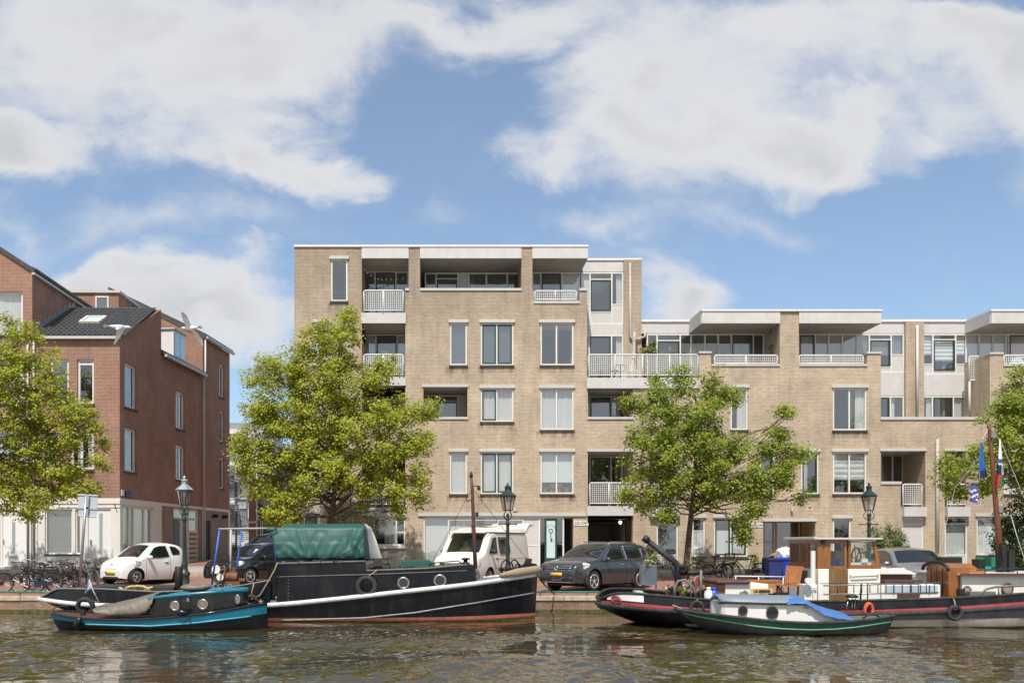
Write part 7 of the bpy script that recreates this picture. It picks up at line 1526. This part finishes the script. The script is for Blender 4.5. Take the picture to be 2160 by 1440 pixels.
b=MB(); ROOFG=mat('blue_grey_roof',(.17,.21,.25),.5,var=.12)
rows=[[nr[i][1]+Vector((0,-.05,.012)),nr[i][1].lerp(fr_[i][1],.25)+Vector((0,0,.13)),nr[i][1].lerp(fr_[i][1],.5)+Vector((0,0,.16)),nr[i][1].lerp(fr_[i][1],.75)+Vector((0,0,.13)),fr_[i][1]+Vector((0,.05,.012))] for i in range(8)]
b.sm=True; b.grid(rows); b.build('cabin_roof',ROOFG,GB,recalc=False,solid=.02)
b=MB(); b.tube([nr[i][1]+Vector((0,-.05,0)) for i in range(8)],.026,6); b.build('roof_trim',M['dark'],cb,smooth=True)
for (u,v,r) in ((1567,1287,8.5),(1629,1291,11)):
    s=hg.sofu(u); dn=hg.yc-hg.b(s)*.92+.14; porthole(GB,P(u,v,dn),r*dn/F,M['rubber'])
b=MB(); s=hg.sofu(1700); dn=hg.yc-hg.b(s)*.92+.12; b.obox(P(1700,1281,dn),(.14,.03,.015)); b.tube([P(1548,1268,23),P(1552,1262,23),P(1640,1263,23),P(1644,1268,23)],.012,5); b.build('grab_handle',M['greydeck'],GB)
b=MB(); b.tube([P(1820,1303,22.9),P(1832,1296,22.9),P(1845,1296,22.9),P(1860,1302,22.9)],.018,6); b.tube([P(1862,1298,23.2),P(1880,1304,23.1)],.015,6); b.build('stern_rail',M['dark'],GB,smooth=True)
b=MB(); b.sm=True; rows=[]; tu=[(1660,1268),(1700,1263),(1712,1268),(1740,1283),(1770,1292),(1803,1302)]; tl=[(1660,1272),(1700,1271.5),(1712,1279),(1735,1295),(1770,1305),(1803,1308)]
for i in range(45):
    u=1660+143*i/44; s=hg.sofu(u); dn=hg.yc-hg.b(s)*.92+.06; rr=[]
    for j in range(15):
        q=j/14
        if q<.4: f=q/.4; p=P(u,pl(tl,u)+(pl(tu,u)-pl(tl,u))*f,dn+.15*f*f)
        else: f=(q-.4)/.6; a=P(u,pl(tu,u),dn+.15); p=Vector((a.x,a.y+(2*(hg.yc-dn)-.3)*f,a.z+.08*math.sin(PI*f)))
        w=fold(Vector((p.x*2.4,p.y,p.z*2.4)),.05); p.y-=abs(w)*.8; p.z+=w*.5; p.x=X(u,dn); rr.append(p)
    rows.append(rr)
b.grid(rows); tag(b.build('blue_tarpaulin',M['tarpblue'],recalc=False,solid=.008),'creased blue tarpaulin sloping off the cabin of the white and green launch','tarpaulin')
# ---------------------------------------------------------------- bicycles
SADD=mat('saddle_black',(.02,.018,.016),.5,var=.2); FRK=mat('bike_black',(.012,.012,.013),.3,var=.3,coat=.3); FRB=mat('bike_blue',(.012,.016,.03),.3); FRG=mat('bike_green',(.03,.06,.045),.35); FRR=mat('bike_maroon',(.10,.015,.02),.35); FRS=mat('bike_silver',(.30,.31,.32),.35,metal=.5); WIC=mat('wire_basket',(.03,.028,.026),.6)
def bike(label,u,d,hd,fm=None,basket=False,rack=True,front=False,lean=6,z=None,group='bicycles parked on the quay',scale=1.0,bag=None):
    fm=fm or FRK; x=X(u,d); z0=gz(d) if z is None else z
    T=thing('bicycle',label,'bicycle',(x,d,z0),group,R(hd),local=True)
    T.matrix_basis=Matrix.Translation((x,d,z0))@Matrix.Rotation(R(hd),4,'Z')@Matrix.Rotation(R(lean),4,'X')@Matrix.Scale(scale,4)
    r=.335; fx_,rx_=.54,-.53
    for wx in (fx_,rx_):
        b=MB(); b.torus((wx,0,r),r-.02,.021,28,8); w_=b.build('wheel',M['tyre'],T,smooth=True)
        b=MB(); b.torus((wx,0,r),r-.045,.010,28,5); b.lathe([(.03,-.04),(.03,.04)],8,(wx,0,r),Matrix.Rotation(PI/2,3,'X'))
        for k in range(14):
            a=k*2*PI/14; b.tube([(wx+.02*math.cos(a+.5),.02*(-1)**k,r+.02*math.sin(a+.5)),(wx+(r-.05)*math.cos(a),0,r+(r-.05)*math.sin(a))],.0028,3,caps=False)
        b.build('rim',M['steel'],w_)
    hx,hz=.36,.80; bb=(-.06,0,.29); st=(-.21,0,.80)
    b=MB(); b.tube([(hx-.03,0,hz+.06),(hx+.03,0,hz-.12),(fx_-.03,0,.52),(fx_,0,r)],.017,6)
    for q in (.045,-.045): b.tube([(fx_-.06,q,.70),(fx_,q,r)],.010,5); b.tube([(rx_,q,r),(bb[0],q*.5,bb[2])],.011,5); b.tube([(rx_,q,r),(-.20,q*.4,.76)],.009,5)
    b.tube([(hx,0,hz-.05),bb],.021,7); b.tube([(hx-.01,0,hz),(-.05,0,.5) if not front else st],.018,6); b.tube([bb,st,(-.235,0,.90)],.018,6)
    f=b.build('frame',fm,T,smooth=True)
    b=MB(); b.torus((bb[0],.05,bb[2]),.085,.011,16,5); b.tube([(bb[0],.06,bb[2]),(bb[0]+.10,.08,bb[2]-.13),(bb[0]+.10,.17,bb[2]-.13)],.010,5); b.tube([(bb[0],-.06,bb[2]),(bb[0]-.10,-.08,bb[2]+.13),(bb[0]-.10,-.17,bb[2]+.13)],.010,5); b.build('crank',M['steel'],T)
    b=MB(); b.prism([(rx_-.02,r-.07),(rx_,r+.06),(bb[0]+.1,bb[2]+.1),(bb[0]+.12,bb[2]-.08)],.05,.075); b.build('chain_guard',fm,T)
    b=MB()
    for wx in (fx_,rx_): b.grid([[(wx+(r+.022)*math.cos(a),y,r+(r+.022)*math.sin(a)) for y in (-.03,0,.03)] for a in [PI*k/14 for k in ((range(1,13)) if wx>0 else range(2,17))]])
    b.build('mudguard',fm,T,recalc=False,solid=.004)
    b=MB(); b.sm=True; b.ell((-.26,0,.935),.13,.085,.035,12,6); b.ell((-.14,0,.935),.09,.03,.025,10,6); b.build('saddle',SADD,T)
    b=MB(); b.tube([(hx-.02,0,hz+.05),(hx-.05,0,hz+.17),(hx+.02,.10,hz+.22),(hx-.04,.25,hz+.21),(hx-.18,.28,hz+.18)],.012,6); b.tube([(hx-.05,0,hz+.17),(hx+.02,-.10,hz+.22),(hx-.04,-.25,hz+.21),(hx-.18,-.28,hz+.18)],.012,6); b.build('handlebar',M['steel'],T,smooth=True)
    b=MB(); b.ell((hx+.12,0,hz+.02),.05,.04,.04,8,6); b.build('headlight',M['steel'],T,smooth=True)
    if rack:
        b=MB()
        for q in (-.06,0,.06): b.tube([(-.22,q,.73),(-.75,q,.74)],.008,5)
        for q in (-.06,.06): b.tube([(-.70,q,.74),(rx_,q,r)],.007,5)
        b.tube([(-.74,-.06,.74),(-.74,.06,.74)],.008,5); b.build('luggage_rack',FRK,T)
    if basket or front:
        b=MB(); w_=.17; bx0,bx1,bz0,bz1=hx+.08,hx+.42,hz-.02,hz+.22
        for k in range(5): z_=bz0+(bz1-bz0)*k/4; g=.02*k/4; b.tube([(bx0-g,-w_-g,z_),(bx1+g,-w_-g,z_),(bx1+g,w_+g,z_),(bx0-g,w_+g,z_)],.006 if k<4 else .010,4,closed=True)
        for k in range(9): xx=bx0+(bx1-bx0)*k/8; [b.tube([(xx,s_*w_,bz0),(xx,s_*(w_+.02),bz1)],.004,4) for s_ in (1,-1)]
        for k in range(9): yy=-w_+2*w_*k/8; [b.tube([(xx,yy,bz0),(xx,yy,bz1)],.004,4) for xx in (bx0,bx1)]
        b.build('basket',WIC,T)
    if bag:
        b=MB()
        for s_ in (1,-1): b.box(-.74,-.36,s_*.10 if s_>0 else -.22,.22 if s_>0 else -.10,.42,.74)
        b.build('pannier_bag',bag,T,bevel=.03)
    return T
bike('dark bicycle with a black front basket, nearest to the canal edge at the far end',76,31.9,178,FRB,basket=True,lean=5)
bike('black bicycle cut by the frame edge, only its rear end showing',-24,32.2,176,lean=-4)
bike('tall black bicycle with a bare front carrier behind the row',98,34.6,20,front=True,lean=4)
bike('black bicycle with its saddle up against the blinded window',122,35.2,8,lean=-5)
bike('black bicycle in the middle of the tangled row, turned towards the wall',138,33.8,60,lean=6,fm=FRG)
bike('maroon framed bicycle with dark panniers just left of the sign pole',158,33.9,115,fm=FRR,bag=mat('pannier',(.025,.02,.03),.8),lean=-6)
bike('grey bicycle standing close behind the sign pole',172,34.8,150,fm=FRS,lean=5)
bike('black bicycle with a wire basket beside the nose of the white hatchback',190,35.6,65,basket=True,lean=-6)
bike('low black bicycle behind the nearest one, handlebars turned to the door',112,33.0,5,lean=7)
bike('dark bicycle facing away in the gap by the first white door',58,35.0,100,lean=4)
bike('black bicycle with a blue bag, between the tree trunk and the double window',1512,37.6,35,lean=5,bag=None)
bike('second black bicycle beside it, leaning the other way by the garden shrub',1498,38.1,160,lean=-6)
bike('small dark bicycle under the 270-290 sign',1574,38.2,170,lean=5,front=True)
bike('black bicycle lying on the barge deck behind the tarpaulin end',832,29.0,5,z=.36,lean=14,group=None or 'bicycles parked on the quay',scale=.92)
# ---------------------------------------------------------------- things on the quay and the decks
def rail_on_quay(u0,u1,label):
    T=thing('quay_rail',label,'rail',(X((u0+u1)/2,30.2),30.2,0)); b=MB(); b.tube([(X(u0,30.2),30.2,.13),(X(u1,30.2),30.2,.13)],.03,8); b.build('pipe',RG,T,smooth=True)
    n=max(2,int((u1-u0)/75))
    for k in range(n+1):
        b=MB(); x=X(u0+10+(u1-u0-20)*k/n,30.2); b.tube([(x,30.2,-.02),(x,30.2,.13)],.025,6); b.build('post',RG,T)
RG=mat('rail_green',(.03,.14,.10),.5,var=.3,scale=10,dirt=.5,dcol=(.25,.26,.22))
rail_on_quay(-60,235,'low green pipe rail on the quay edge before the bicycles'); rail_on_quay(1130,1345,'low green pipe rail on the quay edge before the dark grey car')
def bin_(label,u,d,m,lid=-1):
    x=X(u,d); T=thing('waste_bin',label,'waste bin',(x,d,gz(d)),'blue waste bins'); z=gz(d)
    b=MB(); b.add([(x+sx*w_,d+sy*w2,z+h_) for h_,w_,w2 in ((.08,.21,.24),(.95,.28,.34)) for sx,sy in ((-1,-1),(1,-1),(1,1),(-1,1))],[(0,1,2,3),(0,1,5,4),(1,2,6,5),(2,3,7,6),(3,0,4,7)]); b.build('body',m,T,bevel=.02)
    b=MB(); b.box(x-.31,x+.31,d-.38,d-.30,z+.90,z+.97); b.box(x-.31,x-.27,d-.30,d+.36,z+.93,z+.97); b.box(x+.27,x+.31,d-.30,d+.36,z+.93,z+.97); b.build('rim',m,T)
    b=MB(); b.obox((x,d+.42,z+.68),(.6,.04,.62),Matrix.Rotation(R(12),3,'X')); b.build('lid',m,T,bevel=.015)
    for s_ in (1,-1):
        b=MB(); b.lathe([(.10,-.03),(.10,.03)],14,(x+s_*.24,d+.26,z+.10),Matrix.Rotation(PI/2,3,'Y')); b.build('wheel',M['tyre'],T)
    return T
bin_('dark navy wheeled waste bin overfull with cardboard, by the entrance',1631,36.6,mat('navy_plastic',(.025,.04,.17),.45,var=.2)); bin_('bright blue wheeled waste bin with a white bag on top, beside the wheelhouse',1657,36.9,mat('blue_plastic',(.008,.06,.42),.4,var=.15))
b=MB(); c=P(1634,1173,36.6); b.obox(c,(.34,.30,.22),Matrix.Rotation(R(-28),3,'Y')@Matrix.Rotation(.5,3,'Z')); tag(b.build('cardboard_box',mat('cardboard',(.30,.19,.09),.85,var=.15),bevel=.01),'crumpled brown cardboard box sticking out of the navy waste bin','cardboard box')
def sack(label,u,v,d,w_,h_,m,seed):
    b=MB(); b.sm=True; c=P(u,v,d); rows=[]
    for i in range(15):
        a=-PI/2+PI*i/14; rr=[]
        for j in range(22):
            q=2*PI*j/22; n=Vector((math.cos(a)*math.cos(q),math.cos(a)*math.sin(q),math.sin(a))); k=1+.30*noise.noise(n*2.2+Vector((seed,0,0)))+.12*noise.noise(n*6+Vector((0,seed,0))); k*=(1-.45*max(0,n.z)**2); rr.append(c+Vector((n.x*w_*k,n.y*w_*k,n.z*h_*k*1.25)))
        rows.append(rr)
    b.grid(rows,cv=True); return tag(b.build('rubbish_bag',m),label,'rubbish bag','rubbish bags on the bins')
m,t,n,l,out=nt('printed_plastic'); bs=N(t,'ShaderNodeBsdfPrincipled'); bs.inputs['Roughness'].default_value=.35; tc=N(t,'ShaderNodeTexCoord'); no=N(t,'ShaderNodeTexNoise'); no.inputs['Scale'].default_value=7; l.new(tc.outputs['Object'],no.inputs[0]); cr_=N(t,'ShaderNodeValToRGB'); e=cr_.color_ramp.elements; e[0].position=.36; e[0].color=(.10,.12,.08,1); e[1].position=.42; e[1].color=(.78,.78,.76,1); l.new(no.outputs['Fac'],cr_.inputs[0]); l.new(cr_.outputs[0],bs.inputs['Base Color']); l.new(bs.outputs[0],out.inputs[0])
sack('white printed plastic bag heaped on the bright blue waste bin',1655,1166,36.8,.30,.30,m,1); sack('small blue bag between the cardboard and the white bag',1642,1176,36.5,.16,.13,mat('blue_bag',(.02,.10,.55),.35,var=.2),4)
# planter
GM=mat('grey_mesh',(.16,.20,.25),.5,metal=.3,var=.1)
T=thing('planter','tall grey mesh planter box on legs beside the rear of the dark grey car','planter',P(1370,1250,30.5)); d=30.5
b=MB(); b.box(X(1355,d),X(1385,d),d,d+.45,Z(1233,d),Z(1191,d)); b.build('box',M['zinc'],T)
b=MB()
for k in range(11): u=1355.5+k*2.9; b.box(X(u,d),X(u,d)+.012,d-.02,d-.003,Z(1233,d),Z(1191,d))
for k in range(15): v=1191.5+k*2.9; b.box(X(1355,d),X(1385,d),d-.03,d-.021,Z(v,d)-.012,Z(v,d))
b.build('mesh_panel',GM,T)
for u in (1356,1383):
    b=MB(); b.box(X(u,d),X(u,d)+.03,d,d+.04,0,Z(1233,d)); b.build('leg',M['dark'],T)
b=MB(); b.tube([P(1356,1190,d),P(1360,1182,d),P(1372,1181,d),P(1384,1188,d)],.015,6); b.build('hoop',M['alu'],T,smooth=True)
shrub('potted_grass','wispy green plant growing out of the grey mesh planter',30.7,[(1370,1183,9),(1378,1178,8),(1364,1186,6),(1381,1170,7)],'leaf_pale',40,dens=14,size=.06,sub=90,sig=.07,z0=Z(1192,30.7),cat='plant')
def tub(label,u,v,d,r,leaf,petals,seed,pm):
    s_=shrub('flower_tub',label,d,[(u,v,r),(u-r*.7,v+2,r*.7),(u+r*.7,v+2,r*.7)],leaf,seed,dens=16,size=.05,sub=120,sig=.05,z0=Z(v+r+9,d),cat='flower tub',group='flower tubs on the stern deck',petals=petals)
    b=MB(); c=P(u,v+r*.5,d); b.lathe([(r*d/F*.8,-.22),(r*d/F*1.15,.0),(r*d/F*1.15,.02)],14,c); b.build('pot',pm,s_,smooth=False)
TC=mat('terracotta',(.30,.12,.06),.8,var=.15)
tub('flower tub with purple and white blossom at the foot of the black crane',1441,1240,26.3,8,'leaf_mid',[PU,WHT],51,TC); tub('flower tub with pink blossom next to the tiller frame',1481,1240,26.2,8,'leaf_mid',[PK,WHT],52,M['dark']); tub('flower tub with orange red blossom before the brown cabin hood',1502,1229,26.6,10,'leaf_mid',[ORG],53,TC); tub('flower tub with tall green leaves behind the crane post',1466,1222,27.2,11,'leaf_mid',[PK],54,TC); tub('flower tub with trailing dark leaves beside the planter',1413,1240,27.4,9,'leaf_dark',[WHT],55,TC)
def bottle(label,u,v,d,m):
    c=P(u,v,d); b=MB(); b.lathe([(.10,-.22),(.12,-.20),(.12,.05),(.10,.13),(.05,.17),(.06,.18),(.06,.22),(.03,.24)],14,c); return tag(b.build('gas_bottle',m,smooth=True),label,'gas bottle','gas bottles on the stern deck')
bottle('pale grey gas bottle standing by the stern cabin',1495,1257,25.2,M['white']); bottle('blue plastic canister beside the pale gas bottle',1506,1257,25.2,mat('canister_blue',(.01,.07,.45),.4))
# wooden deck furniture on the houseboat
T=thing('deck_chair','orange brown slatted wooden deck chair beside the wheelhouse','chair',P(1668,1262,25.6)); d=25.5
b=MB(); 
for k in range(9):
    f=k/8; b.tube([P(1656+30*f,1231-2*f,d+.02*k),P(1660.5+32*f,1193+2*f,d+.2+.02*k)],.022,5)
b.build('backrest',WOODH,T); b=MB(); b.tube([P(1659,1194,d+.25),P(1694,1196,d+.4)],.025,5); b.tube([P(1655,1230,d+.02),P(1688,1229,d+.2)],.025,5); b.build('back_rail',WOODH,T)
b=MB(); b.prism([(X(1618,d),Z(1231,d)),(X(1655,d),Z(1236,d)),(X(1688,d),Z(1234,d)),(X(1690,d),Z(1230,d)),(X(1655,d),Z(1231.5,d))],d-.25,d+.35); b.build('seat',WOODH,T)
for (a,c,v0,v1) in ((1650,1640,1234,1262),(1663,1663,1230,1262),(1686,1681,1232,1262),(1640,1655,1234,1255)):
    b=MB(); b.tube([P(a,v0,d-.2),P(c,v1,d-.2)],.02,6); b.build('leg',M['dark'],T)
T=thing('wooden_bench','long low orange brown bench behind the name board','bench',P(1612,1262,26.8)); d=26.8
b=MB(); b.box(X(1580,d),X(1650,d),d,d+.4,Z(1230.5,d),Z(1223,d)); b.build('seat',WOODH,T,bevel=.01)
for u in (1584,1645):
    b=MB(); b.box(X(u,d),X(u+3,d),d+.1,d+.3,Z(1264,d),Z(1230.6,d)); b.build('leg',WOOD,T)
b=MB(); b.tube([P(1549,1214.5,28.2),P(1656,1216,28.2)],.02,8); 
for u in (1552,1600,1652): b.tube([P(u,1215,28.2),P(u,1262,28.2)],.016,6)
b.build('deck_rail',M['white'],HB,smooth=True)
b=MB(); b.box(X(1693,25.9),X(1706,25.9),25.9,26.3,Z(1232,25.9),Z(1203,25.9)); b.build('fuse_box',M['dark'],HB)
T=thing('storage_bench','green storage bench on the fore cabin roof beside the mast','bench',P(2090,1200,26.9)); d=26.9
b=MB(); b.box(X(2072,d),X(2112,d),d+.3,d+.36,Z(1198,d),Z(1175,d)); b.build('backrest',mat('bench_green',(.01,.17,.10),.45,var=.1),T); b=MB(); b.box(X(2070,d),X(2112,d),d-.1,d+.3,Z(1199,d),Z(1194,d)); b.build('seat',mat('bench_green2',(.06,.30,.20),.5,var=.1),T); b=MB(); b.box(X(2060,d),X(2074,d),d-.1,d+.25,Z(1198,d),Z(1179,d)); b.build('side_box',M['dark'],T)
for u in (2078,2108):
    b=MB(); b.box(X(u,d),X(u+2,d),d,d+.05,Z(1206,d),Z(1199,d)); b.build('leg',M['dark'],T)
# fence under the ground-floor window
T=thing('low_fence','low white slatted fence under the ground floor window','fence',(X(830,42.2),42.2,.5)); d=42.2
b=MB(); b.box(X(806,d),X(854,d),d,d+.04,Z(1169,d),Z(1167,d)); b.box(X(806,d),X(854,d),d,d+.04,Z(1198,d),Z(1196,d)); b.build('rail',M['white'],T); b=MB()
for k in range(17): u=807+k*2.9; b.box(X(u,d),X(u,d)+.025,d-.02,d-.002,.5,Z(1168,d))
b.build('slat',M['white'],T)
# balcony furniture
def chair(label,x,y,z,rz,m):
    T=thing('bistro_chair',label,'chair',(x,y,z),'chairs on the balconies',rz,local=True)
    b=MB(); b.box(-.2,.2,-.2,.2,.43,.46); b.build('seat',m,T); b=MB()
    for k in range(5): b.box(-.18+k*.085,-.15+k*.085,.19,.21,.48,.88)
    b.box(-.2,.2,.185,.215,.86,.92); b.build('backrest',m,T)
    for sx in (-.18,.18):
        for sy in (-.18,.18):
            b=MB(); b.tube([(sx,sy,.43),(sx*1.15,sy*1.15,0)],.014,5); b.build('leg',m,T)
chair('white chair on the first floor balcony above the passage',X(1322),DF+.6,Z(1066),.6,M['white']); chair('dark chair on the long balcony behind its white mesh rail',X(1302),DF+.8,Z(797),1.2,M['dark']); chair('white chair beside the dark one on the long balcony',X(1330),DF+.9,Z(797),-1.3,M['white'])
T=thing('bistro_table','small round white table between the chairs on the long balcony','table',(X(1316),DF+.8,Z(797))); c=Vector((X(1316),DF+.8,Z(797))); b=MB(); b.lathe([(.32,.70),(.32,.73)],18,c); b.build('tabletop',M['white'],T); b=MB(); b.tube([c+Vector((0,0,.7)),c],.02,6); b.lathe([(.2,0),(.18,.03)],14,c); b.build('leg',M['dark'],T)
T=thing('parasol','folded pale parasol with a reddish band at the end of the long balcony','parasol',(X(1348),DF+1.0,Z(797))); c=Vector((X(1348),DF+1.0,Z(797))); b=MB(); b.tube([c,c+Vector((0,0,2.3))],.02,6); b.build('pole',M['alu'],T); b=MB(); b.lathe([(.03,2.25),(.08,2.1),(.12,1.5),(.16,1.05),(.03,1.0)],9,c); b.build('canopy',M['tarppale'],T); b=MB(); b.lathe([(.05,.55),(.05,1.9)],8,c+Vector((.06,-.14,0))); b.build('band',M['rust'],T)
T=thing('string_light','string of small white bulbs under the top balcony ceiling','string light',(X(800),DF+1,Z(575))); b=MB(); pts=[P(764,560,43.6),P(775,573,43.8),P(790,584,44.2),P(805,588,44.5),P(825,586,44.7),P(850,585,44.8)]; b.tube(pts,.008,4); b.build('cable',M['dark'],T)
for k in range(11):
    f=k/10*(len(pts)-1.001); i=int(f); q=pts[i].lerp(pts[i+1],f-i); b=MB(); b.ell(q-Vector((0,.0,.05)),.035,.035,.045,8,6); b.build('bulb',M['white'],T,smooth=True)
# window-sill things
b=MB()
for (u,h_,m_) in ((1152,.16,0),(1166,.22,1),(1180,.14,1),(1199,.18,0)): pass
T=thing('window_plant','small potted plants and red flowers on the sill behind the roller blind','potted plant',P(1175,1036,43.25)); b=MB(); rd=random.Random(8)
for u in (1150,1164,1180,1196): foliage(b,[(P(u,1026,43.28),.13)],rd,10,.06,250,.05,.4)
b.build('foliage',M['leaf_mid'],T,recalc=False); b=MB()
for u in (1164,1180): foliage(b,[(P(u,1024,43.22),.09)],rd,8,.05,250,.04,.4)
b.build('blossom',ORG,T,recalc=False)
for u in (1150,1164,1180,1196):
    b=MB(); b.lathe([(.06,0),(.085,.12)],10,P(u,1037,43.26)); b.build('pot',TC,T)
# person in the van
SKIN=mat('skin',(.42,.24,.16),.55,var=.05); YEL=mat('yellow_shirt',(.62,.50,.03),.8,var=.08); HAIR=mat('dark_hair',(.03,.02,.015),.7)
def skinned(name,verts,edges,radii,m,par,sub=2,root=0):
    me=bpy.data.meshes.new(name); me.from_pydata(verts,edges,[]); o=bpy.data.objects.new(name,me); COL.objects.link(o); me.materials.append(m)
    s_=o.modifiers.new('skin','SKIN'); s_.use_smooth_shade=True
    for i,r in enumerate(radii): me.skin_vertices[0].data[i].radius=(r,r) if not isinstance(r,tuple) else r
    me.skin_vertices[0].data[root].use_root=True
    sb_=o.modifiers.new('sub','SUBSURF'); sb_.levels=sub; sb_.render_levels=sub
    o.parent=par; return o
pp=mv@Vector((-.0,0,0)); sx=2.35-1.72
T=thing('person','person in a yellow shirt seated behind the windscreen of the white van','person',mv@Vector((sx,-.40,.82)),rz=math.atan2(hh.y,hh.x),local=True)
vb=[(0,0,.08),(-.03,0,.28),(-.05,0,.48),(-.04,0,.60),(-.01,0,.72),(.0,0,.80)]
vb+=[(.0,.18,.50),(.12,.24,.30),(.36,.18,.32),(.44,.15,.34),(.0,-.18,.50),(.12,-.24,.30),(.36,-.18,.30),(.44,-.14,.30),(.20,.10,.06),(.46,.12,.06),(.52,.12,-.30),(.20,-.10,.06),(.46,-.12,.06),(.52,-.12,-.30)]
eb=[(0,1),(1,2),(2,3),(3,4),(4,5),(2,6),(6,7),(7,8),(8,9),(2,10),(10,11),(11,12),(12,13),(0,14),(14,15),(15,16),(0,17),(17,18),(18,19)]
rb=[.14,.135,.14,.058,.095,.075,.065,.05,.036,.04,.065,.05,.036,.04,.085,.065,.045,.085,.065,.045]
body=skinned('body',vb,eb,rb,SKIN,T)
sh_=skinned('shirt',[(0,0,.10),(-.03,0,.28),(-.05,0,.47),(-.04,0,.54),(.0,.19,.49),(.09,.24,.34),(.0,-.19,.49),(.09,-.24,.34)],[(0,1),(1,2),(2,3),(2,4),(4,5),(2,6),(6,7)],[.16,.155,.16,.07,.082,.072,.082,.072],YEL,T)
b=MB(); b.sm=True; b.ell((-.03,0,.79),.105,.095,.10,14,10); b.ell((-.07,0,.73),.07,.088,.09,12,8); b.build('hair',HAIR,T)
b=MB(); b.ell((.088,.035,.745),.012,.014,.010,8,6); b.ell((.088,-.035,.745),.012,.014,.010,8,6); b.tube([(.09,0,.755),(.112,0,.715),(.092,0,.708)],.012,6); b.tube([(.088,-.025,.675),(.095,0,.672),(.088,.025,.675)],.008,5); b.build('face',SKIN,T,smooth=True)
# gulls
GW=mat('gull_white',(.72,.72,.70),.8,var=.05); GG=mat('gull_grey',(.36,.37,.39),.8,var=.1); GBK=mat('gull_beak',(.5,.33,.05),.5)
def gull(label,u,v,d,rz,bank,wl,wr):
    T=thing('gull',label,'bird',P(u,v,d),'gulls in flight',local=True); T.matrix_basis=Matrix.Translation(P(u,v,d))@Matrix.Rotation(rz,4,'Z')@Matrix.Rotation(bank,4,'X')
    b=MB(); b.sm=True; rows=[]
    for (x,r,z) in ((.26,.012,.015),(.235,.024,.02),(.20,.038,.022),(.15,.036,.012),(.08,.058,0),(0,.066,-.005),(-.1,.052,0),(-.18,.03,.01),(-.24,.02,.014)): rows.append([(x,r*math.cos(a)*1.05,z+r*math.sin(a)) for a in [2*PI*k/12 for k in range(12)]])
    b.grid(rows,cv=True)
    for s_,w_ in ((1,wl),(-1,wr)):
        for q in (.006,-.006):
            b.grid([[(xx,s_*y,z+q*(1-abs(2*k/3-1))) for k,xx in enumerate((x0,x0-(x0-x1)*.33,x0-(x0-x1)*.66,x1))] for (y,z,x0,x1) in w_])
    b.add([(-.22,-.02,.01),(-.22,.02,.01),(-.36,.075,.012),(-.38,0,.012),(-.36,-.075,.012)],[(0,1,2,3,4)])
    bd=b.build('body',GW,T,weld=False,recalc=False)
    b=MB(); b.lathe([(.010,0),(.002,.05)],6,(.265,0,.012),Matrix.Rotation(PI/2,3,'Y')); b.build('beak',GBK,T)
    b=MB()
    for s_,w_ in ((1,wl),(-1,wr)): b.grid([[(x0-.004,s_*y,z+.012),((x0+x1)/2,s_*y,z+.016),(x1+.02,s_*y,z+.012)] for (y,z,x0,x1) in w_])
    b.build('mantle',GG,T,recalc=False)
up_=[(.05,.02,.10,-.07),(.2,.10,.13,-.05),(.36,.12,.10,-.06),(.52,.06,.02,-.08),(.66,-.04,-.09,-.13)]; dn_=[(.05,.0,.10,-.07),(.2,-.10,.13,-.05),(.34,-.22,.10,-.06),(.46,-.36,.02,-.08),(.54,-.48,-.06,-.11)]
gull('gull gliding low in front of the dark tiled roof',252,690,24,R(20),R(-25),up_,dn_); gull('gull with one wing raised, higher against the white cloud',400,692,27,R(165),R(30),up_,up_)
